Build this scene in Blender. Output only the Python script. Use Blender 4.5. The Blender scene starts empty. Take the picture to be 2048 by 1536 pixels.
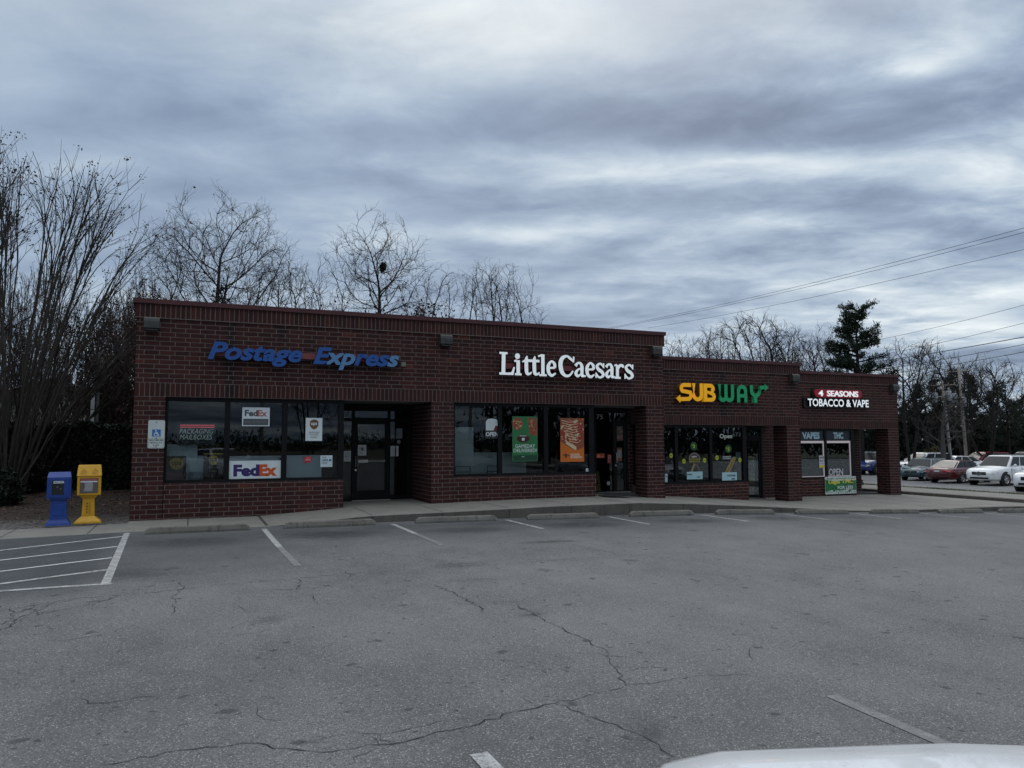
import bpy, math, random
import numpy as np
from mathutils import Vector, Matrix

random.seed(7); rng = np.random.default_rng(7)
R = math.radians
scene = bpy.context.scene
COL = scene.collection

# ------------------------------------------------------------------ camera
YAW, PITCH, ROLL = 0.4038, 0.0763, -0.0028
CAM = Vector((1.2, -17.963, 1.674))
fwd = Vector((math.sin(YAW)*math.cos(PITCH), math.cos(YAW)*math.cos(PITCH), math.sin(PITCH)))
rgt = Vector((math.cos(YAW), -math.sin(YAW), 0)); upv = rgt.cross(fwd)
cr = rgt*math.cos(ROLL)+upv*math.sin(ROLL); cu = -rgt*math.sin(ROLL)+upv*math.cos(ROLL)
cam = bpy.data.cameras.new('camera'); cam.sensor_width = 36; cam.lens = 1490/2048*36
cam.clip_start = .05; cam.clip_end = 4000
camo = bpy.data.objects.new('camera', cam); COL.objects.link(camo)
camo.matrix_world = Matrix(((cr.x, cu.x, -fwd.x, CAM.x), (cr.y, cu.y, -fwd.y, CAM.y), (cr.z, cu.z, -fwd.z, CAM.z), (0, 0, 0, 1)))
scene.camera = camo

# ------------------------------------------------------------------ world, sun, exposure
scene.view_settings.view_transform = 'Standard'; scene.view_settings.look = 'None'
scene.view_settings.exposure = 0.0; scene.view_settings.gamma = 1.0
SUN_EL, SUN_AZ = R(38), R(35)           # sun behind the cloud deck, beyond the building
world = bpy.data.worlds.new('World'); scene.world = world; world.use_nodes = True
wn, wl = world.node_tree.nodes, world.node_tree.links
wn.clear()
def wnode(t, **k):
    n = wn.new(t)
    for a, b in k.items(): setattr(n, a, b)
    return n
def wmath(op, a, b=None, c=None, clamp=False):
    n = wn.new('ShaderNodeMath'); n.operation = op; n.use_clamp = clamp
    for i, v in enumerate((a, b, c)):
        if v is None: continue
        if isinstance(v, (int, float)): n.inputs[i].default_value = v
        else: wl.new(v, n.inputs[i])
    return n.outputs[0]
def wdot(v, vec):
    n = wn.new('ShaderNodeVectorMath'); n.operation = 'DOT_PRODUCT'
    wl.new(v, n.inputs[0]); n.inputs[1].default_value = vec
    return n.outputs['Value']
tc = wnode('ShaderNodeTexCoord'); D = tc.outputs['Generated']
hr = (math.cos(YAW), -math.sin(YAW), 0); hf = (math.sin(YAW), math.cos(YAW), 0)
dx, dy, dz = wdot(D, hr), wdot(D, hf), wdot(D, (0, 0, 1))
zz = wmath('ADD', wmath('MAXIMUM', dz, 0.0), 0.10)
px, py = wmath('DIVIDE', dx, zz), wmath('DIVIDE', dy, zz)
def comb(a, b, c=0.0):
    n = wn.new('ShaderNodeCombineXYZ')
    for i, v in enumerate((a, b, c)):
        if isinstance(v, (int, float)): n.inputs[i].default_value = v
        else: wl.new(v, n.inputs[i])
    return n.outputs[0]
def noise(vec, scale, detail, rough, dist=0.0):
    n = wn.new('ShaderNodeTexNoise'); wl.new(vec, n.inputs['Vector'])
    n.inputs['Scale'].default_value = scale; n.inputs['Detail'].default_value = detail
    n.inputs['Roughness'].default_value = rough; n.inputs['Distortion'].default_value = dist
    return n.outputs['Fac']
pA = comb(wmath('ADD', wmath('MULTIPLY', px, .72), wmath('MULTIPLY', py, .22)), wmath('MULTIPLY', py, .92), 3.1)
n1 = noise(pA, 1.35, 6, .50, .3)
n2 = noise(comb(wmath('MULTIPLY', px, .8), wmath('MULTIPLY', py, 1.1), 8.7), 4.2, 6, .6, .3)
# large cloud masses of this sky, fixed to world directions
dyc = wmath('MAXIMUM', dy, .05)
wx = wmath('MULTIPLY', wmath('SUBTRACT', n2, .5), .16); wy = wmath('MULTIPLY', wmath('SUBTRACT', n1, .5), .10)
A = wmath('ADD', wmath('DIVIDE', dx, dyc), wx); B = wmath('ADD', wmath('DIVIDE', dz, dyc), wy)
front = wmath('GREATER_THAN', dy, .05)
def px2ab(u, v):
    d = fwd + cr*((u-1024)/1490) + cu*((768-v)/1490)
    f = d.dot(Vector(hf)); return d.dot(Vector(hr))/f, d.z/f
BL = [(-200, 230, 560, 170, -.02), (1000, 50, 300, 90, .34), (760, 190, 300, 70, .10), (1300, 245, 420, 70, -.27), (1820, 250, 260, 55, -.16),
      (1850, 130, 70, 26, .22), (1930, 95, 60, 30, .20), (1650, 70, 110, 40, .14), (1180, 320, 210, 34, .14), (1520, 322, 260, 24, .30), (1760, 300, 90, 14, .12), (1330, 395, 520, 34, -.18), (1120, 455, 320, 20, .15), (1640, 445, 110, 14, .18),
      (1500, 505, 600, 26, -.12), (1100, 560, 260, 26, -.12), (1560, 640, 160, 26, .18), (1880, 632, 170, 34, .50), (1720, 560, 200, 18, .06), (2000, 560, 130, 22, .14),
      (1000, 470, 90, 18, .12), (420, 340, 340, 44, .12), (330, 240, 300, 50, -.10), (880, 330, 120, 40, .10), (1900, 410, 260, 60, -.10), (960, 410, 160, 26, -.10), (2010, 740, 90, 60, -.10)]
acc = None
for (u, v, su, sv, amp) in BL:
    a0, b0 = px2ab(u, v)
    ga = wmath('POWER', wmath('DIVIDE', wmath('SUBTRACT', A, a0), su/1490.), 2.0)
    gb = wmath('POWER', wmath('DIVIDE', wmath('SUBTRACT', B, b0), sv/1490.), 2.0)
    g = wmath('MULTIPLY', wmath('EXPONENT', wmath('MULTIPLY', wmath('ADD', ga, gb), -1.0)), amp)
    acc = g if acc is None else wmath('ADD', acc, g)
acc = wmath('MULTIPLY', acc, front)
# breakup weaker on the smooth left part of the sky
rightw = wmath('MULTIPLY_ADD', A, .45, .62, clamp=True)
cl = wmath('ADD', wmath('MULTIPLY', wmath('SUBTRACT', n1, .5), wmath('MULTIPLY', rightw, 1.7)), wmath('MULTIPLY', wmath('SUBTRACT', n2, .5), wmath('MULTIPLY', rightw, .95)))
fac = wmath('ADD', wmath('ADD', acc, cl), .505, clamp=True)
ramp = wnode('ShaderNodeValToRGB'); wl.new(fac, ramp.inputs[0])
cr_ = ramp.color_ramp; cr_.elements[0].position = .08; cr_.elements[0].color = (.170, .232, .342, 1)
cr_.elements[1].position = .98; cr_.elements[1].color = (.88, .95, .98, 1)
for p, c in ((.30, (.248, .330, .460, 1)), (.48, (.362, .462, .600, 1)), (.66, (.525, .628, .735, 1))):
    e = cr_.elements.new(p); e.color = c
sky = wnode('ShaderNodeTexSky', sky_type='NISHITA', sun_disc=False)
sky.sun_elevation = SUN_EL; sky.sun_rotation = SUN_AZ; sky.air_density = 1; sky.dust_density = 2
bgs = wnode('ShaderNodeBackground'); wl.new(sky.outputs[0], bgs.inputs[0]); bgs.inputs[1].default_value = .06
# cloud deck gets brighter overhead, darker away from the sun
zen = wmath('MULTIPLY', wmath('SMOOTH_MIN', wmath('MAXIMUM', wmath('SUBTRACT', dz, .50), 0.0), .35, .05), 5.0)
back = wmath('MULTIPLY', wmath('MINIMUM', dy, 0.0), .38)
gain = wmath('ADD', wmath('ADD', 1.0, zen), back)
bgc = wnode('ShaderNodeBackground'); zmix = wnode('ShaderNodeMix', data_type='RGBA'); wl.new(wmath('MULTIPLY', wmath('SUBTRACT', dz, .42), 3.0, clamp=True), zmix.inputs[0]); wl.new(ramp.outputs[0], zmix.inputs[6]); zmix.inputs[7].default_value = (.545, .572, .598, 1)
wl.new(zmix.outputs[2], bgc.inputs[0]); wl.new(gain, bgc.inputs[1])
mix = wnode('ShaderNodeMixShader'); mix.inputs[0].default_value = .93
wl.new(bgs.outputs[0], mix.inputs[1]); wl.new(bgc.outputs[0], mix.inputs[2])
wo = wnode('ShaderNodeOutputWorld'); wl.new(mix.outputs[0], wo.inputs[0])
sun = bpy.data.lights.new('sun', 'SUN'); sun.energy = .5; sun.angle = R(25); sun.color = (1, .96, .9)
suno = bpy.data.objects.new('sun', sun); COL.objects.link(suno)
sd = Vector((math.sin(SUN_AZ)*math.cos(SUN_EL), math.cos(SUN_AZ)*math.cos(SUN_EL), math.sin(SUN_EL)))
suno.rotation_euler = sd.to_track_quat('Z', 'Y').to_euler()

# ------------------------------------------------------------------ materials
def newmat(name):
    m = bpy.data.materials.new(name); m.use_nodes = True
    nt = m.node_tree; b = nt.nodes['Principled BSDF']
    return m, nt, b
class NT:
    def __init__(s, nt): s.n, s.l = nt.nodes, nt.links
    def put(s, v, sock):
        if isinstance(v, (int, float)): sock.default_value = v
        elif isinstance(v, tuple): sock.default_value = v if len(v) == len(sock.default_value) else (*v, 1)
        else: s.l.new(v, sock)
    def math(s, op, a, b=None, c=None, clamp=False):
        n = s.n.new('ShaderNodeMath'); n.operation = op; n.use_clamp = clamp
        for i, v in enumerate((a, b, c)):
            if v is not None: s.put(v, n.inputs[i])
        return n.outputs[0]
    def co(s, kind='Object'): return s.n.new('ShaderNodeTexCoord').outputs[kind]
    def pos(s): return s.n.new('ShaderNodeNewGeometry').outputs['Position']
    def rnd(s): return s.n.new('ShaderNodeNewGeometry').outputs['Random Per Island']
    def sep(s, v):
        n = s.n.new('ShaderNodeSeparateXYZ'); s.l.new(v, n.inputs[0]); return n.outputs
    def scale(s, v, sc):
        n = s.n.new('ShaderNodeMapping'); s.l.new(v, n.inputs[0]); n.inputs['Scale'].default_value = sc; return n.outputs[0]
    def noise(s, v, sc, det=4, ro=.55, dist=0.):
        n = s.n.new('ShaderNodeTexNoise'); s.l.new(v, n.inputs['Vector'])
        for k, x in (('Scale', sc), ('Detail', det), ('Roughness', ro), ('Distortion', dist)): n.inputs[k].default_value = x
        return n.outputs['Fac']
    def vor(s, v, sc, out='Distance', feat='F1'):
        n = s.n.new('ShaderNodeTexVoronoi'); n.feature = feat; s.l.new(v, n.inputs['Vector']); n.inputs['Scale'].default_value = sc
        return n.outputs[out]
    def ramp(s, f, els):
        n = s.n.new('ShaderNodeValToRGB'); s.l.new(f, n.inputs[0]); r = n.color_ramp
        while len(r.elements) < len(els): r.elements.new(.5)
        for e, (p, c) in zip(r.elements, els):
            e.position = p; e.color = (*c, 1) if len(c) == 3 else c
        return n.outputs[0]
    def step(s, f, a, b):
        n = s.n.new('ShaderNodeMapRange'); n.interpolation_type = 'SMOOTHSTEP'
        s.put(f, n.inputs[0]); n.inputs[1].default_value = a; n.inputs[2].default_value = b
        return n.outputs[0]
    def mix(s, f, a, b, mode='MIX'):
        n = s.n.new('ShaderNodeMix'); n.data_type = 'RGBA'; n.blend_type = mode
        s.put(f, n.inputs[0])
        for v, i in ((a, 6), (b, 7)):
            if isinstance(v, tuple): n.inputs[i].default_value = (*v, 1) if len(v) == 3 else v
            else: s.l.new(v, n.inputs[i])
        return n.outputs[2]
    def bump(s, h, b, strength=.3, dist=.01):
        n = s.n.new('ShaderNodeBump'); s.l.new(h, n.inputs['Height']); n.inputs['Strength'].default_value = strength; n.inputs['Distance'].default_value = dist
        s.l.new(n.outputs[0], b.inputs['Normal'])
MATS = {}
def plain(name, col, rough=.6, metal=0., var=.12, nsc=6., spec=.5, coat=0., emit=None, es=0.):
    """one real surface: base colour with a little grime noise and roughness variation"""
    if name in MATS: return MATS[name]
    m, nt, b = newmat(name); t = NT(nt)
    f = t.noise(t.co(), nsc, 5, .6)
    lo = tuple(max(0, c*(1-var)) for c in col); hi = tuple(min(1, c*(1+var)) for c in col)
    t.l.new(t.ramp(f, [(.3, lo), (.7, hi)]), b.inputs['Base Color'])
    t.l.new(t.math('MULTIPLY_ADD', f, .2, rough-.1, clamp=True), b.inputs['Roughness'])
    b.inputs['Metallic'].default_value = metal; b.inputs['Specular IOR Level'].default_value = spec
    b.inputs['Coat Weight'].default_value = coat; b.inputs['Coat Roughness'].default_value = .04
    if emit: b.inputs['Emission Color'].default_value = (*emit, 1); b.inputs['Emission Strength'].default_value = es
    MATS[name] = m; return m
def brick_mat():
    m, nt, b = newmat('brick'); t = NT(nt)
    P = t.pos(); x, y, z = t.sep(P)[:3]
    base = t.ramp(t.rnd(), [(0, (.034, .0088, .0075)), (.35, (.049, .0118, .0098)), (.7, (.064, .0155, .0125)), (.95, (.084, .021, .016)), (1, (.15, .040, .022))])
    base = t.mix(t.step(t.noise(t.scale(P, (1, 1, .5)), .8, 5, .65), .42, .68), base, (.022, .0075, .0068)) if False else t.mix(t.math('MULTIPLY', t.step(t.noise(t.scale(P, (1, 1, .5)), .9, 5, .65), .46, .70), .5), base, (.020, .008, .0075)); g = t.noise(P, 26, 4, .65); base = t.mix(t.math('MULTIPLY', g, .55), base, (.028, .014, .015))
    # damp black runs below the ledge
    st = None
    for (x0, w, z0, z1) in ((1.93, .10, 2.5, 4.4), (3.05, .09, 3.9, 4.37), (16.9, .22, 3.5, 3.9), (17.0, .14, 2.3, 2.9), (14.4, .8, 3.6, 3.87)):
        a = t.step(t.math('ABSOLUTE', t.math('SUBTRACT', t.math('ADD', x, t.math('MULTIPLY', t.math('SUBTRACT', t.noise(P, 5, 3), .5), .25)), x0)), w*1.6, w*.4)
        a = t.math('MULTIPLY', a, t.math('MULTIPLY', t.step(z, z0, z0+.25), t.step(z, z1+.02, z1-.03)))
        st = a if st is None else t.math('MAXIMUM', st, a)
    st = t.math('MULTIPLY', st, t.step(t.noise(P, 9, 4), .25, .55))
    base = t.mix(t.math('MULTIPLY', st, .85), base, (.008, .008, .009))
    t.l.new(base, b.inputs['Base Color']); b.inputs['Roughness'].default_value = .8; b.inputs['Specular IOR Level'].default_value = .3
    t.bump(t.noise(P, 90, 3), b, .25, .004)
    return m, st
def mortar_mat():
    m, nt, b = newmat('mortar'); t = NT(nt); P = t.pos()
    t.l.new(t.ramp(t.noise(P, 7, 5, .65), [(.25, (.15, .115, .105)), (.6, (.235, .185, .170)), (.85, (.31, .25, .23))]), b.inputs['Base Color'])
    b.inputs['Roughness'].default_value = .95
    return m
BRICK = brick_mat()[0]; MORTAR = mortar_mat()
def glass_mat(name='window_glass', tint=(.80, .84, .85), rough=0.0, ior=1.52):
    m, nt, b = newmat(name); t = NT(nt); nt.nodes.remove(b)
    tr = t.n.new('ShaderNodeBsdfTransparent'); tr.inputs[0].default_value = (*tint, 1)
    gl = t.n.new('ShaderNodeBsdfGlossy'); gl.inputs['Roughness'].default_value = rough; gl.inputs[0].default_value = (.95, .98, 1, 1)
    fr = t.n.new('ShaderNodeFresnel'); fr.inputs[0].default_value = ior
    mx = t.n.new('ShaderNodeMixShader'); t.l.new(t.math('MULTIPLY', fr.outputs[0], .85, clamp=True), mx.inputs[0])
    t.l.new(tr.outputs[0], mx.inputs[1]); t.l.new(gl.outputs[0], mx.inputs[2])
    t.l.new(mx.outputs[0], t.n['Material Output'].inputs[0])
    return m
GLASS = glass_mat()
def concrete_mat(name, lo, hi, dirt=.5):
    m, nt, b = newmat(name); t = NT(nt); P = t.pos()
    f = t.noise(P, 1.7, 7, .62); c = t.ramp(f, [(.25, lo), (.75, hi)])
    f2 = t.noise(t.scale(P, (1, 1, .25)), 9, 5, .7)
    c = t.mix(t.math('MULTIPLY', t.step(f2, .5, .72), dirt), c, tuple(x*.35 for x in lo))
    c = t.mix(t.math('MULTIPLY', t.noise(P, 130, 2), .35), c, tuple(x*.7 for x in lo))
    t.l.new(c, b.inputs['Base Color']); b.inputs['Roughness'].default_value = .92
    t.bump(t.noise(P, 60, 4), b, .3, .006)
    return m
def asphalt_mat():
    m, nt, b = newmat('asphalt'); t = NT(nt); P = t.pos()
    big = t.noise(P, .22, 5, .6); med = t.noise(t.scale(P, (1, .6, 1)), 1.3, 5, .65)
    c = t.ramp(t.math('ADD', t.math('MULTIPLY', big, .6), t.math('MULTIPLY', med, .4)), [(.36, (.092, .094, .095)), (.50, (.138, .140, .140)), (.64, (.178, .179, .178))])
    # exposed aggregate: stones of a few millimetres
    v = t.n.new('ShaderNodeTexVoronoi'); t.l.new(P, v.inputs['Vector']); v.inputs['Scale'].default_value = 135
    vc = t.sep(v.outputs['Color'])[0]
    c = t.mix(t.math('MULTIPLY', t.step(vc, .86, 1.0), t.math('MULTIPLY_ADD', t.noise(P, 2.5, 3), .8, .3)), c, (.38, .39, .395))
    c = t.mix(t.math('MULTIPLY', t.step(vc, .36, .0), .75), c, (.040, .042, .045))
    c = t.mix(t.math('MULTIPLY', t.step(t.noise(P, 38, 3, .7), .55, .8), .5), c, (.06, .062, .066))
    # gum and oil spots
    wv = t.n.new('ShaderNodeVectorMath'); wv.operation = 'ADD'; t.l.new(P, wv.inputs[0])
    nn = t.n.new('ShaderNodeTexNoise'); t.l.new(P, nn.inputs['Vector']); nn.inputs['Scale'].default_value = 6
    sc = t.n.new('ShaderNodeVectorMath'); sc.operation = 'SCALE'; t.l.new(nn.outputs['Color'], sc.inputs[0]); sc.inputs['Scale'].default_value = .16
    t.l.new(sc.outputs[0], wv.inputs[1])
    for s_, thr, r_, k in ((1.5, .70, .085, .66), (2.6, .76, .085, .66), (.6, .74, .09, .42), (4.3, .84, .10, .7), (7, .90, .13, .62)):
        vv = t.n.new('ShaderNodeTexVoronoi'); vv.voronoi_dimensions = '2D'; t.l.new(t.scale(wv.outputs[0], (1, 1, 0)), vv.inputs['Vector']); vv.inputs['Scale'].default_value = s_
        on = t.step(t.sep(vv.outputs['Color'])[1], thr, thr+.02)
        d = t.step(vv.outputs['Distance'], r_, r_*.45)
        c = t.mix(t.math('MULTIPLY', t.math('MULTIPLY', on, d), k), c, (.028, .029, .031))
    at = t.n.new('ShaderNodeAttribute'); at.attribute_name = 'stain'
    sf = t.math('MULTIPLY', at.outputs['Fac'], t.math('MULTIPLY_ADD', t.step(t.noise(t.scale(P, (1, 2.2, 1)), 3.2, 6, .7), .33, .54), .75, .25))
    c = t.mix(t.math('MULTIPLY', sf, .88, clamp=True), c, (.020, .021, .023))
    at2 = t.n.new('ShaderNodeAttribute'); at2.attribute_name = 'sealed'
    c = t.mix(t.math('MULTIPLY', at2.outputs['Fac'], t.math('MULTIPLY_ADD', t.noise(P, 1.2, 5, .6), .6, .45)), c, (.034, .041, .050))
    t.l.new(c, b.inputs['Base Color']); b.inputs['Roughness'].default_value = .84; b.inputs['Specular IOR Level'].default_value = .35
    t.bump(t.math('ADD', v.outputs['Distance'], t.math('MULTIPLY', t.noise(P, 30, 4), .6)), b, .55, .010)
    return m
def crack_mat():
    m, nt, b = newmat('crack'); t = NT(nt)
    t.l.new(t.ramp(t.noise(t.pos(), 20, 3), [(.3, (.010, .010, .011)), (.75, (.034, .035, .037))]), b.inputs['Base Color']); b.inputs['Roughness'].default_value = 1
    return m
def paint_mat(name, cov, col=(.62, .64, .63)):
    """road paint worn through to the asphalt"""
    m, nt, b = newmat(name); t = NT(nt); P = t.pos()
    w = t.math('ADD', t.math('MULTIPLY', t.noise(P, 9, 6, .75), .6), t.math('MULTIPLY', t.noise(P, 70, 3, .7), .4))
    f = t.step(w, cov+.10, cov-.10)
    c = t.mix(f, t.ramp(t.noise(P, 120, 2, .8), [(.35, (.07, .072, .074)), (.55, (.13, .132, .134)), (.7, (.26, .262, .264))]), col); c = t.mix(t.math('MULTIPLY', t.noise(P, 3, 4), .4), c, (.2, .2, .2))
    t.l.new(c, b.inputs['Base Color']); b.inputs['Roughness'].default_value = .8
    return m
def bark_mat(name, lo, hi):
    m, nt, b = newmat(name); t = NT(nt)
    t.l.new(t.ramp(t.noise(t.scale(t.co(), (1, 1, .2)), 9, 5, .7), [(.25, lo), (.75, hi)]), b.inputs['Base Color']); b.inputs['Roughness'].default_value = .95
    b.inputs['Specular IOR Level'].default_value = .2
    return m
def leaf_mat(name, cols, rough=.7):
    m, nt, b = newmat(name); t = NT(nt)
    t.l.new(t.ramp(t.rnd(), [(i/(len(cols)-1), c) for i, c in enumerate(cols)]), b.inputs['Base Color']); b.inputs['Roughness'].default_value = rough
    b.inputs['Specular IOR Level'].default_value = .3
    return m
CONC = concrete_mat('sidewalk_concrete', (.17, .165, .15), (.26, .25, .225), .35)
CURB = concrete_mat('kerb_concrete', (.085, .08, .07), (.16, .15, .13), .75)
STOPC = concrete_mat('wheel_stop_concrete', (.12, .115, .10), (.21, .205, .18), .75)
ASPH = asphalt_mat(); CRACK = crack_mat()
PAINT = paint_mat('worn_paint', .52, (.44, .45, .45)); PAINTB = paint_mat('fresh_paint', .62, (.75, .78, .78)); PAINTF = paint_mat('faded_paint', .43, (.27, .275, .28))
COPING = plain('coping_metal', (.070, .016, .018), .5, 0, .25, 3)
BLACKM = plain('black_frame', (.0045, .005, .006), .55, 0, .3, 5, .22)
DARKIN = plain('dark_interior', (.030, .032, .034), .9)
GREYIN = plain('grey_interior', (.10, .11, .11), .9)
WHITE = plain('white_plastic', (.78, .80, .80), .45, 0, .05)
PAPER = plain('paper', (.70, .72, .72), .8, 0, .06)
SIDEBLK = plain('letter_return', (.006, .006, .007), .5)
STEEL = plain('brushed_steel', (.55, .53, .47), .35, .9)
RUBBER = plain('tyre_rubber', (.012, .012, .013), .85)
ROOFM = plain('roof_membrane', (.12, .12, .12), .9)
SOFFIT = plain('soffit', (.16, .165, .17), .8)

# ------------------------------------------------------------------ mesh tools
class MB:
    def __init__(s): s.v, s.f, s.m = [], [], []
    def add(s, vs, fs, mi=0):
        o = len(s.v); s.v.extend([tuple(p) for p in vs]); s.f.extend([tuple(i+o for i in f) for f in fs]); s.m.extend([mi]*len(fs)); return s
    def box(s, x0, x1, y0, y1, z0, z1, mi=0, skip=''):
        v = [(x0, y0, z0), (x1, y0, z0), (x1, y1, z0), (x0, y1, z0), (x0, y0, z1), (x1, y0, z1), (x1, y1, z1), (x0, y1, z1)]
        F = {'b': (0, 3, 2, 1), 't': (4, 5, 6, 7), 'f': (0, 1, 5, 4), 'k': (2, 3, 7, 6), 'l': (3, 0, 4, 7), 'r': (1, 2, 6, 5)}
        return s.add(v, [f for k, f in F.items() if k not in skip], mi)
    def quad(s, a, b, c, d, mi=0): return s.add([a, b, c, d], [(0, 1, 2, 3)], mi)
    def prism(s, poly, y0, y1, mi=0, mside=None):
        """polygon [(x,z)] counter-clockwise seen from -y; front at y0, back at y1"""
        n = len(poly); s.add([(x, y0, z) for x, z in poly], [tuple(range(n))], mi)
        s.add([(x, y0, z) for x, z in poly]+[(x, y1, z) for x, z in poly], [(i, i+n, (i+1) % n+n, (i+1) % n) for i in range(n)], mi if mside is None else mside)
        return s
    def tube(s, pts, rad, n=6, mi=0, cap=True):
        pts = [Vector(p) for p in pts]; k = len(pts); vs, fs = [], []
        rad = [rad]*k if isinstance(rad, (int, float)) else rad
        ref = Vector((.31, .17, .94))
        for i, p in enumerate(pts):
            d = (pts[min(i+1, k-1)]-pts[max(i-1, 0)]).normalized()
            a = d.cross(ref if abs(d.dot(ref)) < .95 else Vector((1, 0, 0))).normalized(); b = d.cross(a)
            for j in range(n):
                t = 2*math.pi*j/n; vs.append(p+(a*math.cos(t)+b*math.sin(t))*rad[i])
        for i in range(k-1):
            for j in range(n): fs.append((i*n+j, i*n+(j+1) % n, (i+1)*n+(j+1) % n, (i+1)*n+j))
        if cap: fs += [tuple(range(n))[::-1], tuple((k-1)*n+j for j in range(n))]
        return s.add(vs, fs, mi)
    def lathe(s, c, prof, n=20, axis='z', mi=0):
        vs, fs = [], []; c = Vector(c)
        for r, h in prof:
            for j in range(n):
                t = 2*math.pi*j/n; a, b = r*math.cos(t), r*math.sin(t)
                vs.append(c+Vector({'z': (a, b, h), 'y': (a, h, b), 'x': (h, a, b)}[axis]))
        for i in range(len(prof)-1):
            for j in range(n): fs.append((i*n+j, i*n+(j+1) % n, (i+1)*n+(j+1) % n, (i+1)*n+j))
        return s.add(vs, fs, mi)
    def xf(s, M):
        s.v = [tuple(M @ Vector(p)) for p in s.v]; return s
    def build(s, name, mats, parent=None, smooth=False, loc=None):
        me = bpy.data.meshes.new(name); me.from_pydata(s.v, [], s.f)
        for m in (mats if isinstance(mats, (list, tuple)) else [mats]): me.materials.append(m)
        if any(s.m): me.polygons.foreach_set('material_index', s.m)
        if smooth: me.polygons.foreach_set('use_smooth', [True]*len(s.f))
        me.update()
        o = bpy.data.objects.new(name, me); COL.objects.link(o)
        if parent is not None: o.parent = parent
        if loc is not None: o.location = loc
        return o
def np_mesh(name, V, F, mat, parent=None, smooth=False):
    me = bpy.data.meshes.new(name); V = np.asarray(V, np.float32); F = np.asarray(F, np.int32); k = F.shape[1]
    me.vertices.add(len(V)); me.vertices.foreach_set('co', V.ravel())
    me.loops.add(F.size); me.loops.foreach_set('vertex_index', F.ravel())
    me.polygons.add(len(F)); me.polygons.foreach_set('loop_start', np.arange(0, F.size, k, dtype=np.int32))
    me.polygons.foreach_set('loop_total', np.full(len(F), k, np.int32))
    me.materials.append(mat); me.update(calc_edges=True); me.validate()
    if smooth: me.polygons.foreach_set('use_smooth', [True]*len(F))
    o = bpy.data.objects.new(name, me); COL.objects.link(o)
    if parent is not None: o.parent = parent
    return o
def tag(o, label=None, cat=None, group=None, kind=None):
    if label: o['label'] = label
    if cat: o['category'] = cat
    if group: o['group'] = group
    if kind: o['kind'] = kind
    return o
def thing(name, label, cat, loc=(0, 0, 0), rz=0, group=None):
    o = bpy.data.objects.new(name, None); COL.objects.link(o); o.empty_display_size = .2
    o.location = loc; o.rotation_euler = (0, 0, rz); return tag(o, label, cat, group)
def dup(root, loc=None, rz=None, label=None, group=None):
    r = root.copy(); COL.objects.link(r)
    if loc is not None: r.location = loc
    if rz is not None: r.rotation_euler = (0, 0, rz)
    tag(r, label, None, group)
    for ch in list(root.children):
        c = ch.copy(); COL.objects.link(c); c.parent = r
        for g in list(ch.children):
            d = g.copy(); COL.objects.link(d); d.parent = c
    return r
# text as flat or raised lettering fitted into the measured box
def text_vf(txt, bold=0., shear=0.):
    cu_ = bpy.data.curves.new('t', 'FONT'); cu_.body = txt; cu_.size = 1; cu_.offset = bold; cu_.shear = shear; cu_.resolution_u = 3; cu_.fill_mode = 'FRONT'
    o = bpy.data.objects.new('t', cu_); COL.objects.link(o)
    bpy.context.view_layer.update()
    me = bpy.data.meshes.new_from_object(o.evaluated_get(bpy.context.evaluated_depsgraph_get()))
    v = [tuple(x.co) for x in me.vertices]; f = [tuple(p.vertices) for p in me.polygons]
    bpy.data.objects.remove(o); bpy.data.curves.remove(cu_); bpy.data.meshes.remove(me)
    return v, f
def put_text(mb, txt, x0, x1, z0, z1, y, depth=.002, bold=0., shear=0., mi=0, mside=None, keep=None):
    v, f = text_vf(txt, bold, shear)
    if not v: return
    ax = [p[0] for p in v]; az = [p[1] for p in v]
    sx = (x1-x0)/(max(ax)-min(ax)); sz = (z1-z0)/(max(az)-min(az))
    if keep: sx = sz = min(sx, sz)
    P = [(x0+(p[0]-min(ax))*sx, z0+(p[1]-min(az))*sz) for p in v]
    # front faces towards -y, sides from the outline edges
    fm = mi
    if isinstance(mi, (list, tuple)):            # one colour per letter, left to right
        up_ = list(range(len(v)))
        def fd(i):
            while up_[i] != i: up_[i] = up_[up_[i]]; i = up_[i]
            return i
        for q in f:
            for i in q[1:]: up_[fd(i)] = fd(q[0])
        lo_ = {}
        for i in range(len(v)): r_ = fd(i); lo_[r_] = min(lo_.get(r_, 1e9), v[i][0]-shear*v[i][1])
        od = {r_: k for k, r_ in enumerate(sorted({fd(q[0]) for q in f}, key=lambda r_: lo_[r_]))}
        fm = [mi[min(od[fd(q[0])], len(mi)-1)] for q in f]; mi = 0
    cnt = {}
    for q in f:
        for i in range(len(q)):
            e = (q[i], q[(i+1) % len(q)]); cnt[e] = 1
    mb.add([(a, y-depth, b) for a, b in P], f, mi)
    if isinstance(fm, list): mb.m[-len(f):] = fm
    side = [e for e in cnt if (e[1], e[0]) not in cnt]
    n = len(P)
    mb.add([(a, y-depth, b) for a, b in P]+[(a, y, b) for a, b in P], [(e[1], e[0], e[0]+n, e[1]+n) for e in side], mi if mside is None else mside)
def catmull(P, n=6):
    P = [np.array(p, float) for p in P]; Q = [2*P[0]-P[1]]+P+[2*P[-1]-P[-2]]; out = []
    for i in range(1, len(Q)-2):
        for k in range(n):
            t = k/n; a, b, c, d = Q[i-1], Q[i], Q[i+1], Q[i+2]
            out.append(.5*((2*b)+(-a+c)*t+(2*a-5*b+4*c-d)*t*t+(-a+3*b-3*c+d)*t**3))
    out.append(P[-1]); return out
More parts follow.
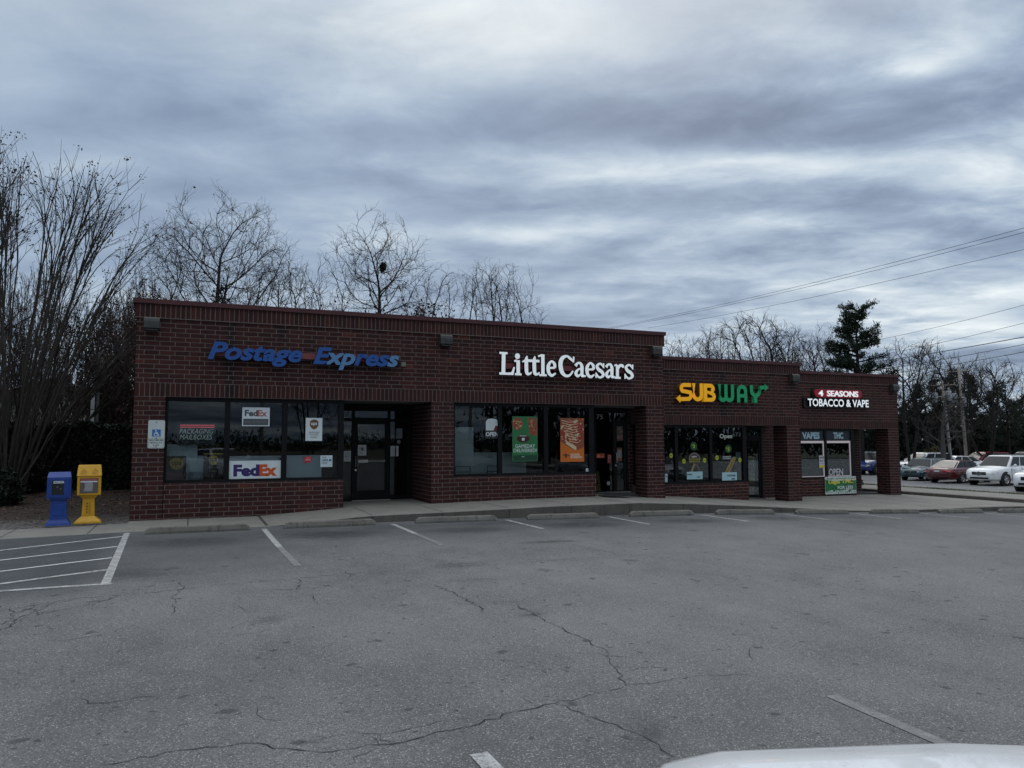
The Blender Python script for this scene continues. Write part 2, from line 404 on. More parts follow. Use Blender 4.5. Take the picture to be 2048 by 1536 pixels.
def stroke(mb, pts, y, depth, mi=0, mside=None, smooth=True, n=5):
    """pts [(x,z,width)] -> raised ribbon, front at y-depth"""
    P = catmull(pts, n) if smooth and len(pts) > 2 else [np.array(p, float) for p in pts]
    L, Rr = [], []
    for i, p in enumerate(P):
        d0 = P[i][:2]-P[i-1][:2] if i > 0 else None; d1 = P[i+1][:2]-P[i][:2] if i < len(P)-1 else None
        ds = [d/np.linalg.norm(d) for d in (d0, d1) if d is not None and np.linalg.norm(d) > 1e-9]
        if not ds: continue
        d = sum(ds); d /= max(np.linalg.norm(d), 1e-6); nn = np.array([-d[1], d[0]])
        k = 1/max(.5, abs(d @ ds[0])); L.append(p[:2]+nn*p[2]/2*k); Rr.append(p[:2]-nn*p[2]/2*k)
    n_ = len(L); f = [(i, i+1) for i in range(n_-1)]
    V = [(a[0], y-depth, a[1]) for a in L]+[(a[0], y-depth, a[1]) for a in Rr]
    mb.add(V, [(n_+i, n_+i+1, i+1, i) for i in range(n_-1)], mi)
    out = list(range(n_))[::-1]+list(range(n_, 2*n_))
    B = [(v[0], y, v[2]) for v in V]; N = 2*n_
    mb.add(V+B, [(out[i], out[(i+1) % N], out[(i+1) % N]+N, out[i]+N)[::-1] for i in range(N)], mi if mside is None else mside)
def ell(cx, cz, rx, rz, n=24): return [(cx+rx*math.cos(2*math.pi*i/n), cz+rz*math.sin(2*math.pi*i/n)) for i in range(n)]
def rrect(x0, x1, z0, z1, r, n=4):
    out = []
    for cx, cz, a0 in ((x1-r, z0+r, -90), (x1-r, z1-r, 0), (x0+r, z1-r, 90), (x0+r, z0+r, 180)):
        for k in range(n+1):
            a = R(a0+90*k/n); out.append((cx+r*math.cos(a), cz+r*math.sin(a)))
    return out

# ================================================================== GROUND
ZLX = [-60, -30, -2, 0, 3, 5, 7, 9, 11.7, 14.3, 16.9, 19.6, 22.3, 25, 30, 45, 90]
ZLZ = [-.14, -.10, -.045, -.015, -.03, -.045, -.07, -.11, -.15, -.22, -.32, -.41, -.51, -.6, -.72, -1.0, -1.6]
def zl(x): return float(np.interp(x, ZLX, ZLZ))
ZWX = [-12, -2, 0, 2.6, 3.3, 4.7, 6.7, 9, 11.4, 13.0, 14.8, 17.9, 19.6, 22, 24.2, 27.5]
ZWZ = [-.06, -.035, -.005, -.012, .03, .112, .125, .155, .154, .072, -.045, -.27, -.37, -.40, -.42, -.50]
def zw(x): return float(np.interp(x, ZWX, ZWZ))
YF = -2.1                                   # front edge of the shop sidewalk
def grid(name, xs, ys, zf, mat, kind='structure'):
    V = [(x, y, zf(x, y)) for y in ys for x in xs]; n = len(xs)
    F = [(j*n+i, j*n+i+1, (j+1)*n+i+1, (j+1)*n+i) for j in range(len(ys)-1) for i in range(n-1)]
    o = np_mesh(name, V, F, mat, smooth=True); return tag(o, kind=kind)
soil, nt, b = newmat('bare_ground'); t = NT(nt)
t.l.new(t.ramp(t.noise(t.pos(), .35, 8, .7), [(.3, (.045, .05, .025)), (.55, (.075, .07, .04)), (.75, (.10, .085, .06))]), b.inputs['Base Color']); b.inputs['Roughness'].default_value = 1
grid('ground', [-1800, -400, -120, 0, 60, 120, 400, 1800], [-1800, -400, -120, 0, 60, 160, 400, 1800], lambda x, y: -1.75, soil)
# --- parking lot with oil stains and a sealed patch stored as surface data
xs = sorted(set([-60, -40, -25, -15, -10]+list(np.arange(-6, 27.61, .14))+[27.6])); ys = sorted(set([-70, -50, -35, -25, -20]+list(np.arange(-17, -2.04, .14))+[-2.0]))
lot = grid('parking_lot', xs, ys, lambda x, y: zl(x), ASPH)
co = np.array([v.co[:] for v in lot.data.vertices]); X, Y = co[:, 0], co[:, 1]
stain = np.zeros(len(co))
ST = [(1.2, -4.0, .9, .7, .9), (3.6, -3.85, .95, .65, 1.0), (6.2, -4.05, .9, .55, .9), (8.85, -3.8, .9, .6, 1.0), (11.7, -3.75, .9, .55, 1.0), (14.3, -3.6, .8, .5, .95), (17.0, -3.5, .6, .4, .7), (19.6, -3.5, .6, .4, .6), (.5, -7.1, .55, .5, .75), (6.95, -6.2, .5, .16, .9),
      (1.9, -10.35, .16, .10, .8), (4.35, -11.1, .14, .1, .8), (3.75, -14.0, .10, .08, 1), (3.62, -14.25, .16, .08, .8), (4.72, -8.0, .35, .2, .6), (-.25, -6.7, .5, .8, .6), (2.6, -3.3, 2.6, .5, .30), (8, -3.1, 7, .4, .40), (15, -3.0, 8, .35, .35)]
for (a, b_, sx, sy, k) in ST: stain = np.maximum(stain, k*np.exp(-(((X-a)/sx)**2+((Y-b_)/sy)**2)**1.5))
seal = 1/(1+np.exp((X-.12+.0*Y)*14))*1/(1+np.exp(-(Y+8.2)*5))*.95
seal = np.maximum(seal, .66/(1+np.exp((X-2.7-.5*np.sin(Y))*2.2))/(1+np.exp(-(Y+7.0)*1.6))); seal = np.maximum(seal, .50/(1+np.exp(-(Y+5.3+.5*np.sin(X*1.3))*1.8)))
for nm, arr in (('stain', stain), ('sealed', seal)):
    a = lot.data.attributes.new(nm, 'FLOAT', 'POINT'); a.data.foreach_set('value', arr.astype(np.float32))
# cracks belong to the lot surface: thin jagged strips, part of the same mesh family
CR = [([(0.8, -13.39), (1.11, -13.34), (1.32, -13.35), (1.49, -13.37), (1.58, -13.4), (1.72, -13.54), (1.84, -13.63), (2.02, -13.68), (2.21, -13.69), (2.42, -13.69), (2.64, -13.65), (2.84, -13.62), (3.1, -13.51), (3.34, -13.47), (3.61, -13.45), (4.04, -13.33)], .011),
      ([(4.04, -13.33), (4.14, -13.06), (4.27, -12.73), (4.36, -12.5), (4.36, -12.25), (4.34, -11.82), (4.35, -11.37), (4.36, -10.96), (4.36, -10.71)], .014),
      ([(4.04, -13.33), (4.21, -13.37), (4.45, -13.34), (4.65, -13.36), (5.01, -13.48)], .007), ([(3.41, -13.48), (3.49, -13.68), (3.59, -13.94), (3.63, -14.09), (3.65, -14.22), (3.63, -14.36), (3.64, -14.47)], .009),
      ([(1.8, -13.49), (2.03, -13.46), (2.25, -13.54), (2.46, -13.52), (2.69, -13.49), (2.88, -13.52), (3.1, -13.51)], .006), ([(2.25, -13.54), (2.23, -13.62), (2.28, -13.69)], .005),
      ([(-2.5, -9.2), (-1.4, -8.95), (-.54, -8.87), (0.07, -8.56), (0.8, -8.52), (1.43, -8.34), (2.23, -8.25), (3.12, -8.12), (3.91, -8.15), (5.21, -8.13), (7.2, -8.0), (9.6, -8.05)], .013),
      ([(1.1, -7.96), (1.14, -8.41), (1.04, -8.88), (1.08, -9.43), (1.04, -9.78)], .012), ([(2.44, -9.32), (2.46, -9.61), (2.44, -9.85)], .014), ([(2.47, -8.28), (2.35, -8.98)], .014), ([(3.11, -7.83), (3.1, -8.23), (2.97, -8.56)], .012),
      ([(3.9, -9.28), (3.96, -9.94), (3.97, -10.63), (3.94, -10.86)], .016), ([(6.89, -6.28), (7.18, -6.84), (7.27, -7.95)], .016), ([(-.4, -9.57), (-.23, -9.18), (-.1, -8.67)], .012), ([(-.48, -9.21), (-.25, -8.86), (.08, -8.62)], .012),
      ([(-.49, -8.73), (-.3, -9.52), (-.32, -9.82)], .012), ([(-.32, -8.69), (-.15, -9.31)], .012), ([(-.6, -9.95), (-.35, -9.84), (-.27, -9.43), (-.06, -9.19), (.3, -8.9), (.5, -8.55)], .012), ([(-.8, -9.3), (-.3, -9.3), (0, -9.05)], .011), ([(-.6, -8.6), (-.55, -9.3), (-.7, -10)], .011),
      ([(1.98, -13.91), (2.04, -13.87), (2.04, -13.8), (2.2, -13.72)], .006), ([(3.3, -13.47), (3.26, -13.3), (3.35, -13.2)], .005), ([(.2, -10.52), (.5, -10.38), (.75, -10.1)], .010), ([(1.95, -8.87), (2.61, -8.93)], .012), ([(4.11, -9.02), (4.7, -9.21)], .012)]
def poly_strip(mb, pts, w, z0, jit=1., sub=.06):
    P = [np.array(pts[0])]
    for a, b_ in zip(pts[:-1], pts[1:]):
        a, b_ = np.array(a), np.array(b_); L = np.linalg.norm(b_-a); k = max(1, int(L/sub)); nrm = np.array([-(b_-a)[1], (b_-a)[0]])/L
        for i in range(1, k+1): P.append(a+(b_-a)*i/k+nrm*(random.uniform(-1, 1)*min(.03, w*3)*jit if i < k else 0))
    vs = []
    for i, p in enumerate(P):
        d = P[min(i+1, len(P)-1)]-P[max(i-1, 0)]; d = d/max(np.linalg.norm(d), 1e-6); nn = np.array([-d[1], d[0]])
        ww = w*((.24+random.uniform(-.16, .26)) if jit else .5); ww *= .4 if jit and i in (0, len(P)-1) else 1
        for s in (-1, 1): q = p+nn*ww*s; vs.append((q[0], q[1], zl(q[0])+z0))
    mb.add(vs, [(2*i, 2*i+2, 2*i+3, 2*i+1)[::1] for i in range(len(P)-1)])
mb = MB()
cg_ = random.Random(12)
for _ in range(46):                          # short hairline cracks scattered over the lot
    x, y, a = cg_.uniform(-2, 13), cg_.uniform(-13.5, -5.5), cg_.uniform(0, 6.28); q = [(x, y)]
    for _k in range(cg_.randint(3, 7)): a += cg_.uniform(-.8, .8); x += .12*math.cos(a); y += .12*math.sin(a); q.append((x, y))
    CR.append((q, cg_.uniform(.004, .010)))
for pts, w in CR: poly_strip(mb, pts, w, .004)
for pts, w in CR[:6]:                        # hairline side cracks
    for _ in range(3):
        p = random.choice(pts); a = random.uniform(0, 6.28); q = (p[0]+.16*math.cos(a), p[1]+.16*math.sin(a))
        poly_strip(mb, [p, q], .004, .0035)
tag(mb.build('pavement_cracks', CRACK), kind='structure')
# painted markings
def marking(name, segs, w, mat):
    m_ = MB()
    for s in segs: poly_strip(m_, s, w, .0045, 0, .5)
    tag(m_.build(name, mat), kind='structure')
marking('aisle_hatching', [[(-4.3, -5.3), (.09, -2.80)], [(-4.3, -6.5), (.12, -4.20)], [(-4.3, -7.62), (.16, -5.49)]], .055, PAINTB)
marking('aisle_border_line', [[(.12, -2.25), (.285, -7.73)], [(-4.3, -8.75), (.22, -6.62)], [(-4.5, -7.42), (.36, -7.75)]], .10, PAINT)
marking('stall_line', [[(2.52, -2.5), (2.535, -5.3)], [(5.07, -2.55), (5.06, -4.3)], [(7.68, -2.45), (7.7, -4.3)], [(10.33, -2.4), (10.31, -4.2)], [(12.93, -2.5), (12.98, -4.2)], [(15.5, -2.6), (15.55, -4.1)], [(18.1, -2.6), (18.1, -4.0)], [(20.7, -2.6), (20.7, -4)], [(23.3, -2.6), (23.3, -4)]], .10, PAINT)
marking('far_stall_line', [[(2.535, -5.3), (2.57, -7.26)], [(5.21, -14.05), (5.16, -14.95)], [(5.06, -4.3), (5.05, -6)]], .10, PAINTF)
marking('near_stall_line', [[(2.68, -14.02), (2.72, -16.5)]], .105, PAINT)
# --- sidewalk
wx_ = np.unique(np.concatenate([np.arange(-12, 27.51, .25), ZWX])); mb = MB()
JT = plain('sidewalk_joint', (.05, .048, .042), .95)
def walk_strip(y0, y1, sel):
    q = [x for x in wx_ if sel(x)]
    for a, b_ in zip(q[:-1], q[1:]): mb.quad((a, y0, zw(a)), (b_, y0, zw(b_)), (b_, y1, zw(b_)), (a, y1, zw(a)))
walk_strip(YF+.025, 0, lambda x: x >= 0); walk_strip(0, 2.0, lambda x: 0 <= x <= 13.6); walk_strip(0, 3.3, lambda x: 13.5 <= x <= 20.25); walk_strip(0, 5.2, lambda x: x >= 20.2); walk_strip(YF+.025, -.52, lambda x: x <= 0)
for a, b_ in zip(wx_[:-1], wx_[1:]):
    za, zb = zw(a), zw(b_); la, lb = zl(a)-.06, zl(b_)-.06
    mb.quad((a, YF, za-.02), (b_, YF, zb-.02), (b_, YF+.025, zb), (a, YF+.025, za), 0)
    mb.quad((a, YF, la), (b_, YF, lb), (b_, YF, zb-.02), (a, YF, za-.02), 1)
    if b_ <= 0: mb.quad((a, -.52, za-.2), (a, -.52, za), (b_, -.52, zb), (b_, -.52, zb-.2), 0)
for x in (-6.5, -5, -3.5, -1.95, -.55, 1.15, 2.62, 4.75, 6.3, 7.9, 9.5, 11.1, 12.7, 14.3, 15.9, 17.5, 19.1, 20.7, 22.3, 23.9, 25.5):
    yb = -.53 if x < 0 else (0 if x < 13 else 1.5 if x < 19 else 3.2); w = .011 if x != 2.62 else .03
    z = zw(x)+.003; mb.quad((x-w, YF+.03, z), (x+w, YF+.03, z), (x+w, yb, z), (x-w, yb, z), 2)
    mb.quad((x-w, YF-.003, zl(x)), (x+w, YF-.003, zl(x)), (x+w, YF-.003, z-.03), (x-w, YF-.003, z-.03), 2)
for y, xa, xb in ((-1.05, 4.7, 13), ):
    mb.quad((xa, y-.006, zw(xa)+.003), (7, y-.006, zw(7)+.003), (7, y+.006, zw(7)+.003), (xa, y+.006, zw(xa)+.003), 2)
tag(mb.build('sidewalk', [CONC, CURB, JT]), kind='structure')
# --- raised side path, grass strip, road and the neighbouring lot on the right
mb = MB(); Z1 = -.375
for y0, y1 in ((-45, -10), (-10, 2), (2, 14), (14, 40)):
    mb.quad((27.55, y0, Z1), (29.7, y0, Z1), (29.7, y1, Z1), (27.55, y1, Z1))
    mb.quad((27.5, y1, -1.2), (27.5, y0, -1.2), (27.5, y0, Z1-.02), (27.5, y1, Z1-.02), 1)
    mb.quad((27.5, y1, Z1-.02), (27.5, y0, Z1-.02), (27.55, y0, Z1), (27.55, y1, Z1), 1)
tag(mb.build('side_path', [CONC, CURB]), kind='structure')
gm, nt, b = newmat('winter_grass_soil'); t = NT(nt)
t.l.new(t.ramp(t.noise(t.pos(), 1.6, 7, .7), [(.35, (.13, .125, .10)), (.48, (.075, .08, .035)), (.62, (.05, .062, .022)), (.8, (.10, .085, .045))]), b.inputs['Base Color']); b.inputs['Roughness'].default_value = 1
def zverge(x): return float(np.interp(x, [29.7, 31, 34.2, 36.2], [-.385, -.44, -.72, -.95]))
grid('grass_verge', list(np.arange(29.7, 36.3, .5))+[36.3], [-45, -10, 0, 10, 25, 45], lambda x, y: zverge(min(x, 36.2)), gm)
A2 = asphalt_mat(); A2.name = 'pale_asphalt'
for n in A2.node_tree.nodes:
    if n.type == 'VALTORGB':
        for e in n.color_ramp.elements: e.color = tuple(min(1, c*1.35) for c in e.color[:3])+(1,)
        break
grid('neighbour_lot', [36.3, 45, 60, 90, 140], [-60, -20, 10, 30, 60, 110], lambda x, y: -.955-.004*(x-36), A2)
V, F = [], []
for _ in range(26000):                       # grass blades on the verge
    x = 29.75+random.random()**1.1*6.3; y = random.uniform(-6, 20); h = random.uniform(.02, .075); a = random.uniform(0, 3.14); w = .012
    if math.sin(x*2.1+y*.7)+math.sin(y*1.7-x)+random.uniform(-1.2, 1.2) < -.5: continue
    z = zverge(x); i = len(V); c, s = math.cos(a)*w, math.sin(a)*w
    V += [(x-c, y-s, z-.01), (x+c, y+s, z-.01), (x+random.uniform(-.02, .02), y+random.uniform(-.02, .02), z+h)]; F.append((i, i+1, i+2))
tag(np_mesh('grass', V, F, leaf_mat('grass_blade', [(.055, .075, .022), (.09, .095, .035), (.14, .12, .06)])), kind='stuff')
# --- planting bed left of the building
bed, nt, b = newmat('gravel_bed'); t = NT(nt); P = t.pos()
g1 = t.vor(P, 26, 'Color'); gy = t.sep(P)[1]
near = t.step(t.math('ADD', gy, t.math('MULTIPLY', t.noise(P, 1.4, 4), 2.2)), 2.6, .9)
gc = t.ramp(t.sep(g1)[0], [(0, (.030, .028, .026)), (.5, (.085, .08, .075)), (1, (.19, .18, .17))])
mc = t.ramp(t.noise(P, 11, 6, .75), [(.3, (.012, .009, .007)), (.6, (.035, .024, .018)), (.8, (.075, .05, .036))])
t.l.new(t.mix(near, mc, gc), b.inputs['Base Color']); b.inputs['Roughness'].default_value = 1; t.bump(t.vor(P, 26), b, .8, .02)
def zbed(x, y): return float(np.interp(y, [-.52, 0, 2, 6, 14, 60], [-.03, .0, .10, .30, .45, .6]))-.03+.02*math.sin(x*2.1+y)
grid('planting_bed', list(np.arange(-14, 0.01, .5)), list(np.arange(-.55, 12, .5)), lambda x, y: zbed(x, y) if y > -.5 else -.05, bed)
grid('rear_lawn', [-80, -14, 0, 28, 36, 60, 140], [9, 12, 20, 40, 110], lambda x, y: .35 if x < 5 else (-.6 if x < 30 else -1.3), soil)
V, F = [], []
for _ in range(5200):                        # fallen leaves
    x = -9.5+random.random()*9.4; y = random.uniform(.1, 6.5)**1.0
    if random.random() > np.interp(y, [0, 1.5, 3, 7], [.22, .5, 1, .8]): continue
    z = zbed(x, y)+random.uniform(.003, .02); s = random.uniform(.02, .05); a = random.uniform(0, 6.28); q = random.uniform(-.5, .5); i = len(V)
    for k in range(4):
        an = a+k*1.57; V.append((x+s*math.cos(an), y+s*math.sin(an)*(.6 if k % 2 else 1), z+q*s*math.cos(an*2)))
    F.append((i, i+1, i+2, i+3))
tag(np_mesh('fallen_leaves', V, F, leaf_mat('dead_leaf', [(.035, .018, .012), (.07, .035, .02), (.12, .065, .04), (.17, .12, .09)], .9)), kind='stuff')

# ================================================================== BUILDING
C = .1016; JO = .0078                         # brick module and half a joint
SEC = [dict(x0=0., x1=13.614, y=0., h=26.2*C), dict(x0=13.614, x1=20.175, y=1.524, h=2.172), dict(x0=20.175, x1=26.95, y=3.25, h=2.112)]
bld = thing('strip_mall_building', 'single-storey dark red brick shop row stepping back in three sections, with dark framed windows', 'building')
def brick(mb, o, u, nrm, a0, a1, z0, z1, pr=.006):
    """one brick on a wall: o origin, u along, nrm outward, from a0..a1, z0..z1"""
    v = []
    for d in (0, pr):
        for a, z in ((a0, z0), (a1, z0), (a1, z1), (a0, z1)): v.append((o[0]+u[0]*a+nrm[0]*d, o[1]+u[1]*a+nrm[1]*d, z))
    mb.add(v, [(4, 5, 6, 7), (0, 1, 5, 4), (1, 2, 6, 5), (2, 3, 7, 6), (3, 0, 4, 7)])
def field(mb, o, u, nrm, w, z0, z1, zref, off=0., bond=1/3, L=3*C):
    r0 = int(math.floor((z0-zref)/C+1e-6)); r1 = int(math.ceil((z1-zref)/C-1e-6))
    for r in range(r0, r1):
        a = zref+r*C+JO; b_ = a+C-2*JO; a = max(a, z0); b_ = min(b_, z1)
        if b_-a < .01: continue
        x = off+(L*bond if r % 2 else 0)-2*L
        while x < w:
            p, q = max(x+JO, 0), min(x+L-JO, w)
            if q-p > .012: brick(mb, o, u, nrm, p, q, a, b_)
            x += L
def pier_face(mb, o, u, nrm, w, z0, z1, zref):
    r0 = int(math.floor((z0-zref)/C+1e-6)); r1 = int(math.ceil((z1-zref)/C-1e-6))
    for r in range(r0, r1):
        a = max(zref+r*C+JO, z0); b_ = min(zref+(r+1)*C-JO, z1)
        js = [0, .5, 1] if r % 2 else [0, .145, .31, .82, 1]
        for p, q in zip(js[:-1], js[1:]): brick(mb, o, u, nrm, p*w+(JO if p else 0), q*w-(JO if q < 1 else 0), a, b_)
def soldiers(mb, o, u, nrm, w, z0, z1, pr=.006):
    n = int(round(w/C)); p = w/n
    for i in range(n): brick(mb, o, u, nrm, i*p+(JO if i else 0), (i+1)*p-(JO if i < n-1 else 0), z0+JO, z1-JO, pr)
FR, RT, LF, BK = (0, -1), (1, 0), (-1, 0), (0, 1)
BM = [BRICK, MORTAR]
def column(x0, x1, y0, y1, h, zb):
    mb = MB(); e = .006
    mb.box(x0+e, x1-e, y0+e, y1-e, zb, h-.002, 1); pf = MB()
    pier_face(pf, (x0, y0+e), (1, 0), FR, x1-x0, zb, h, h); pier_face(pf, (x0+e, y1), (0, -1), LF, y1-y0, zb, h, h)
    pier_face(pf, (x1-e, y0), (0, 1), RT, y1-y0, zb, h, h); pier_face(pf, (x1, y1-e), (-1, 0), BK, x1-x0, zb, h, h)
    mb.add(pf.v, pf.f, 0); mb.build('brick_column', BM, bld)
YB = 12.5
for i, s in enumerate(SEC):
    x0, x1, y, h = s['x0'], s['x1'], s['y'], s['h']; w = x1-x0
    top = h+20*C
    # front wall band over the openings
    mb = MB(); mb.box(x0+.004, x1-.004, y+.006, y+.30, h, top-.01, 1); bf = MB()
    field(bf, (x0, y+.006), (1, 0), FR, w, h+3*C, h+17*C, h, .07)
    if i == 0: field(bf, (x0+.006, YB), (0, -1), LF, YB-y, -.5, h+17*C, h, .05)
    field(bf, (x1-.006, y), (0, 1), RT, (3.2 if i < 2 else YB-y), h+3*C if i < 2 else h, h+17*C, h, .11)
    mb.add(bf.v, bf.f, 0)
    if i == 0: mb.box(x0+.006, x0+.25, y+.31, YB, -.6, top-.01, 1)
    mb.box(x1-.25, x1-.006, y+.31, YB, h, top-.01, 1)
    mb.build('brick_wall', BM, bld)
    mb = MB(); soldiers(mb, (x0, y+.006), (1, 0), FR, w, h, h+3*C)
    if i == 0: soldiers(mb, (x0+.006, YB), (0, -1), LF, YB-y, h, h+3*C)
    soldiers(mb, (x1-.006, y), (0, 1), RT, 1.8, h, h+3*C); mb.build('soldier_course', BM, bld)
    # projecting soldier parapet on a ledge
    mb = MB(); pj = .035
    mb.box(x0-.03, x1+.03, y-pj+.006, y+.32, h+17*C-.008, top-.004, 1)
    bf = MB(); soldiers(bf, (x0-.036, y-pj+.006), (1, 0), FR, w+.072, h+17*C+.004, top)
    soldiers(bf, (x1+.03, y-pj), (0, 1), RT, YB-y, h+17*C+.004, top)
    if i == 0:
        soldiers(bf, (x0-.03, YB), (0, -1), LF, YB-y+pj, h+17*C+.004, top); mb.box(x0-.03, x0+.25, y+.33, YB, h+17*C-.008, top-.004, 1)
    mb.box(x1-.25, x1+.03, y+.33, YB, h+17*C-.008, top-.004, 1)
    mb.add(bf.v, bf.f, 0); mb.build('parapet_course', BM, bld)
    mb = MB(); o_ = .075
    mb.box(x0-o_+(.02 if i else 0), x1+o_, y-o_, y+.36, top+.002, top+.105); mb.box(x1-.28, x1+o_, y+.362, YB+.1, top+.002, top+.105)
    if i == 0: mb.box(x0-o_, x0+.3, y+.362, YB+.1, top+.002, top+.105)
    mb.build('coping', COPING, bld)
    mb = MB(); mb.box(x0+.26, x1-.26, y+.37, YB, top-.35, top-.25); mb.build('roof', ROOFM, bld)
    mb = MB(); mb.box(x0+.01, x1-.01, y+.302, y+2.2, h+.012, h+.06); mb.build('soffit', SOFFIT, bld)

# ---- windows and doors: frames with panes
FRY = .085                                    # glazing set back from the brick face
def window(x0, x1, y, z0, z1, cuts, fw=.085, fr=.13, name='window'):
    """cuts: list of mullion (a,b); frame is one mesh, each pane its own sub-part"""
    mb = MB(); ya, yb = y, y+.11
    mb.box(x0, x1, ya, yb, z1-fw, z1); mb.box(x0, x1, ya-.012, yb, z0, z0+fw*.8)
    xs_ = [(x0, x0+fw*.6)]+list(cuts)+[(x1-fr, x1)]
    for a, b_ in xs_: mb.box(a, b_, ya+.003, yb-.003, z0+fw*.8, z1-fw)
    fo = mb.build(name, BLACKM, bld)
    for (a, b_), (c, d) in zip(xs_[:-1], xs_[1:]):
        g = MB(); g.box(b_, c, y+.05, y+.056, z0+fw*.8, z1-fw); g.build('pane', GLASS, fo)
    return fo
def low_wall(x0, x1, y, z0, z1, h, ret=True):
    mb = MB(); mb.box(x0, x1, y+.006, y+.24, z0, z1, 1); bf = MB()
    field(bf, (x0, y+.006), (1, 0), FR, x1-x0, z0, z1, h, .03)
    if ret: field(bf, (x1-.002, y), (0, 1), RT, .24, z0, z1, h, .1)
    mb.add(bf.v, bf.f, 0); mb.build('window_sill_wall', BM, bld)
H1, H2, H3 = [s['h'] for s in SEC]
# section one
column(0, .63, 0, .55, H1, -.4)
low_wall(.63, 4.52, .035, -.4, .765, H1)
window(.63, 4.52, FRY, .765, H1-.004, [(1.85, 1.965), (3.10, 3.215)])
def bwall(x0, x1, y, z0, z1, h):               # back wall of a porch, in brick
    mb = MB(); mb.box(x0, x1, y+.006, y+.24, z0, z1, 1); bf = MB(); field(bf, (x0, y+.006), (1, 0), FR, x1-x0, z0, z1, h, .03)
    field(bf, (x1-.006, y), (0, 1), RT, .24, z0, z1, h, .1); mb.add(bf.v, bf.f, 0); mb.build('porch_wall', BM, bld)
def swall(x, y0, y1, z0, z1, h, face):         # side wall of a porch
    mb = MB(); bf = MB()
    if face == 'l':
        mb.box(x+.006, x+.2, y0, y1, z0, z1, 1); pier_face(bf, (x+.006, y1), (0, -1), LF, y1-y0, z0, z1, h) if y1-y0 < .7 else field(bf, (x+.006, y1), (0, -1), LF, y1-y0, z0, z1, h, .05)
    else: mb.box(x-.2, x-.006, y0, y1, z0, z1, 1); field(bf, (x-.006, y0), (0, 1), RT, y1-y0, z0, z1, h, .05)
    mb.add(bf.v, bf.f, 0); mb.build('porch_wall', BM, bld)
column(6.675, 7.28, 0, .6, H1, -.3); swall(6.675, .6, 2.1, -.3, H1, H1, 'l')
low_wall(7.28, 11.39, .035, -.3, .765, H1)
window(7.28, 11.37, FRY, .765, H1-.004, [(8.515, 8.63), (9.845, 9.965)], fr=.155)
column(13.01, 13.614, 0, .60, H1, -.3)
YD1 = 1.8
def door_leaf(x0, x1, y, z0, z1, handle='l', bar=True, glassz=.26):
    mb = MB(); sw = .085
    mb.box(x0, x0+sw, y, y+.045, z0, z1); mb.box(x1-sw, x1, y, y+.045, z0, z1); mb.box(x0+sw, x1-sw, y+.001, y+.044, z1-.11, z1); mb.box(x0+sw, x1-sw, y+.001, y+.044, z0, z0+glassz)
    d = mb.build('entrance_door', BLACKM, bld)
    g = MB(); g.box(x0+sw, x1-sw, y+.02, y+.026, z0+glassz, z1-.11); g.build('pane', GLASS, d)
    h_ = MB(); zc = z0+1.03
    if bar:
        h_.tube([(x0+sw+.03, y-.05, zc), (x1-sw-.01, y-.05, zc)], .016, 8); h_.box(x0+sw+.02, x0+sw+.27, y-.06, y-.035, zc-.035, zc+.035); h_.box(x0+sw+.02, x0+sw+.06, y-.04, y, zc-.03, zc+.03); h_.box(x1-sw-.05, x1-sw-.01, y-.05, y, zc-.02, zc+.02)
        h_.tube([(x0+.03, y, zc-.14), (x0+.03, y-.06, zc-.14), (x0+.03, y-.06, zc+.13), (x0+.03, y, zc+.13)], .012, 8)
        h_.tube([(x0+.075, y, zc-.14), (x0+.075, y-.05, zc-.14), (x0+.075, y-.05, zc+.13), (x0+.075, y, zc+.13)], .008, 8)
    else: h_.tube([(x0+.05, y, zc-.15), (x0+.05, y-.06, zc-.15), (x0+.05, y-.06, zc+.15), (x0+.05, y, zc+.15)], .013, 8)
    h_.build('handle', STEEL, d); k = MB(); k.lathe((x0+.045, y, z0+.80), [(.028, 0), (.028, -.012), (0, -.012)], 14, 'y'); k.build('lock', STEEL, d)
    return d
def frame_part(boxes, y, name='door_frame', mat=None):
    mb = MB()
    for a, b_, c, d, *e in boxes: mb.box(a, b_, y-.02+(e[0] if e else 0), y+.10, c, d)
    return mb.build(name, mat or BLACKM, bld)
def pane_in(par, x0, x1, y, z0, z1, mat=None):
    g = MB(); g.box(x0, x1, y+.03, y+.036, z0, z1); return g.build('pane', mat or GLASS, par)
# porch of the first shop
zb = zw(5.5)
swall(4.52, .24, 2.0, -.3, H1, H1, 'r') if False else None
f1 = frame_part([(4.52, 4.83, zb-.3, H1+.012), (5.055, 5.115, zb-.02, 2.53, .002), (6.02, 6.08, zb-.02, 2.53, .002), (6.215, 6.235, zb, 2.53, .004), (6.555, 6.675, zb-.02, H1+.012), (4.83, 6.555, 2.48, H1+.012, .006), (5.115, 6.02, 2.24, 2.30, .006), (4.83, 5.055, 2.21, 2.285, .006), (6.08, 6.555, 2.20, 2.27, .006), (4.83, 5.055, zb-.02, zb+.05, .006), (6.08, 6.555, zb-.02, zb+.12, .006)], YD1)
pane_in(f1, 4.83, 5.055, YD1, zb+.05, 2.21); pane_in(f1, 4.83, 5.055, YD1, 2.285, 2.48); pane_in(f1, 5.115, 6.02, YD1, 2.30, 2.48)
pane_in(f1, 6.08, 6.215, YD1, zb+.12, 2.2); pane_in(f1, 6.08, 6.555, YD1, 2.27, 2.48); pane_in(f1, 6.235, 6.555, YD1, zb+.12, 2.2)
door_leaf(5.116, 6.02, YD1, zb+.005, 2.238)
mb = MB(); mb.box(5.06, 6.08, YD1-.12, YD1+.1, zb-.02, zb+.018); mb.build('threshold', STEEL, bld)
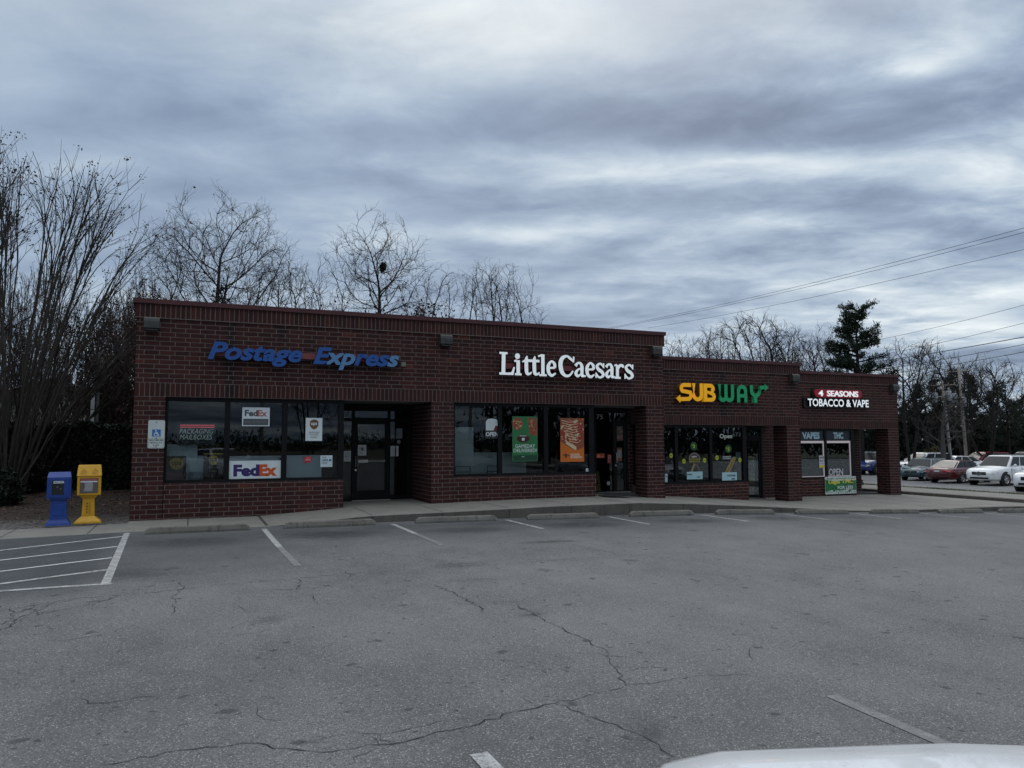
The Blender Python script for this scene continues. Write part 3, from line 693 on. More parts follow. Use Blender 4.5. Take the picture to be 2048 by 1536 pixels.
# corner porch of the second shop
zb = zw(12.2)
f2 = frame_part([(11.39, 12.40, zb-.4, H1+.012), (12.99, 13.03, zb-.02, 2.52, .002), (13.455, 13.52, zb-.02, 2.52, .002), (12.40, 13.52, 2.52, H1+.012, .004), (12.99, 13.52, 2.24, 2.30, .006)], YD1)
pane_in(f2, 12.40, 12.99, YD1, zb, 2.52); pane_in(f2, 13.03, 13.455, YD1, 2.30, 2.52)
door_leaf(13.03, 13.455, YD1, zb+.01, 2.238, bar=False, glassz=.05)
bwall(13.52, 14.6, YD1, -.5, H1-.01, H1)
mb = MB(); mb.box(12.4, 13.52, YD1-.14, YD1+.1, zb-.02, zb+.018); mb.build('threshold', STEEL, bld)
# section two
S2Y = 1.524
low_wall(13.62, 17.95, S2Y+.035, -.8, .31, H2)
window(13.66, 17.95, S2Y+FRY, .31, H2-.004, [(15.125, 15.24), (16.46, 16.56)], fr=.16)
column(19.575, 20.175, S2Y, S2Y+.62, H2, -.9)
YD2 = S2Y+1.6; zb = -.36
f3 = frame_part([(17.95, 18.86, -.6, H2+.012), (18.86, 18.92, zb, 2.05, .002), (19.86, 19.93, zb, 2.05, .002), (18.86, 19.93, 2.05, H2+.012, .004), (18.92, 19.86, 1.78, 1.83, .006)], YD2)
pane_in(f3, 18.92, 19.86, YD2, 1.83, 2.05); door_leaf(18.92, 19.86, YD2, zb+.03, 1.778, bar=False, glassz=.08)
bwall(19.93, 21.2, YD2, -.9, H2-.01, H2)
mb = MB(); mb.box(17.97, 19.55, YD2-.55, YD2+.1, -.5, zb+.02); mb.build('threshold', CURB, bld)
# section three
S3Y = 3.25
low_wall(20.19, 24.62, S3Y+.035, -1.0, .235, H3)
w3 = window(20.3, 24.62, S3Y+FRY, .235, H3-.004, [(21.9, 21.955), (23.13, 23.235)], fr=.15)
column(26.35, 26.95, S3Y, S3Y+.6, H3, -1.0)
YD3 = S3Y+1.7
f4 = frame_part([(24.62, 24.7, -.7, H3+.012), (25.55, 25.65, -.7, H3+.012), (24.7, 25.55, 1.72, H3+.012, .003)], YD3)
door_leaf(24.7, 25.55, YD3, -.43, 1.718, bar=False); bwall(25.65, 26.72, YD3, -1.0, H3-.01, H3); swall(26.72, YD3+.25, YB, -1.0, H3, H3, 'r')
mb = MB(); mb.tube([(26.80, YD3+.12, -.45), (26.80, YD3+.12, 2.05)], .05, 8); mb.build('downspout', plain('downspout_paint', (.05, .07, .065), .5), bld)
# rear walls so that no daylight leaks in, and room linings
mb = MB()
for s in SEC: mb.box(s['x0']+.01, s['x1']-.01, YB, YB+.2, -1.2, s['h']+20*C)
mb.box(26.5, 26.7, YD3+.26, YB, -1.2, H3)
mb.build('rear_wall', MORTAR, bld)
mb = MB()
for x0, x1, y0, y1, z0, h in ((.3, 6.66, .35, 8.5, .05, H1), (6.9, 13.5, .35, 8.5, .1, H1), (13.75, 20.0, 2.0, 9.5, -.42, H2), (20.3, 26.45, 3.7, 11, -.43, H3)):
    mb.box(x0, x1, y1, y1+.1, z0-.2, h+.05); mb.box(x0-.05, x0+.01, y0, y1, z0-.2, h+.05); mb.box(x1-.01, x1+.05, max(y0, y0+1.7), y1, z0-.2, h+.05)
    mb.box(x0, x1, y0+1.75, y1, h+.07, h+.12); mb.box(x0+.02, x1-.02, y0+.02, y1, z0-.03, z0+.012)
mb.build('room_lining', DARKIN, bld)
# porch side returns closing each shop front behind the windows
mb = MB(); pass
for b_ in ((4.47, 4.512, .25, 1.78, .0, H1), (11.33, 11.365, .25, 1.78, 0, H1), (17.90, 17.94, S2Y+.25, YD2-.02, -.6, H2), (24.57, 24.61, S3Y+.2, YD3-.02, -.7, H3)):
    mb = MB(); mb.box(*b_); mb.build('porch_return', BLACKM, bld)
for x, y in ((11.7, 5.6), (11.78, 5.6)): pass
for x, y, h_, r_ in ((9.75, 4.5, .28, .07), (10.45, 4.6, .22, .05), (11.6, 4.0, .17, .05)):
    mb = MB(); z0 = H1+20*C-.25; mb.tube([(x, y, z0), (x, y, z0+.25+h_+.35)], r_, 10); mb.lathe((x, y, z0+.6+h_), [(r_*1.5, 0), (r_*1.6, .06), (0, .09)], 10); mb.build('roof_vent', BLACKM, bld)

# ================================================================== WALL SIGNS
def flat(name, rgb, **k): return plain(name, rgb, k.pop('rough', .5), 0, k.pop('var', .05), **k)
BLUE = flat('sign_blue', (.012, .085, .33)); BLUE2 = flat('sign_pale_blue', (.10, .24, .46)); WFACE = flat('sign_white', (.80, .86, .88)); WLIT = flat('sign_lit_letter', (.80, .86, .88), emit=(.9, .97, 1), es=.30); YEL = flat('sign_yellow', (.86, .42, .008), emit=(.9, .42, .005), es=.28); GRN = flat('sign_green', (.010, .26, .10), emit=(.01, .30, .12), es=.16)
RACE = flat('raceway_maroon', (.21, .05, .052)); REDF = flat('sign_red', (.42, .012, .03))
# 1 blue italic letters
s = thing('shop_sign', 'blue slanted channel letters on a maroon raceway over the courier shop window', 'sign')
mb = MB(); mb.box(1.55, 5.70, -.10, -.004, 3.60, 3.74); mb.build('raceway', RACE, s)
mb = MB(); put_text(mb, 'Postage', 1.449, 3.49, 3.385, 3.905, -.105, .10, .036, .28, 0, 1); put_text(mb, 'Express', 3.735, 5.79, 3.36, 3.885, -.105, .10, .036, .28, [0, 2, 2, 0, 0, 0, 2], 1); mb.build('lettering', [BLUE, SIDEBLK, BLUE2], s)
# 2 white serif letters
s = thing('shop_sign', 'white serif channel letters on a maroon raceway over the pizza shop', 'sign')
mb = MB(); mb.box(8.55, 12.35, -.10, -.004, 3.56, 3.70); mb.build('raceway', RACE, s)
mb = MB(); YL, DL = -.105, .10; BZ, CZ, XZ = 3.385, 3.975, 3.80
def serif(x0, x1, z, th=.055): stroke(mb, [(x0, z, th), (x1, z, th)], YL, DL+.0006, 0, 1, False)
def S_(pts, smooth=True): stroke(mb, pts, YL, DL+random.uniform(0, .0004), 0, 1, smooth)
hX = XZ-BZ
# L
S_([(8.545, BZ+.02, .105), (8.555, CZ-.02, .105)], False); serif(8.435, 8.665, CZ-.025); S_([(8.43, BZ+.03, .06), (8.66, BZ+.03, .06), (8.80, BZ+.035, .075), (8.855, BZ+.21, .045)], False)
# i
S_([(8.965, BZ+.02, .10), (8.965, XZ-.02, .10)], False); serif(8.87, 9.06, BZ+.025); S_([(8.855, XZ-.055, .05), (8.93, XZ-.02, .055)], False); mb.prism(ell(8.945, CZ-.09, .072, .075), YL-DL, YL, 0, 1)
# tt
for x in (9.20, 9.43): S_([(x+.02, CZ-.07, .03), (x, XZ, .095), (x, BZ+.18, .105), (x+.02, BZ+.06, .09), (x+.10, BZ+.05, .06), (x+.15, BZ+.10, .03)])
S_([(9.08, XZ-.06, .03), (9.17, XZ-.02, .07), (9.58, XZ-.02, .07)], False)
# l
S_([(9.68, BZ+.02, .10), (9.68, CZ-.01, .10)], False); S_([(9.54, CZ-.07, .045), (9.66, CZ-.03, .06)], False); serif(9.57, 9.79, BZ+.025)
def ee(a, b):
    w = b-a
    S_([(a+w*.18, BZ+hX*.54, .055), (b-w*.12, BZ+hX*.56, .055)], False)
    S_([(b-w*.12, BZ+hX*.56, .085), (b-w*.16, BZ+hX*.82, .085), (a+w*.52, XZ-.012, .055), (a+w*.20, BZ+hX*.74, .09), (a+w*.15, BZ+hX*.48, .105), (a+w*.24, BZ+hX*.20, .09), (a+w*.56, BZ+.025, .075), (b-w*.02, BZ+hX*.22, .04)])
def aa(a, b):
    w = b-a
    S_([(a+w*.10, BZ+hX*.74, .10), (a+w*.28, XZ-.035, .06), (a+w*.52, XZ-.03, .07), (a+w*.66, BZ+hX*.72, .10), (a+w*.66, BZ+hX*.40, .10), (a+w*.67, BZ+hX*.14, .09), (a+w*.80, BZ+.04, .06), (b, BZ+.045, .05)])
    S_([(a+w*.62, BZ+hX*.60, .04), (a+w*.32, BZ+hX*.50, .06), (a+w*.13, BZ+hX*.26, .095), (a+w*.28, BZ+.035, .075), (a+w*.48, BZ+.07, .05), (a+w*.62, BZ+hX*.22, .04)])
def ss(a, b):
    w = b-a
    S_([(b-w*.10, BZ+hX*.70, .03), (b-w*.28, XZ-.045, .06), (a+w*.46, XZ-.018, .055), (a+w*.18, BZ+hX*.78, .085), (a+w*.36, BZ+hX*.56, .10), (b-w*.30, BZ+hX*.42, .10), (b-w*.14, BZ+hX*.20, .085), (a+w*.50, BZ+.015, .055), (a+w*.22, BZ+.06, .06), (a+w*.06, BZ+hX*.34, .03)])
    S_([(b-w*.09, BZ+hX*.66, .04), (b-w*.09, XZ+.0, .04)], False); S_([(a+w*.06, BZ+hX*.36, .04), (a+w*.06, BZ-.0, .04)], False)
ee(9.795, 10.065)
# C
S_([(10.60, BZ+.415, .04), (10.50, CZ-.09, .075), (10.40, CZ-.03, .06), (10.28, CZ-.07, .10), (10.215, BZ+.42, .12), (10.205, BZ+.28, .125), (10.25, BZ+.12, .115), (10.36, BZ+.03, .075), (10.48, BZ+.05, .06), (10.58, BZ+.17, .045)])
S_([(10.59, BZ+.40, .05), (10.605, CZ-.035, .05)], False)
aa(10.62, 10.97); ee(10.965, 11.245); ss(11.27, 11.555)
aa(11.575, 11.90)
# r
S_([(11.965, BZ+.02, .095), (11.965, XZ-.03, .095)], False); serif(11.88, 12.07, BZ+.025); S_([(11.87, XZ-.055, .045), (11.95, XZ-.025, .05)], False); S_([(11.98, BZ+hX*.62, .05), (12.05, XZ-.05, .075), (12.13, XZ-.05, .085), (12.165, XZ-.10, .06)])
ss(12.19, 12.49)
mb.build('lettering', [WLIT, SIDEBLK], s)
# 3 yellow and green arrow letters
s = thing('shop_sign', 'yellow and green channel letters with arrow ends over the sandwich shop', 'sign')
YW, DW = S2Y-.004, .13; za, zb_ = 2.905, 3.48; W_ = .125; hh = zb_-za
def T_(mb, pts, smooth=False): stroke(mb, pts, YW, DW+random.uniform(0, .0006), 0, 1, smooth)
def arc(cx, cz, rx, rz, a0, a1, w, n=10): return [(cx+rx*math.cos(R(a0+(a1-a0)*i/n)), cz+rz*math.sin(R(a0+(a1-a0)*i/n)), w) for i in range(n+1)]
YS = flat('sign_yellow_return', (.25, .12, .01)); GS = flat('sign_green_return', (.004, .05, .02))
mb = MB(); h2 = W_/2
T_(mb, [(15.62, zb_-h2, W_)]+arc(15.36, zb_-h2-.11, .115, .11, 90, 225, W_)+arc(15.50, za+.15+h2-.015, .11, .125, 40, -90, W_)+[(15.20, za+h2, W_)])
mb.prism([(15.045, za+h2+.02), (15.20, za-.06), (15.20, za+.20)], YW-DW, YW, 0, 1)
T_(mb, [(15.72, zb_, W_), (15.72, za+.18, W_)]+arc(15.865, za+.205, .145, .14, 180, 360, W_)+[(16.01, zb_, W_)])
mb.box(16.11, 16.11+W_, YW-DW, YW, za, zb_)
T_(mb, [(16.16, zb_-h2, W_), (16.33, zb_-h2, W_)]+arc(16.36, zb_-.155, .11, .155-h2, 90, -70, W_)); T_(mb, [(16.16, za+h2, W_), (16.35, za+h2, W_)]+arc(16.39, za+.165, .115, .165-h2, -90, 70, W_)+[(16.2, za+.32, .07)])
mb.build('lettering', [YEL, YS], s)
mb = MB(); xw = 16.66
T_(mb, [(xw+h2, zb_, W_), (xw+h2, za+.18, W_)]+arc(xw+.19, za+.19, .128, .128, 180, 360, W_)+[(xw+.318, zb_, W_)]); T_(mb, [(xw+.318, za+.22, W_)]+arc(xw+.45, za+.19, .132, .128, 180, 360, W_)+[(xw+.582, zb_, W_)])
T_(mb, [(17.42+h2, za, W_), (17.42+h2, zb_-.2, W_)]+arc(17.63, zb_-.20, .145, .138, 180, 0, W_)+[(17.775, za, W_)]); mb.box(17.5, 17.76, YW-DW-.001, YW, za+.16, za+.27)
T_(mb, [(18.02, zb_, W_), (18.02, zb_-.17, W_)]+arc(18.185, zb_-.19, .165, .145, 180, 270, W_)+[(18.19, zb_-.33, W_)]); T_(mb, arc(18.185, zb_-.19, .165, .145, 270, 360, W_)+[(18.35, zb_-.16, W_)]+arc(18.47, zb_-.17, .12, .105, 180, 90, W_)+[(18.56, zb_-h2, W_)]); mb.box(18.185-h2, 18.185+h2, YW-DW-.001, YW, za, zb_-.3)
mb.prism([(18.74, zb_-h2), (18.57, zb_+.06), (18.57, zb_-.185)], YW-DW, YW, 0, 1)
mb.build('lettering', [GRN, GS], s)
# 4 white letters with red pill
s = thing('shop_sign', 'white block letters under a red pill on a black sign over the vape shop', 'sign')
YT = S3Y-.004
mb = MB(); mb.prism(rrect(22.0, 25.26, 2.88, 3.26, .06), YT-.07, YT); mb.prism(rrect(22.42, 24.9, 3.24, 3.60, .17), YT-.069, YT); mb.build('backer', SIDEBLK, s)
mb = MB(); mb.prism(rrect(22.50, 24.90, 3.275, 3.575, .145, 8), YT-.12, YT-.069); mb.build('pill', REDF, s)
mb = MB(); put_text(mb, '4', 22.68, 22.90, 3.315, 3.535, YT-.119, .03, .02); put_text(mb, 'SEASONS', 23.10, 24.68, 3.315, 3.535, YT-.119, .03, .015); put_text(mb, 'TOBACCO & VAPE', 22.12, 25.2, 2.93, 3.215, YT-.07, .08, .02, 0, 0, 1); mb.build('lettering', [flat('sign_lit_white', (.85, .88, .9), emit=(.9, .96, 1), es=.5), SIDEBLK], s)

# ================================================================== WALL PACK LIGHTS, CAMERA
WP = plain('wall_pack_bronze', (.055, .055, .05), .45, .2, .2); LENS = plain('wall_pack_lens', (.02, .02, .02), .3)
t0 = thing('wall_light', 'grey box wall light under the parapet at the left corner of the brick building', 'wall light', (.31, -.03, 4.24), 0, 'wall lights under the parapet')
mb = MB(); hw, hh_, dp = .155, .135, .20
pf = [(-.0, hh_), (-dp*.75, hh_), (-dp*.94, hh_*.75), (-dp, hh_*.3), (-dp, -hh_*.75), (-dp*.3, -hh_), (0, -hh_)]
vs = [(sx*hw, a, c) for sx in (-1, 1) for a, c in pf]; n = len(pf)
mb.add(vs, [tuple(range(n)), tuple(range(n, 2*n))[::-1]]+[((i+1) % n, i, i+n, (i+1) % n+n) for i in range(n)]); mb.build('housing', WP, t0)
mb = MB(); mb.box(-hw*.85, hw*.85, -dp*.9, -.02, -hh_-.02, -hh_*.9); mb.build('lens', LENS, t0)
mb = MB(); mb.box(-.05, .05, -.01, .03, -.05, .05); mb.build('bracket', BLACKM, t0)
for x, y, z, l in ((7.0, -.03, 4.215, 'grey box wall light between the blue sign and the white sign'), (13.3, -.03, 4.225, 'grey box wall light at the right end of the tallest brick section'), (19.87, S2Y-.03, 3.765, 'grey box wall light up right of the yellow and green sign'), (26.66, S3Y-.03, 3.72, 'grey box wall light at the far right end of the brick row')):
    dup(t0, (x, y, z), 0, l)
t1 = thing('security_camera', 'small pale floodlight camera on the wall after the blue letters', 'camera', (5.93, -.03, 3.57))
mb = MB(); mb.box(-.06, .06, -.04, .03, -.05, .05); mb.build('housing', plain('pale_metal', (.16, .165, .14), .5), t1); mb = MB(); mb.tube([(-.15, -.05, .03), (-.05, -.03, 0)], .02, 6); mb.build('arm', BLACKM, t1)

# ================================================================== THINGS ON AND BEHIND THE GLASS
def panel(mb, x0, x1, z0, z1, y, th=.004, mi=0): mb.box(x0, x1, y-th, y, z0, z1, mi)
G1 = FRY+.046; G2 = S2Y+FRY+.046; G3 = S3Y+FRY+.046          # just in front of each glass
def shield(cx, cz, w, h): return [(cx-w/2, cz+h*.30), (cx-w*.25, cz+h*.46), (cx, cz+h*.5), (cx+w*.25, cz+h*.46), (cx+w/2, cz+h*.30), (cx+w/2, cz-h*.12), (cx+w*.3, cz-h*.36), (cx, cz-h*.5), (cx-w*.3, cz-h*.36), (cx-w/2, cz-h*.12)][::-1]
GOLD = flat('print_gold', (.50, .32, .04)); BROWN = flat('print_brown', (.035, .018, .012)); PURP = flat('print_purple', (.035, .015, .13)); ORNG = flat('print_orange', (.62, .09, .015)); INK = flat('print_ink', (.03, .032, .036)); REDI = flat('print_red', (.45, .02, .03)); TEAL = flat('print_blue', (.02, .10, .22)); SIGNW = flat('print_white', (.66, .74, .76)); GREYP = flat('print_grey', (.09, .10, .11)); YELP = flat('print_yellow', (.75, .60, .03)); LIME = flat('print_lime', (.45, .52, .03)); DGRN = flat('print_green', (.015, .14, .045)); DGRN2 = flat('print_dark_green', (.01, .06, .03)); CRUST = flat('print_crust', (.24, .09, .035)); CHEESE = flat('print_cheese', (.55, .38, .20)); PEPP = flat('print_pepperoni', (.30, .03, .02)); ORP = flat('print_orange_bg', (.60, .15, .015)); CYAN = flat('print_cyan', (.30, .55, .60))
def poster(name, label, cat, rects, texts, mats, group=None, polys=()):
    """rects (x0,x1,z0,z1,y,layer,mi); polys ([(x,z)],y,layer,mi); texts (txt,x0,x1,z0,z1,y,layer,bold,mi)"""
    mb = MB()
    for (x0, x1, z0, z1, y, k, mi) in rects: panel(mb, x0, x1, z0, z1, y-.0012*k, .001, mi)
    for (pl, y, k, mi) in polys: mb.prism(pl, y-.0012*(k+1), y-.0012*k, mi)
    for (tx, x0, x1, z0, z1, y, k, bo, mi) in texts: put_text(mb, tx, x0, x1, z0, z1, y-.0012*k, .0012, bo, 0, mi)
    return tag(mb.build(name, mats), label, cat, group)
# neon sign
nm_red = flat('neon_red', (.6, .08, .10), emit=(1, .16, .2), es=.35); nm_w = flat('neon_white', (.5, .55, .52), emit=(.7, .85, .8), es=.12)
s = thing('neon_sign', 'neon window sign reading packaging and mailboxes under two red bars', 'neon sign')
mb = MB(); panel(mb, .88, 1.68, 1.60, 2.10, G1+.06); mb.build('backing', flat('smoked_acrylic', (.02, .021, .022), rough=.2), s)
mb = MB(); mb.tube([(.93, G1+.03, 2.045), (1.64, G1+.03, 2.045)], .011, 8, 0); mb.tube([(.93, G1+.03, 2.0), (1.64, G1+.03, 2.0)], .011, 8, 0); mb.build('red_tube', nm_red, s)
mb = MB(); put_text(mb, 'PACKAGING', .92, 1.62, 1.855, 1.965, G1+.04, .01, -.004, .25); put_text(mb, 'MAILBOXES', .925, 1.60, 1.725, 1.835, G1+.04, .01, -.004, .25); mb.build('white_tube', nm_w, s)
poster('window_poster', 'dark brown poster with gold parcel shield in the bottom left window corner', 'poster', [(.68, 1.075, .83, 1.36, G1+.03, 0, 0), (.69, 1.06, .84, 1.0, G1+.03, 1, 2)], [('ups', .78, .98, 1.13, 1.24, G1+.03, 2, .02, 0)], [BROWN, GOLD, flat('print_dull_red', (.10, .02, .025))], None, [(shield(.88, 1.19, .27, .27), G1+.03, 1, 1)])
poster('window_poster', 'brown poster with gold shield and the words access point', 'poster', [(1.43, 1.835, .84, 1.415, G1+.03, 0, 0), (1.43, 1.835, 1.395, 1.415, G1+.03, 1, 3)], [('ups', 1.56, 1.71, 1.20, 1.31, G1+.03, 2, .025, 0), ('Access', 1.53, 1.74, 1.075, 1.135, G1+.03, 1, .01, 2), ('Point', 1.555, 1.71, 1.0, 1.06, G1+.03, 1, .01, 2)], [BROWN, flat('print_bright_gold', (.68, .50, .05)), flat('print_tan', (.40, .36, .25)), YELP], None, [(shield(1.635, 1.255, .19, .23), G1+.03, 1, 1)])
poster('window_sign', 'small framed white courier sign with a dark lower band in the middle pane', 'sign', [(2.22, 2.82, 2.03, 2.46, G1, 0, 0), (2.245, 2.795, 2.05, 2.20, G1, 1, 3)], [('Fed', 2.275, 2.555, 2.255, 2.40, G1, 1, .035, 1), ('Ex', 2.555, 2.765, 2.255, 2.40, G1, 1, .035, 2), ('Authorized ShipCenter', 2.27, 2.77, 2.10, 2.15, G1, 2, 0, 4)], [SIGNW, flat('print_dark_grey', (.06, .065, .08)), flat('print_faded_red', (.42, .12, .10)), GREYP, flat('print_mid_grey', (.2, .22, .23))])
poster('window_banner', 'wide white courier banner with big purple and orange letters on the window bottom', 'banner', [(1.97, 3.09, .83, 1.24, G1, 0, 0)], [('Fed', 2.06, 2.62, .885, 1.155, G1, 1, .055, 1), ('Ex', 2.615, 3.01, .885, 1.155, G1, 1, .055, 2)], [SIGNW, PURP, ORNG])
poster('window_sign', 'white portrait sign with a brown parcel shield in the third pane', 'sign', [(3.635, 4.02, 1.69, 2.23, G1, 0, 0)], [('ups', 3.755, 3.90, 2.04, 2.12, G1, 2, .03, 0), ('Authorized', 3.71, 3.95, 1.87, 1.915, G1, 1, .0, 3), ('Shipping', 3.735, 3.925, 1.815, 1.86, G1, 1, .0, 3), ('Outlet', 3.755, 3.90, 1.76, 1.805, G1, 1, .0, 3)], [SIGNW, flat('print_shield_brown', (.16, .08, .03)), GOLD, GREYP], None, [(shield(3.83, 2.075, .20, .24), G1, 1, 1)])
poster('window_sticker', 'square pale postal sticker with blue lettering low in the third pane', 'sticker', [(3.99, 4.27, 1.07, 1.345, G1, 0, 0)], [('SHIP', 4.02, 4.13, 1.275, 1.315, G1, 1, .0, 2), ('USPS', 4.02, 4.17, 1.205, 1.255, G1, 1, .03, 1), ('HERE', 4.02, 4.15, 1.145, 1.185, G1, 1, .0, 2)], [flat('print_pale_blue', (.55, .68, .72)), TEAL, GREYP], None, [([(4.18, 1.21), (4.245, 1.21), (4.245, 1.255), (4.20, 1.255)], G1, 1, 1)])
poster('window_sticker', 'round red speech bubble sticker on the third pane', 'sticker', [], [('Now', 3.67, 3.74, 1.275, 1.305, G1, 1, .02, 1), ('HIRING', 3.635, 3.765, 1.225, 1.265, G1, 1, .02, 1)], [REDI, flat('print_pale_red', (.65, .4, .4))], None, [(ell(3.70, 1.255, .095, .075), G1, 0, 0), ([(3.64, 1.20), (3.625, 1.155), (3.70, 1.185)], G1-.0002, 0, 0)])
# white shelving behind the glass
CNT = flat('white_laminate', (.74, .82, .84))
def solid(name, label, cat, boxes, mat, group=None):
    mb = MB()
    for b_ in boxes: mb.box(*b_)
    return tag(mb.build(name, mat), label, cat, group)
solid('display_shelf', 'white curved display shelf behind the parcel posters', 'shelf', [(.66, 1.30, .40, .75, .5, 1.62), (1.30, 1.44, .44, .75, .5, 1.36), (.66, 1.50, .36, .75, .5, .80)], CNT)
solid('counter', 'low white counter behind the big courier banner', 'counter', [(1.98, 3.08, .35, .85, .3, 1.30), (1.98, 3.12, .33, .87, 1.30, 1.34)], CNT)
solid('counter', 'low white counter behind the red bubble sticker', 'counter', [(3.23, 4.05, .35, .85, .3, 1.31), (3.23, 4.07, .33, .87, 1.31, 1.345)], CNT)
solid('storage_box', 'grey box standing on a shelf edge behind the parcel poster', 'box', [(1.15, 1.42, .28, .36, .83, 1.0), (1.16, 1.41, .27, .281, .95, .99)], flat('grey_box_card', (.3, .34, .35)))
# pizza shop window
poster('window_poster', 'dark sign reading OPEN with a white printed top in the pizza shop window', 'poster', [(8.165, 8.555, 1.74, 2.27, G1, 0, 0)], [('OPEN', 8.185, 8.535, 1.795, 1.91, G1, 1, .03, 1)], [INK, flat('print_off_white', (.6, .66, .66)), flat('print_wine', (.12, .02, .03))], None, [([(8.19, 1.95), (8.53, 1.95), (8.53, 2.18), (8.48, 2.24), (8.36, 2.26), (8.24, 2.24), (8.19, 2.18)], G1, 1, 1), ([(8.40, 1.95), (8.53, 1.95), (8.53, 2.06), (8.46, 2.08)], G1, 2, 2)])
def pizza_bits(cx, cz, rx, rz, n, mi, r0, r1, y, k):
    out = []
    for _ in range(n):
        a, q = random.uniform(0, 6.28), math.sqrt(random.random()); r = random.uniform(r0, r1); e = ell(cx+rx*q*math.cos(a), cz+rz*q*math.sin(a), r, r*random.uniform(.6, 1), 8)
        out.append((e, y-random.uniform(0, .0004), k, mi))
    return out
pol = [(ell(9.08, 2.13, .155, .17), G1, 1, 1)]+pizza_bits(9.08, 2.13, .125, .14, 34, 2, .012, .026, G1, 2)+pizza_bits(9.08, 2.13, .12, .135, 22, 3, .014, .026, G1, 3)
pol = [([(max(8.94, x), min(2.32, z)) for x, z in p], y, k, m) for p, y, k, m in pol]
pol += [([(9.42, 1.85), (9.655, 1.80), (9.66, 2.27), (9.38, 2.30)], G1, 1, 1)]+pizza_bits(9.53, 2.05, .10, .20, 26, 3, .014, .03, G1, 2)+pizza_bits(9.53, 2.05, .10, .20, 14, 2, .01, .022, G1, 3)
pol += [(ell(9.25, 1.735, .19, .105, 20), G1, 1, 4), (ell(9.25, 1.715, .16, .08, 20), G1, 2, 7), ([(9.215, 1.68), (9.285, 1.68), (9.295, 1.745), (9.25, 1.76), (9.205, 1.745)], G1, 3, 5), ([(9.14, 1.80), (9.35, 1.80), (9.34, 1.815), (9.15, 1.815)], G1, 3, 5)]
poster('window_poster', 'tall green poster with pizzas and a football in the pizza shop middle pane', 'poster', [(8.935, 9.67, 1.135, 2.325, G1, 0, 0), (8.96, 9.65, 1.15, 1.30, G1, 1, 6)], [('GAMEDAY', 9.02, 9.595, 1.49, 1.585, G1, 2, .012, 5), ('DELIVERED!', 8.97, 9.645, 1.375, 1.47, G1, 2, .012, 5), ('AND', 9.20, 9.28, 1.245, 1.27, G1, 2, .02, 5)], [flat('print_gameday_green', (.025, .17, .055)), CRUST, CHEESE, PEPP, flat('print_football', (.09, .015, .012)), flat('print_mint_white', (.62, .72, .68)), DGRN2, flat('print_football_dark', (.05, .01, .01))], None, pol)
pol = [([(10.353, 1.66), (10.50, 1.56), (10.80, 1.42), (11.0, 1.46), (11.071, 1.52), (11.071, 2.22), (10.98, 2.285), (10.353, 2.285)], G1, 1, 1)]+pizza_bits(10.71, 1.93, .35, .34, 120, 2, .012, .04, G1, 2)+pizza_bits(10.71, 1.93, .35, .33, 110, 3, .02, .05, G1, 3)
pol = [([(min(max(x, 10.352), 11.072), min(z, 2.287)) for x, z in p], y, k, m) for p, y, k, m in pol]
for i in range(9):
    z = 2.22-.07*i; pol.append(([(10.38+.03*i, z), (10.62+.03*i, z-.05), (10.9, z-.02), (10.9, z-.005), (10.62+.03*i, z-.03), (10.38+.03*i, z+.02)], G1-.0003*i*.3, 4, 2))
pol += [([(10.50, 1.60), (10.80, 1.42), (10.84, 1.44), (10.83, 1.52), (10.56, 1.66)], G1, 5, 2)]
poster('window_poster', 'orange poster with a large pizza slice and a price in the right pane', 'poster', [(10.35, 11.075, 1.105, 2.288, G1, 0, 0), (10.66, 10.93, 1.27, 1.325, G1, 1, 5), (10.66, 11.0, 1.20, 1.255, G1, 1, 5)], [('9', 10.465, 10.56, 1.20, 1.33, G1, 1, .05, 4), ('$', 10.42, 10.455, 1.25, 1.31, G1, 1, .02, 4), ('99', 10.575, 10.63, 1.25, 1.30, G1, 1, .02, 4), ('PEPPERONI', 10.67, 10.92, 1.28, 1.315, G1, 2, .01, 0), ("CRAZY COMBO!", 10.67, 10.99, 1.21, 1.245, G1, 2, .01, 0)], [ORP, flat('print_pizza_base', (.26, .07, .03)), flat('print_pale_cheese', (.62, .50, .30)), PEPP, INK, flat('print_cream', (.7, .6, .45))], None, pol)
poster('window_sticker', 'small round white sticker in the bottom right corner of the pizza window', 'sticker', [], [('DELIVERY', 11.135, 11.19, .865, .885, G1, 1, .02, 1)], [flat('print_sticker_white', (.7, .74, .8)), TEAL], None, [(ell(11.165, .87, .045, .055), G1, 0, 0)])
solid('partition', 'tall pale grey partition behind the left pane of the pizza shop', 'partition', [(7.30, 8.0, .55, .65, .15, 2.04), (7.30, 8.0, .50, .55, .15, .3)], flat('partition_paint', (.55, .62, .60)))
solid('counter', 'long pale grey counter front behind the green pizza poster', 'counter', [(8.02, 9.55, .62, .72, .15, 1.34), (8.02, 9.58, .58, .76, 1.34, 1.37)], flat('counter_paint', (.52, .58, .56)))
solid('menu_board', 'small grey notice beside the green poster behind the glass', 'notice', [(8.80, 8.95, .30, .31, 1.70, 1.86), (8.795, 8.955, .311, .316, 1.695, 1.865)], GREYIN)
for i, x in enumerate((7.62, 8.5, 9.75)):
    ch = thing('metal_chair', ('slim chair back against the pale partition', 'slim chair back in front of the counter below the OPEN sign', 'slim chair back right of the green poster')[i], 'chair', (x, .30, .14), 0, 'chairs in the pizza shop window')
    mb = MB(); mb.tube([(-.22, .0, 0), (-.21, .02, .45), (-.2, .0, .88), (.2, .0, .88), (.21, .02, .45), (.22, 0, 0)], .012, 6); mb.tube([(-.2, 0, .74), (.2, 0, .74)], .01, 6); mb.build('back_frame', plain('chair_metal', (.05, .055, .055), .4, .5), ch)
    mb = MB(); mb.box(-.2, .2, .02, .24, .44, .47); mb.build('seat', DARKIN, ch)
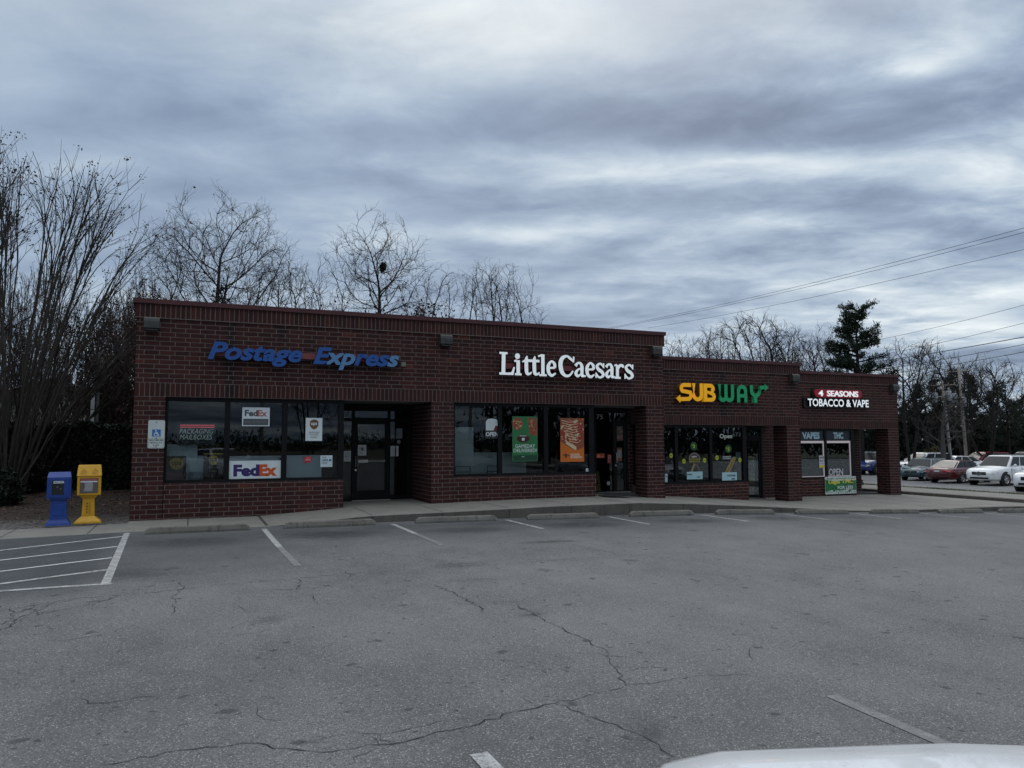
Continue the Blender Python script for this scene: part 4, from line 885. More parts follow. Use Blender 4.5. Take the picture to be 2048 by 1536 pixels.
# papers on the doors
GD = YD1-.003
for (x0, x1, z0, z1, l, dy) in ((5.215, 5.44, 1.30, 1.58, 'white paper with a small seal taped on the first glass door', .018), (4.85, 5.035, 1.15, 1.425, 'white notice taped on the narrow glass left of the first door', .028), (6.09, 6.31, 1.272, 1.55, 'lower white notice on the glass right of the first door', .012), (6.21, 6.415, 1.75, 2.02, 'upper pale notice on the glass right of the first door', .028)):
    y = YD1+dy-.002; m_ = PAPER if x0 < 6.2 else flat('paper_dim', (.28, .32, .34))
    mb = MB(); panel(mb, x0, x1, z0, z1, y)
    for k in range(5): panel(mb, x0+.03, x1-.03-random.random()*.05, z1-.06-.045*k, z1-.05-.045*k, y-.003, .001, 1)
    if 'seal' in l: put_text(mb, '* @ *', x0+.03, x1-.03, z0+.13, z0+.21, y-.003, .001, .03, 0, 1)
    tag(mb.build('paper_notice', [m_, GREYP]), l, 'notice')
poster('door_sticker', 'round pale sticker between the notices beside the first door', 'sticker', [], [('i', 6.31, 6.325, 1.635, 1.685, YD1+.026, 1, .02, 1)], [flat('sticker_grey', (.3, .33, .35)), INK], None, [(ell(6.32, 1.66, .05, .055), YD1+.026, 0, 0)])
NUM = flat('number_grey', (.36, .38, .37))
poster('house_number', 'grey number 75 on the dark glass left of the pizza door', 'number', [], [('75', 12.43, 12.665, 2.325, 2.47, YD1+.028, 0, .02, 0)], [NUM])
poster('house_number', 'grey digit 7 on the glass left of the first door', 'number', [], [('7', 4.90, 4.98, 2.34, 2.45, YD1+.028, 0, .01, 0)], [flat('number_dim', (.16, .18, .19))])
poster('door_poster', 'brownish picture poster at the top of the pizza shop door', 'poster', [(13.135, 13.36, 1.67, 2.12, YD1+.018, 0, 0), (13.14, 13.35, 1.69, 1.86, YD1+.018, 1, 1)], [('HOT', 13.15, 13.34, 1.73, 1.83, YD1+.018, 2, .03, 2)], [flat('print_sepia', (.10, .07, .05)), flat('print_rust', (.16, .05, .03)), flat('print_sand', (.28, .22, .15))], None, pizza_bits(13.25, 1.99, .08, .09, 16, 2, .01, .03, YD1+.018, 1))
poster('door_poster', 'orange opening hours sheet on the pizza shop door', 'poster', [(13.14, 13.31, 1.05, 1.46, YD1+.018, 0, 0), (13.15, 13.29, 1.15, 1.38, YD1+.018, 1, 1)], [('1 TO', 13.16, 13.29, 1.39, 1.44, YD1+.018, 1, .02, 2)]+[('mon 10-10', 13.16, 13.28, 1.18+.04*k, 1.205+.04*k, YD1+.018, 2, 0, 3) for k in range(5)], [flat('print_hours_orange', (.30, .09, .02)), flat('print_pale_grey', (.32, .36, .38)), INK, GREYP])
poster('door_sticker', 'bright orange delivery sticker left of the pizza door', 'sticker', [(12.42, 12.71, 1.15, 1.29, YD1+.028, 0, 0)], [('DoorDash', 12.50, 12.67, 1.17, 1.21, YD1+.028, 1, .01, 1)], [ORNG, flat('print_peach', (.75, .5, .4))], None, [([(12.45, 1.18), (12.53, 1.18), (12.55, 1.22), (12.48, 1.25)], YD1+.028, 1, 1)])
poster('door_sticker', 'red and white upright sticker beside the pizza door', 'sticker', [(12.805, 12.945, .99, 1.258, YD1+.028, 0, 0), (12.83, 12.92, 1.12, 1.23, YD1+.028, 1, 1)], [('?', 12.85, 12.90, 1.13, 1.22, YD1+.028, 2, .03, 0), ('PAY', 12.82, 12.93, 1.02, 1.09, YD1+.028, 1, .02, 1)], [REDI, flat('print_pink', (.55, .3, .3))])
poster('door_sticker', 'round pale sticker near the bottom of the pizza door glass', 'sticker', [], [('E', 12.81, 12.845, .36, .41, YD1+.028, 1, .03, 1)], [flat('sticker_pale', (.42, .44, .52)), GREYP], None, [(ell(12.828, .385, .055, .062), YD1+.028, 0, 0)])
s = thing('wet_floor_sign', 'dim yellow folding caution board inside the pizza entrance', 'floor sign', (12.57, YD1+.35, .14))
mb = MB(); mb.prism([(-.14, 0), (.14, 0), (.09, .6), (-.09, .6)], -.06, -.045); mb.build('front_board', plain('caution_yellow', (.35, .28, .02), .5), s); mb = MB(); mb.prism([(-.14, 0), (.14, 0), (.09, .6), (-.09, .6)], .1, .115); mb.build('back_board', plain('caution_yellow', (.4, .3, .02), .5), s)
mb = MB(); mb.prism([(-.07, .2), (.07, .2), (0, .4)], -.063, -.0605); mb.build('symbol', INK, s)
solid('door_mat', 'thin dark mat on the walk before the pizza entrance', 'mat', [(11.45, 12.35, -.42, .06, .165, .185), (11.47, 12.33, -.40, .04, .185, .188)], RUBBER)
# sandwich shop window
y = G2
for i, (cx, cz, l) in enumerate(((15.0, 1.205, 'lime dot sticker alone in the leftmost sandwich shop pane'), (15.48, 1.02, 'lime dot sticker left of the black round poster'), (16.275, 1.04, 'lime dot sticker right of the black round poster'), (16.77, 1.115, 'lime dot sticker left of the small white caption'), (17.69, 1.03, 'lime dot sticker right of the long sandwich picture'))):
    poster('window_sticker', l, 'sticker', [], [('NEW', cx-.045, cx+.045, cz-.02, cz+.02, y, 1, .02, 1)], [LIME, DGRN2], 'lime dot stickers on the sandwich shop glass', [(ell(cx, cz, .066, .075), y, 0, 0)])
poster('window_sticker', 'dark green price disc with a yellow 3 above the black round poster', 'sticker', [], [('3', 15.84, 15.91, 1.43, 1.55, y, 1, .03, 1), ('$', 15.79, 15.825, 1.49, 1.55, y, 1, .02, 1)], [DGRN2, LIME, DGRN], None, [(ell(15.87, 1.49, .125, .13), y, 0, 2), (ell(15.87, 1.49, .11, .115), y-.0008, 0, 0)])
poster('window_sticker', 'dark green price disc with a yellow 5 above the white caption', 'sticker', [], [('5', 17.20, 17.28, 1.33, 1.45, y, 1, .03, 1), ('$', 17.145, 17.185, 1.39, 1.45, y, 1, .02, 1)], [DGRN2, LIME, DGRN], None, [(ell(17.23, 1.395, .13, .13), y, 0, 2), (ell(17.23, 1.395, .115, .115), y-.0008, 0, 0)])
poster('window_poster', 'black round poster with yellow words over two snack sticks', 'poster', [], [('NEW', 15.78, 15.98, 1.135, 1.185, y, 3, .03, 1), ('FOOTLONG', 15.68, 16.10, 1.055, 1.11, y, 3, .02, 2), ('SIDEKICKS', 15.68, 16.10, .98, 1.035, y, 3, .02, 2)], [INK, flat('print_poster_white', (.7, .72, .7)), flat('print_mustard', (.45, .36, .03)), flat('print_taupe', (.16, .14, .12)), flat('print_snack', (.26, .22, .13)), flat('print_snack_dark', (.13, .10, .07))], None, [(ell(15.89, 1.10, .22, .19), y, 0, 3), (ell(15.885, 1.075, .185, .165), y, 1, 0), ([(15.70, .66), (15.78, .66), (15.93, .93), (15.85, .95)], y, 2, 4), ([(16.04, .67), (16.13, .70), (15.99, .93), (15.91, .92)], y-.0004, 2, 5)])
poster('window_poster', 'long sandwich picture standing diagonally in the right sandwich shop pane', 'poster', [(17.0, 17.33, 1.125, 1.165, y, 0, 3), (17.0, 17.32, 1.065, 1.105, y-.0002, 0, 3)], [('FOOTLONG', 17.01, 17.32, 1.13, 1.16, y, 2, .01, 4), ('SIDEKICK', 17.01, 17.31, 1.07, 1.10, y, 2, .01, 4)], [flat('print_bread', (.30, .22, .08)), flat('print_filling', (.10, .09, .04)), PEPP, flat('print_caption', (.5, .56, .58)), INK], None, [([(17.01, .50), (17.10, .45), (17.18, .50), (17.52, 1.06), (17.51, 1.12), (17.43, 1.14), (17.36, 1.09), (17.03, .60)], y, 1, 0)]+[(ell(17.08+.38*k/14+random.uniform(-.03, .03), .53+.55*k/14, .025, .022, 7), y-.0002*k*.3, 2, 1 if k % 3 else 2) for k in range(15)])
for (x0, x1, z0, z1, l) in ((15.58, 16.185, .445, .685, 'pale blue card below the two snack sticks'), (16.95, 17.55, .34, .64, 'pale blue card under the foot of the long sandwich picture')):
    poster('window_card', l, 'card', [(x0, x1, z0, z1, y+.02 if False else y-.004, 0, 0)], [('FOOTLONG', x0+.35*(x1-x0)*(1 if x0 > 16 else .1), x0+(.9 if x0 > 16 else .32)*(x1-x0), z0+.55*(z1-z0), z0+.75*(z1-z0), y-.004, 3, .03, 1), ('cookie', x0+.62*(x1-x0), x0+.85*(x1-x0), z0+.22*(z1-z0), z0+.42*(z1-z0), y-.004, 3, .02, 1)], [flat('print_card_blue', (.40, .62, .68)), INK])
poster('window_card', 'sliver of a pale card at the left edge of the sandwich shop window', 'card', [(14.70, 14.85, .355, .64, y, 0, 0)], [('25', 14.77, 14.83, .54, .58, y, 3, .03, 1)], [flat('print_card_blue', (.4, .62, .68)), INK])
poster('window_notice', 'small grey paper in the right sandwich shop pane above a lime dot', 'notice', [(17.535, 17.73, 1.055, 1.295, y+.012, 0, 0), (17.55, 17.71, 1.07, 1.28, y+.012, 1, 1)], [('hours', 17.57, 17.69, 1.2, 1.24, y+.012, 2, 0, 0)], [flat('print_slate', (.10, .14, .15)), flat('print_slate_pale', (.13, .17, .18))])
poster('window_sign', 'white word Open on the sandwich shop glass', 'sign', [], [('Open', 16.895, 17.40, 1.70, 1.885, y, 0, .03, 0)], [flat('print_soft_white', (.48, .50, .46))])
poster('house_number', 'dim grey number 673 after the word Open', 'number', [], [('673', 17.41, 17.75, 1.80, 1.93, y, 0, .01, 0)], [flat('number_dark', (.11, .12, .125))])
solid('shelving', 'dim grey shelving deep in the sandwich shop behind the right pane', 'shelf', [(16.6, 17.4, 2.6, 2.9, .75, .80), (16.6, 17.4, 2.6, 2.9, .35, .72), (16.7, 17.6, 2.7, 2.9, 1.0, 1.04)], GREYIN)
solid('cabinet', 'low dim cabinet inside the sandwich shop behind the pale cards', 'cabinet', [(15.3, 16.6, 2.5, 2.95, -.3, .52), (15.28, 16.62, 2.48, 2.97, .52, .55)], DARKIN)
solid('paper_bag', 'tan paper bag behind the sandwich shop door glass', 'bag', [(19.45, 19.74, YD2+.15, YD2+.30, .10, .45), (19.48, 19.71, YD2+.17, YD2+.28, .45, .50)], flat('kraft_paper', (.30, .18, .06)))
# vape shop window
y = G3
HDR = flat('vinyl_header', (.014, .022, .03), rough=.35); LW = flat('header_lettering', (.40, .58, .66))
poster('window_header', 'dark header film reading VAPES across the left vape shop pane', 'header', [(21.94, 23.13, 1.66, 2.03, y, 0, 0)], [('VAPES', 22.07, 22.925, 1.715, 1.975, y, 1, .05, 1)], [HDR, LW])
poster('window_header', 'dark header film reading THC across the right vape shop pane', 'header', [(23.235, 24.47, 1.66, 2.03, y, 0, 0)], [('THC', 23.62, 24.12, 1.72, 1.97, y, 1, .05, 1)], [HDR, LW])
LED = flat('led_strip_white', (.50, .46, .48), emit=(.9, .75, .82), es=.16)
for (x0, x1, l) in ((21.95, 23.115, 'white strip border framing the left vape shop pane'), (23.25, 24.465, 'white strip border framing the right vape shop pane')):
    mb = MB(); a, b_ = .255, 1.645
    mb.box(x0, x1, y-.006, y, b_-.085, b_); mb.box(x0, x1, y-.006, y, a, a+.075)
    mb.box(x1-.055, x1, y-.006, y, a+.075, b_-.085); mb.box(x0, x0+(.02 if x0 > 23 else .03), y-.006, y, a+.075, b_-.085)
    tag(mb.build('window_border', LED), l, 'window border')
poster('window_notice', 'upright white and yellow notice in the left vape shop pane', 'notice', [(22.85, 23.15, .64, 1.09, y-.008, 0, 0), (22.86, 23.14, .645, .72, y-.008, 1, 2)], [('SALE', 22.88, 23.12, .98, 1.06, y-.008, 1, .04, 1), ('BUY 1', 22.88, 23.12, .86, .93, y-.008, 1, .03, 1), ('get 1 half off', 22.87, 23.13, .76, .82, y-.008, 1, .01, 3)], [flat('notice_white', (.6, .6, .62)), INK, YELP, flat('notice_violet', (.25, .22, .5))])
poster('window_sign', 'slanted white letters OPEN low on the right vape shop pane', 'sign', [], [('OPEN', 23.31, 24.04, .34, .595, y-.007, 0, .03, 0)], [flat('open_white', (.55, .57, .58))])
yb_ = S3Y-.02
frnd = random.Random(3); pol = []
for side in (0, 1):
    for k in range(30):
        bx = 23.0+1.52*(k+.5)/30; l = frnd.uniform(.05, .15); z_ = .29-.03 if side else -.345+.03; sg = -1 if side else 1
        b0 = z_ + (sg*frnd.uniform(.02, .06)); dx = frnd.uniform(-.06, .06)
        pol.append(([(bx-.022, b0), (bx+dx, b0+sg*l*-.4), (bx+.022, b0+sg*.03)] if side else [(bx-.022, b0+.03), (bx+dx, b0-l*.4), (bx+.022, b0)], yb_-.0001*k*.2, 2, 3))
b_ = poster('banner', 'green and white leaf banner reading legal THC for less below the vape window', 'banner', [(22.96, 24.53, -.35, .30, yb_, 0, 0)], [('Legal THC', 23.13, 24.38, .0, .185, yb_, 5, .03, 2), ('FOR LESS', 23.58, 24.36, -.175, -.05, yb_, 5, .02, 1)], [flat('banner_white', (.62, .68, .66)), flat('banner_lettering', (.75, .8, .78)), flat('banner_yellow', (.80, .68, .08)), flat('banner_green', (.02, .19, .06)), flat('banner_dark_green', (.015, .09, .035))], None,
           [([(22.97, -.25), (23.3, -.20), (23.7, -.23), (24.1, -.19), (24.52, -.23), (24.52, .15), (24.2, .12), (23.9, .16), (23.6, .12), (23.3, .15), (22.97, .20)], yb_, 1, 3)]+pol+[(ell(23.1+1.35*frnd.random(), -.05+.2*frnd.uniform(-1, 1), .06, .03, 7), yb_-.0001*k*.2, 3, 4) for k in range(18)])
for x, yy in ((21.3, 5.2), (22.6, 5.4), (24.2, 6.4)):
    cl_ = thing('ceiling_light', 'small lit round ceiling light inside the vape shop', 'ceiling light', (x, yy, H3+.06), 0, 'ceiling lights in the vape shop')
    mb = MB(); mb.lathe((0, 0, 0), [(.0, -.03), (.16, -.03), (.17, 0)], 16); mb.build('lens', plain('lamp_lens', (.7, .7, .65), .5, emit=(1, .95, .85), es=2.2), cl_); mb = MB(); mb.lathe((0, 0, 0), [(.17, -.012), (.19, -.012), (.19, 0)], 16); mb.build('trim', WHITE, cl_)
cl_ = thing('ceiling_light', 'lit round light under the vape shop porch soffit', 'ceiling light', (25.1, S3Y+.75, H3+.011)); mb = MB(); mb.lathe((0, 0, 0), [(0, -.03), (.13, -.03), (.14, 0)], 16); mb.build('lens', MATS['lamp_lens'], cl_); mb = MB(); mb.lathe((0, 0, 0), [(.14, -.012), (.16, -.012), (.16, 0)], 16); mb.build('trim', WHITE, cl_)
solid('display_case', 'low dim display case inside the vape shop', 'display case', [(21.0, 24.0, 5.0, 5.5, -.4, .55), (20.98, 24.02, 4.98, 5.52, .55, .58)], GREYIN)
# accessible parking sign on the brick column
s = thing('parking_sign', 'white reserved parking sign with a blue wheelchair square on the first brick column', 'sign', (.465, -.006, 0))
mb = MB(); mb.prism(rrect(-.165, .165, 1.535, 2.145, .035), -.008, 0); mb.build('plate', flat('sign_plate', (.58, .64, .62), rough=.35), s)
mb = MB(); mb.box(-.085, .085, -.0095, -.0082, 1.79, 1.945); mb.build('symbol_square', flat('access_blue', (.02, .17, .45)), s)
mb = MB(); mb.prism(ell(-.012, 1.918, .014, .014, 12), -.011, -.0097)
for P_ in ([(-.012, 1.90, .016), (-.008, 1.86, .016), (.025, 1.86, .014), (.045, 1.815, .014), (.06, 1.82, .014)], [(-.01, 1.885, .012), (.03, 1.882, .012)]): stroke(mb, P_, -.0097, .0013, 0, None, False)
stroke(mb, arc(-.008, 1.838, .036, .036, 110, 360, .011, 14), -.0097, .0018, 0, None, False); mb.build('wheelchair_symbol', WFACE, s)
mb = MB(); GT = flat('sign_green_ink', (.03, .11, .08))
for a, b_, c, d in ((-.15, .15, 1.742, 1.746), (-.15, .15, 1.548, 1.552), (-.15, -.146, 1.55, 1.744), (.146, .15, 1.55, 1.744)): mb.box(a, b_, -.0094, -.0082, c, d)
put_text(mb, 'MAXIMUM', -.13, .13, 1.695, 1.73, -.0082, .0012, .02); put_text(mb, 'PENALTY', -.125, .125, 1.64, 1.675, -.0082, .0012, .02); put_text(mb, '$100', -.06, .06, 1.585, 1.62, -.0082, .0012, .02); mb.build('lettering', GT, s)
mb = MB()
for z in (2.10, 1.757, 1.567): mb.lathe((0, -.008, z), [(.012, 0), (.012, -.006), (0, -.008)], 10, 'y')
mb.build('bolt', INK, s)

# ================================================================== STREET FURNITURE
def frustum(mb, z0, z1, a0, b0, a1, b1, oy=0., mi=0):
    v = [(-a0, -b0, z0), (a0, -b0, z0), (a0, b0, z0), (-a0, b0, z0), (-a1, -b1+oy, z1), (a1, -b1+oy, z1), (a1, b1+oy, z1), (-a1, b1+oy, z1)]
    mb.add(v, [(0, 3, 2, 1), (4, 5, 6, 7), (0, 1, 5, 4), (1, 2, 6, 5), (2, 3, 7, 6), (3, 0, 4, 7)], mi)
def bevel(o, w=.008):
    m = o.modifiers.new('bevel', 'BEVEL'); m.width = w; m.segments = 2; m.limit_method = 'ANGLE'; return o
NB = plain('news_blue', (.012, .052, .27), .38, 0, .15, 8); NY = plain('news_yellow', (.62, .33, .012), .42, 0, .12, 8); NYD = plain('news_yellow_worn', (.45, .22, .012), .6, 0, .3, 14)
n1_ = thing('newspaper_box', 'blue newspaper box on a tapered pedestal beside the yellow one', 'newspaper box', (-1.262, -.36, .005), R(5))
mb = MB(); frustum(mb, 0, .05, .235, .22, .215, .20); frustum(mb, .05, .115, .215, .20, .175, .16); frustum(mb, .115, .12, .185, .17, .18, .165); mb.build('base', NB, n1_)
mb = MB(); frustum(mb, .12, .47, .165, .15, .145, .13); frustum(mb, .47, .53, .145, .13, .165, .15); mb.box(-.10, .10, -.158, -.145, .20, .42); bevel(mb.build('pedestal', NB, n1_), .006)
mb = MB(); mb.box(-.225, .225, -.21, .21, .53, .955); bevel(mb.build('cabinet', NB, n1_), .022)
mb = MB(); frustum(mb, .955, 1.065, .228, .225, .205, .14, .05); bevel(mb.build('lid', NB, n1_), .015)
mb = MB(); mb.box(-.19, .19, -.225, -.212, .57, .94); bevel(mb.build('door', NB, n1_), .005)
mb = MB(); mb.box(-.135, .10, -.230, -.226, .615, .90); mb.build('window', plain('news_window', (.018, .021, .024), .12), n1_)
mb = MB(); mb.box(-.105, .085, -.233, -.2305, .845, .89, 0); put_text(mb, 'FREE ADS', -.09, .07, .855, .88, -.2335, .0012, .02, 0, 1); mb.build('title_strip', [SIGNW, GREYP], n1_)
mb = MB(); mb.box(.09, .165, -.245, -.227, .635, .88); mb.tube([(.10, -.25, .80), (.10, -.262, .83), (.10, -.25, .86)], .012, 6); mb.build('handle', NB, n1_)
mb = MB()
for (cx, cz) in ((-.03, .77), (.03, .735)): mb.prism(ell(cx, cz, .018, .016, 9), -.2325, -.2305)
mb.build('paper', plain('newsprint', (.10, .12, .13), .7), n1_)
n2_ = thing('newspaper_box', 'yellow newspaper box with a steep lid and flared foot', 'newspaper box', (-.745, -.26, .015), R(5))
mb = MB(); frustum(mb, 0, .035, .245, .21, .24, .205); frustum(mb, .035, .145, .24, .205, .12, .11); bevel(mb.build('base', NY, n2_), .006)
mb = MB(); frustum(mb, .145, .50, .118, .11, .105, .10); frustum(mb, .50, .575, .105, .10, .17, .15); bevel(mb.build('pedestal', NY, n2_), .005)
mb = MB()
put_text(mb, 'F\nR\nE\nE', .012, .05, .20, .43, -.121, .0015, .01, 0, 1)
for k in range(4): mb.box(-.035, -.015, -.1225, -.118, .215+.058*k, .245+.058*k, 0)
mb.build('lettering', [INK, NYD], n2_)
mb = MB(); mb.box(-.215, .215, -.20, .20, .575, .965); bevel(mb.build('cabinet', NY, n2_), .012)
mb = MB(); v = [(-.225, -.225, .965), (.225, -.225, .965), (.225, .21, .965), (-.225, .21, .965), (-.205, -.10, 1.19), (.205, -.10, 1.19), (.205, .17, 1.19), (-.205, .17, 1.19)]
mb.add(v, [(0, 3, 2, 1), (4, 5, 6, 7), (0, 1, 5, 4), (1, 2, 6, 5), (2, 3, 7, 6), (3, 0, 4, 7)]); bevel(mb.build('lid', NY, n2_), .012)
mb = MB()
for cx in (-.105, .10):
    P_ = [(cx-.055, 1.0), (cx+.055, 1.0), (cx+.055, 1.065), (cx, 1.125), (cx-.055, 1.065)]
    def ly(z): return -.225+(z-.965)/.225*.125
    mb.add([(x, ly(z)-.004, z) for x, z in P_], [(0, 1, 2, 3, 4)])
mb.build('house_emblem', NYD, n2_)
mb = MB(); mb.box(-.165, .165, -.206, -.201, .615, .92, 0); mb.build('window', plain('news_window_pale', (.12, .105, .085), .3), n2_)
mb = MB(); mb.box(-.16, .155, -.210, -.2065, .865, .915, 0); mb.box(-.155, .15, -.211, -.2075, .84, .864, 1); put_text(mb, 'Real Estate Book', -.14, .135, .875, .905, -.2105, .001, .02, 0, 2); mb.build('title_strip', [flat('strip_red', (.25, .02, .04)), SIGNW, flat('strip_pink', (.5, .25, .28))], n2_)
mb = MB(); mb.prism([(-.10, .66), (.06, .655), (.07, .80), (.05, .84), (-.09, .84), (-.07, .75)], -.209, -.2065); mb.build('paper', plain('magazine', (.30, .30, .31), .6), n2_)
n1_.scale = (.93, .72, 1); n2_.scale = (1, .75, 1)
# --- wheel stops
stop_pos = [(1.34, 'weathered concrete wheel stop in front of the courier window, next to the hatched aisle'), (3.80, 'weathered concrete wheel stop before the first shop door ramp'), (6.48, 'weathered concrete wheel stop before the second brick column'), (9.05, 'weathered concrete wheel stop under the pizza shop window'), (11.73, 'weathered concrete wheel stop before the pizza shop entrance'), (14.28, 'weathered concrete wheel stop before the sandwich shop window'), (16.87, 'weathered concrete wheel stop before the sandwich shop door'), (19.6, 'weathered concrete wheel stop before the vape shop window'), (22.33, 'weathered concrete wheel stop in front of the last brick column'), (25.0, 'weathered concrete wheel stop at the right edge of the photo')]
ws = None
for x, l in stop_pos:
    L, a = .915, math.atan2(zl(x+.9)-zl(x-.9), 1.8)
    if ws is None:
        mb = MB(); pf = [(-.082, 0), (.082, 0), (.082, .045), (.058, .115), (.04, .132), (-.04, .132), (-.058, .115), (-.082, .045)]
        n = len(pf); K = [(-L, .82, 0.55), (-L+.06, .95, .9), (-L+.10, 1, 1)]+[(-L+.1+(2*L-.2)*i/10, 1+random.uniform(-.03, .03), 1+random.uniform(-.04, .02)) for i in range(1, 10)]+[(L-.1, 1, 1), (L-.06, .95, .9), (L, .82, .55)]
        vs = [(xx, yy*sy, zz*sz) for xx, sy, sz in K for yy, zz in pf]
        fs = [(i*n+j, i*n+(j+1) % n, (i+1)*n+(j+1) % n, (i+1)*n+j)[::-1] for i in range(len(K)-1) for j in range(n)]+[tuple(range(n)), tuple((len(K)-1)*n+j for j in range(n))[::-1]]
        mb.add(vs, fs); ws = mb.build('wheel_stop', STOPC); o = ws
        tag(o, l, 'wheel stop', 'wheel stops along the shop kerb')
    else:
        o = ws.copy(); COL.objects.link(o); o['label'] = l
    o.location = (x, -2.56, zl(x)-.006); o.rotation_euler = (0, -a, R(random.uniform(-1.2, 1.2)))
# --- twin posts behind the hedge
s = thing('sign_post', 'pair of slim pale and grey metal posts rising behind the hedge', 'post', (*[(CAM+(fwd+cr*((184-1024)/1490)+cu*((768-881)/1490))*23.4)[i] for i in (0, 1)], .4))
mb = MB(); mb.box(-.07, .03, -.04, .04, -.3, 2.80); mb.build('pale_post', plain('post_white', (.62, .64, .65), .5), s); mb = MB(); mb.box(.08, .15, -.04, .04, -.3, 2.83); mb.box(.03, .08, -.02, .02, 1.9, 1.96); mb.box(.03, .08, -.02, .02, 2.5, 2.56); mb.build('grey_post', plain('post_grey', (.10, .12, .12), .6), s)
# --- grey house in the trees
hx, hy = -6.4, 33
s = thing('house', 'dim grey gabled house half hidden by bare branches behind the hedge', 'house', (hx, hy, .4))
sid = plain('house_siding', (.22, .225, .225), .8, 0, .1, 1); shg = plain('house_shingle', (.07, .072, .075), .9, 0, .2)
mb = MB(); mb.box(-6, 5.6, 0, 8, -.5, 2.7); mb.prism([(-6, 2.7), (5.6, 2.7), (-.2, 4.9)], .02, 7.98); mb.build('wall', sid, s)
mb = MB()
for sx in (-1, 1): mb.add([(-.2, -.4, 5.05), (-.2, 8.4, 5.05), (-.2+sx*6.5, 8.4, 2.5), (-.2+sx*6.5, -.4, 2.5), (-.2, -.4, 4.93), (-.2, 8.4, 4.93), (-.2+sx*6.5, 8.4, 2.38), (-.2+sx*6.5, -.4, 2.38)], [(0, 1, 2, 3), (7, 6, 5, 4), (0, 3, 7, 4), (1, 5, 6, 2), (2, 6, 7, 3)])
mb.build('roof', shg, s)
for x in (-3.5, 0, 3.2):
    mb = MB(); mb.box(x-.55, x+.55, -.05, 0, .8, 2.1); w_ = mb.build('window', WHITE, s); mb = MB(); mb.box(x-.47, x+.47, -.06, -.052, .88, 1.42); mb.box(x-.47, x+.47, -.06, -.052, 1.48, 2.02); mb.build('pane', plain('far_glass', (.03, .035, .04), .1), w_)

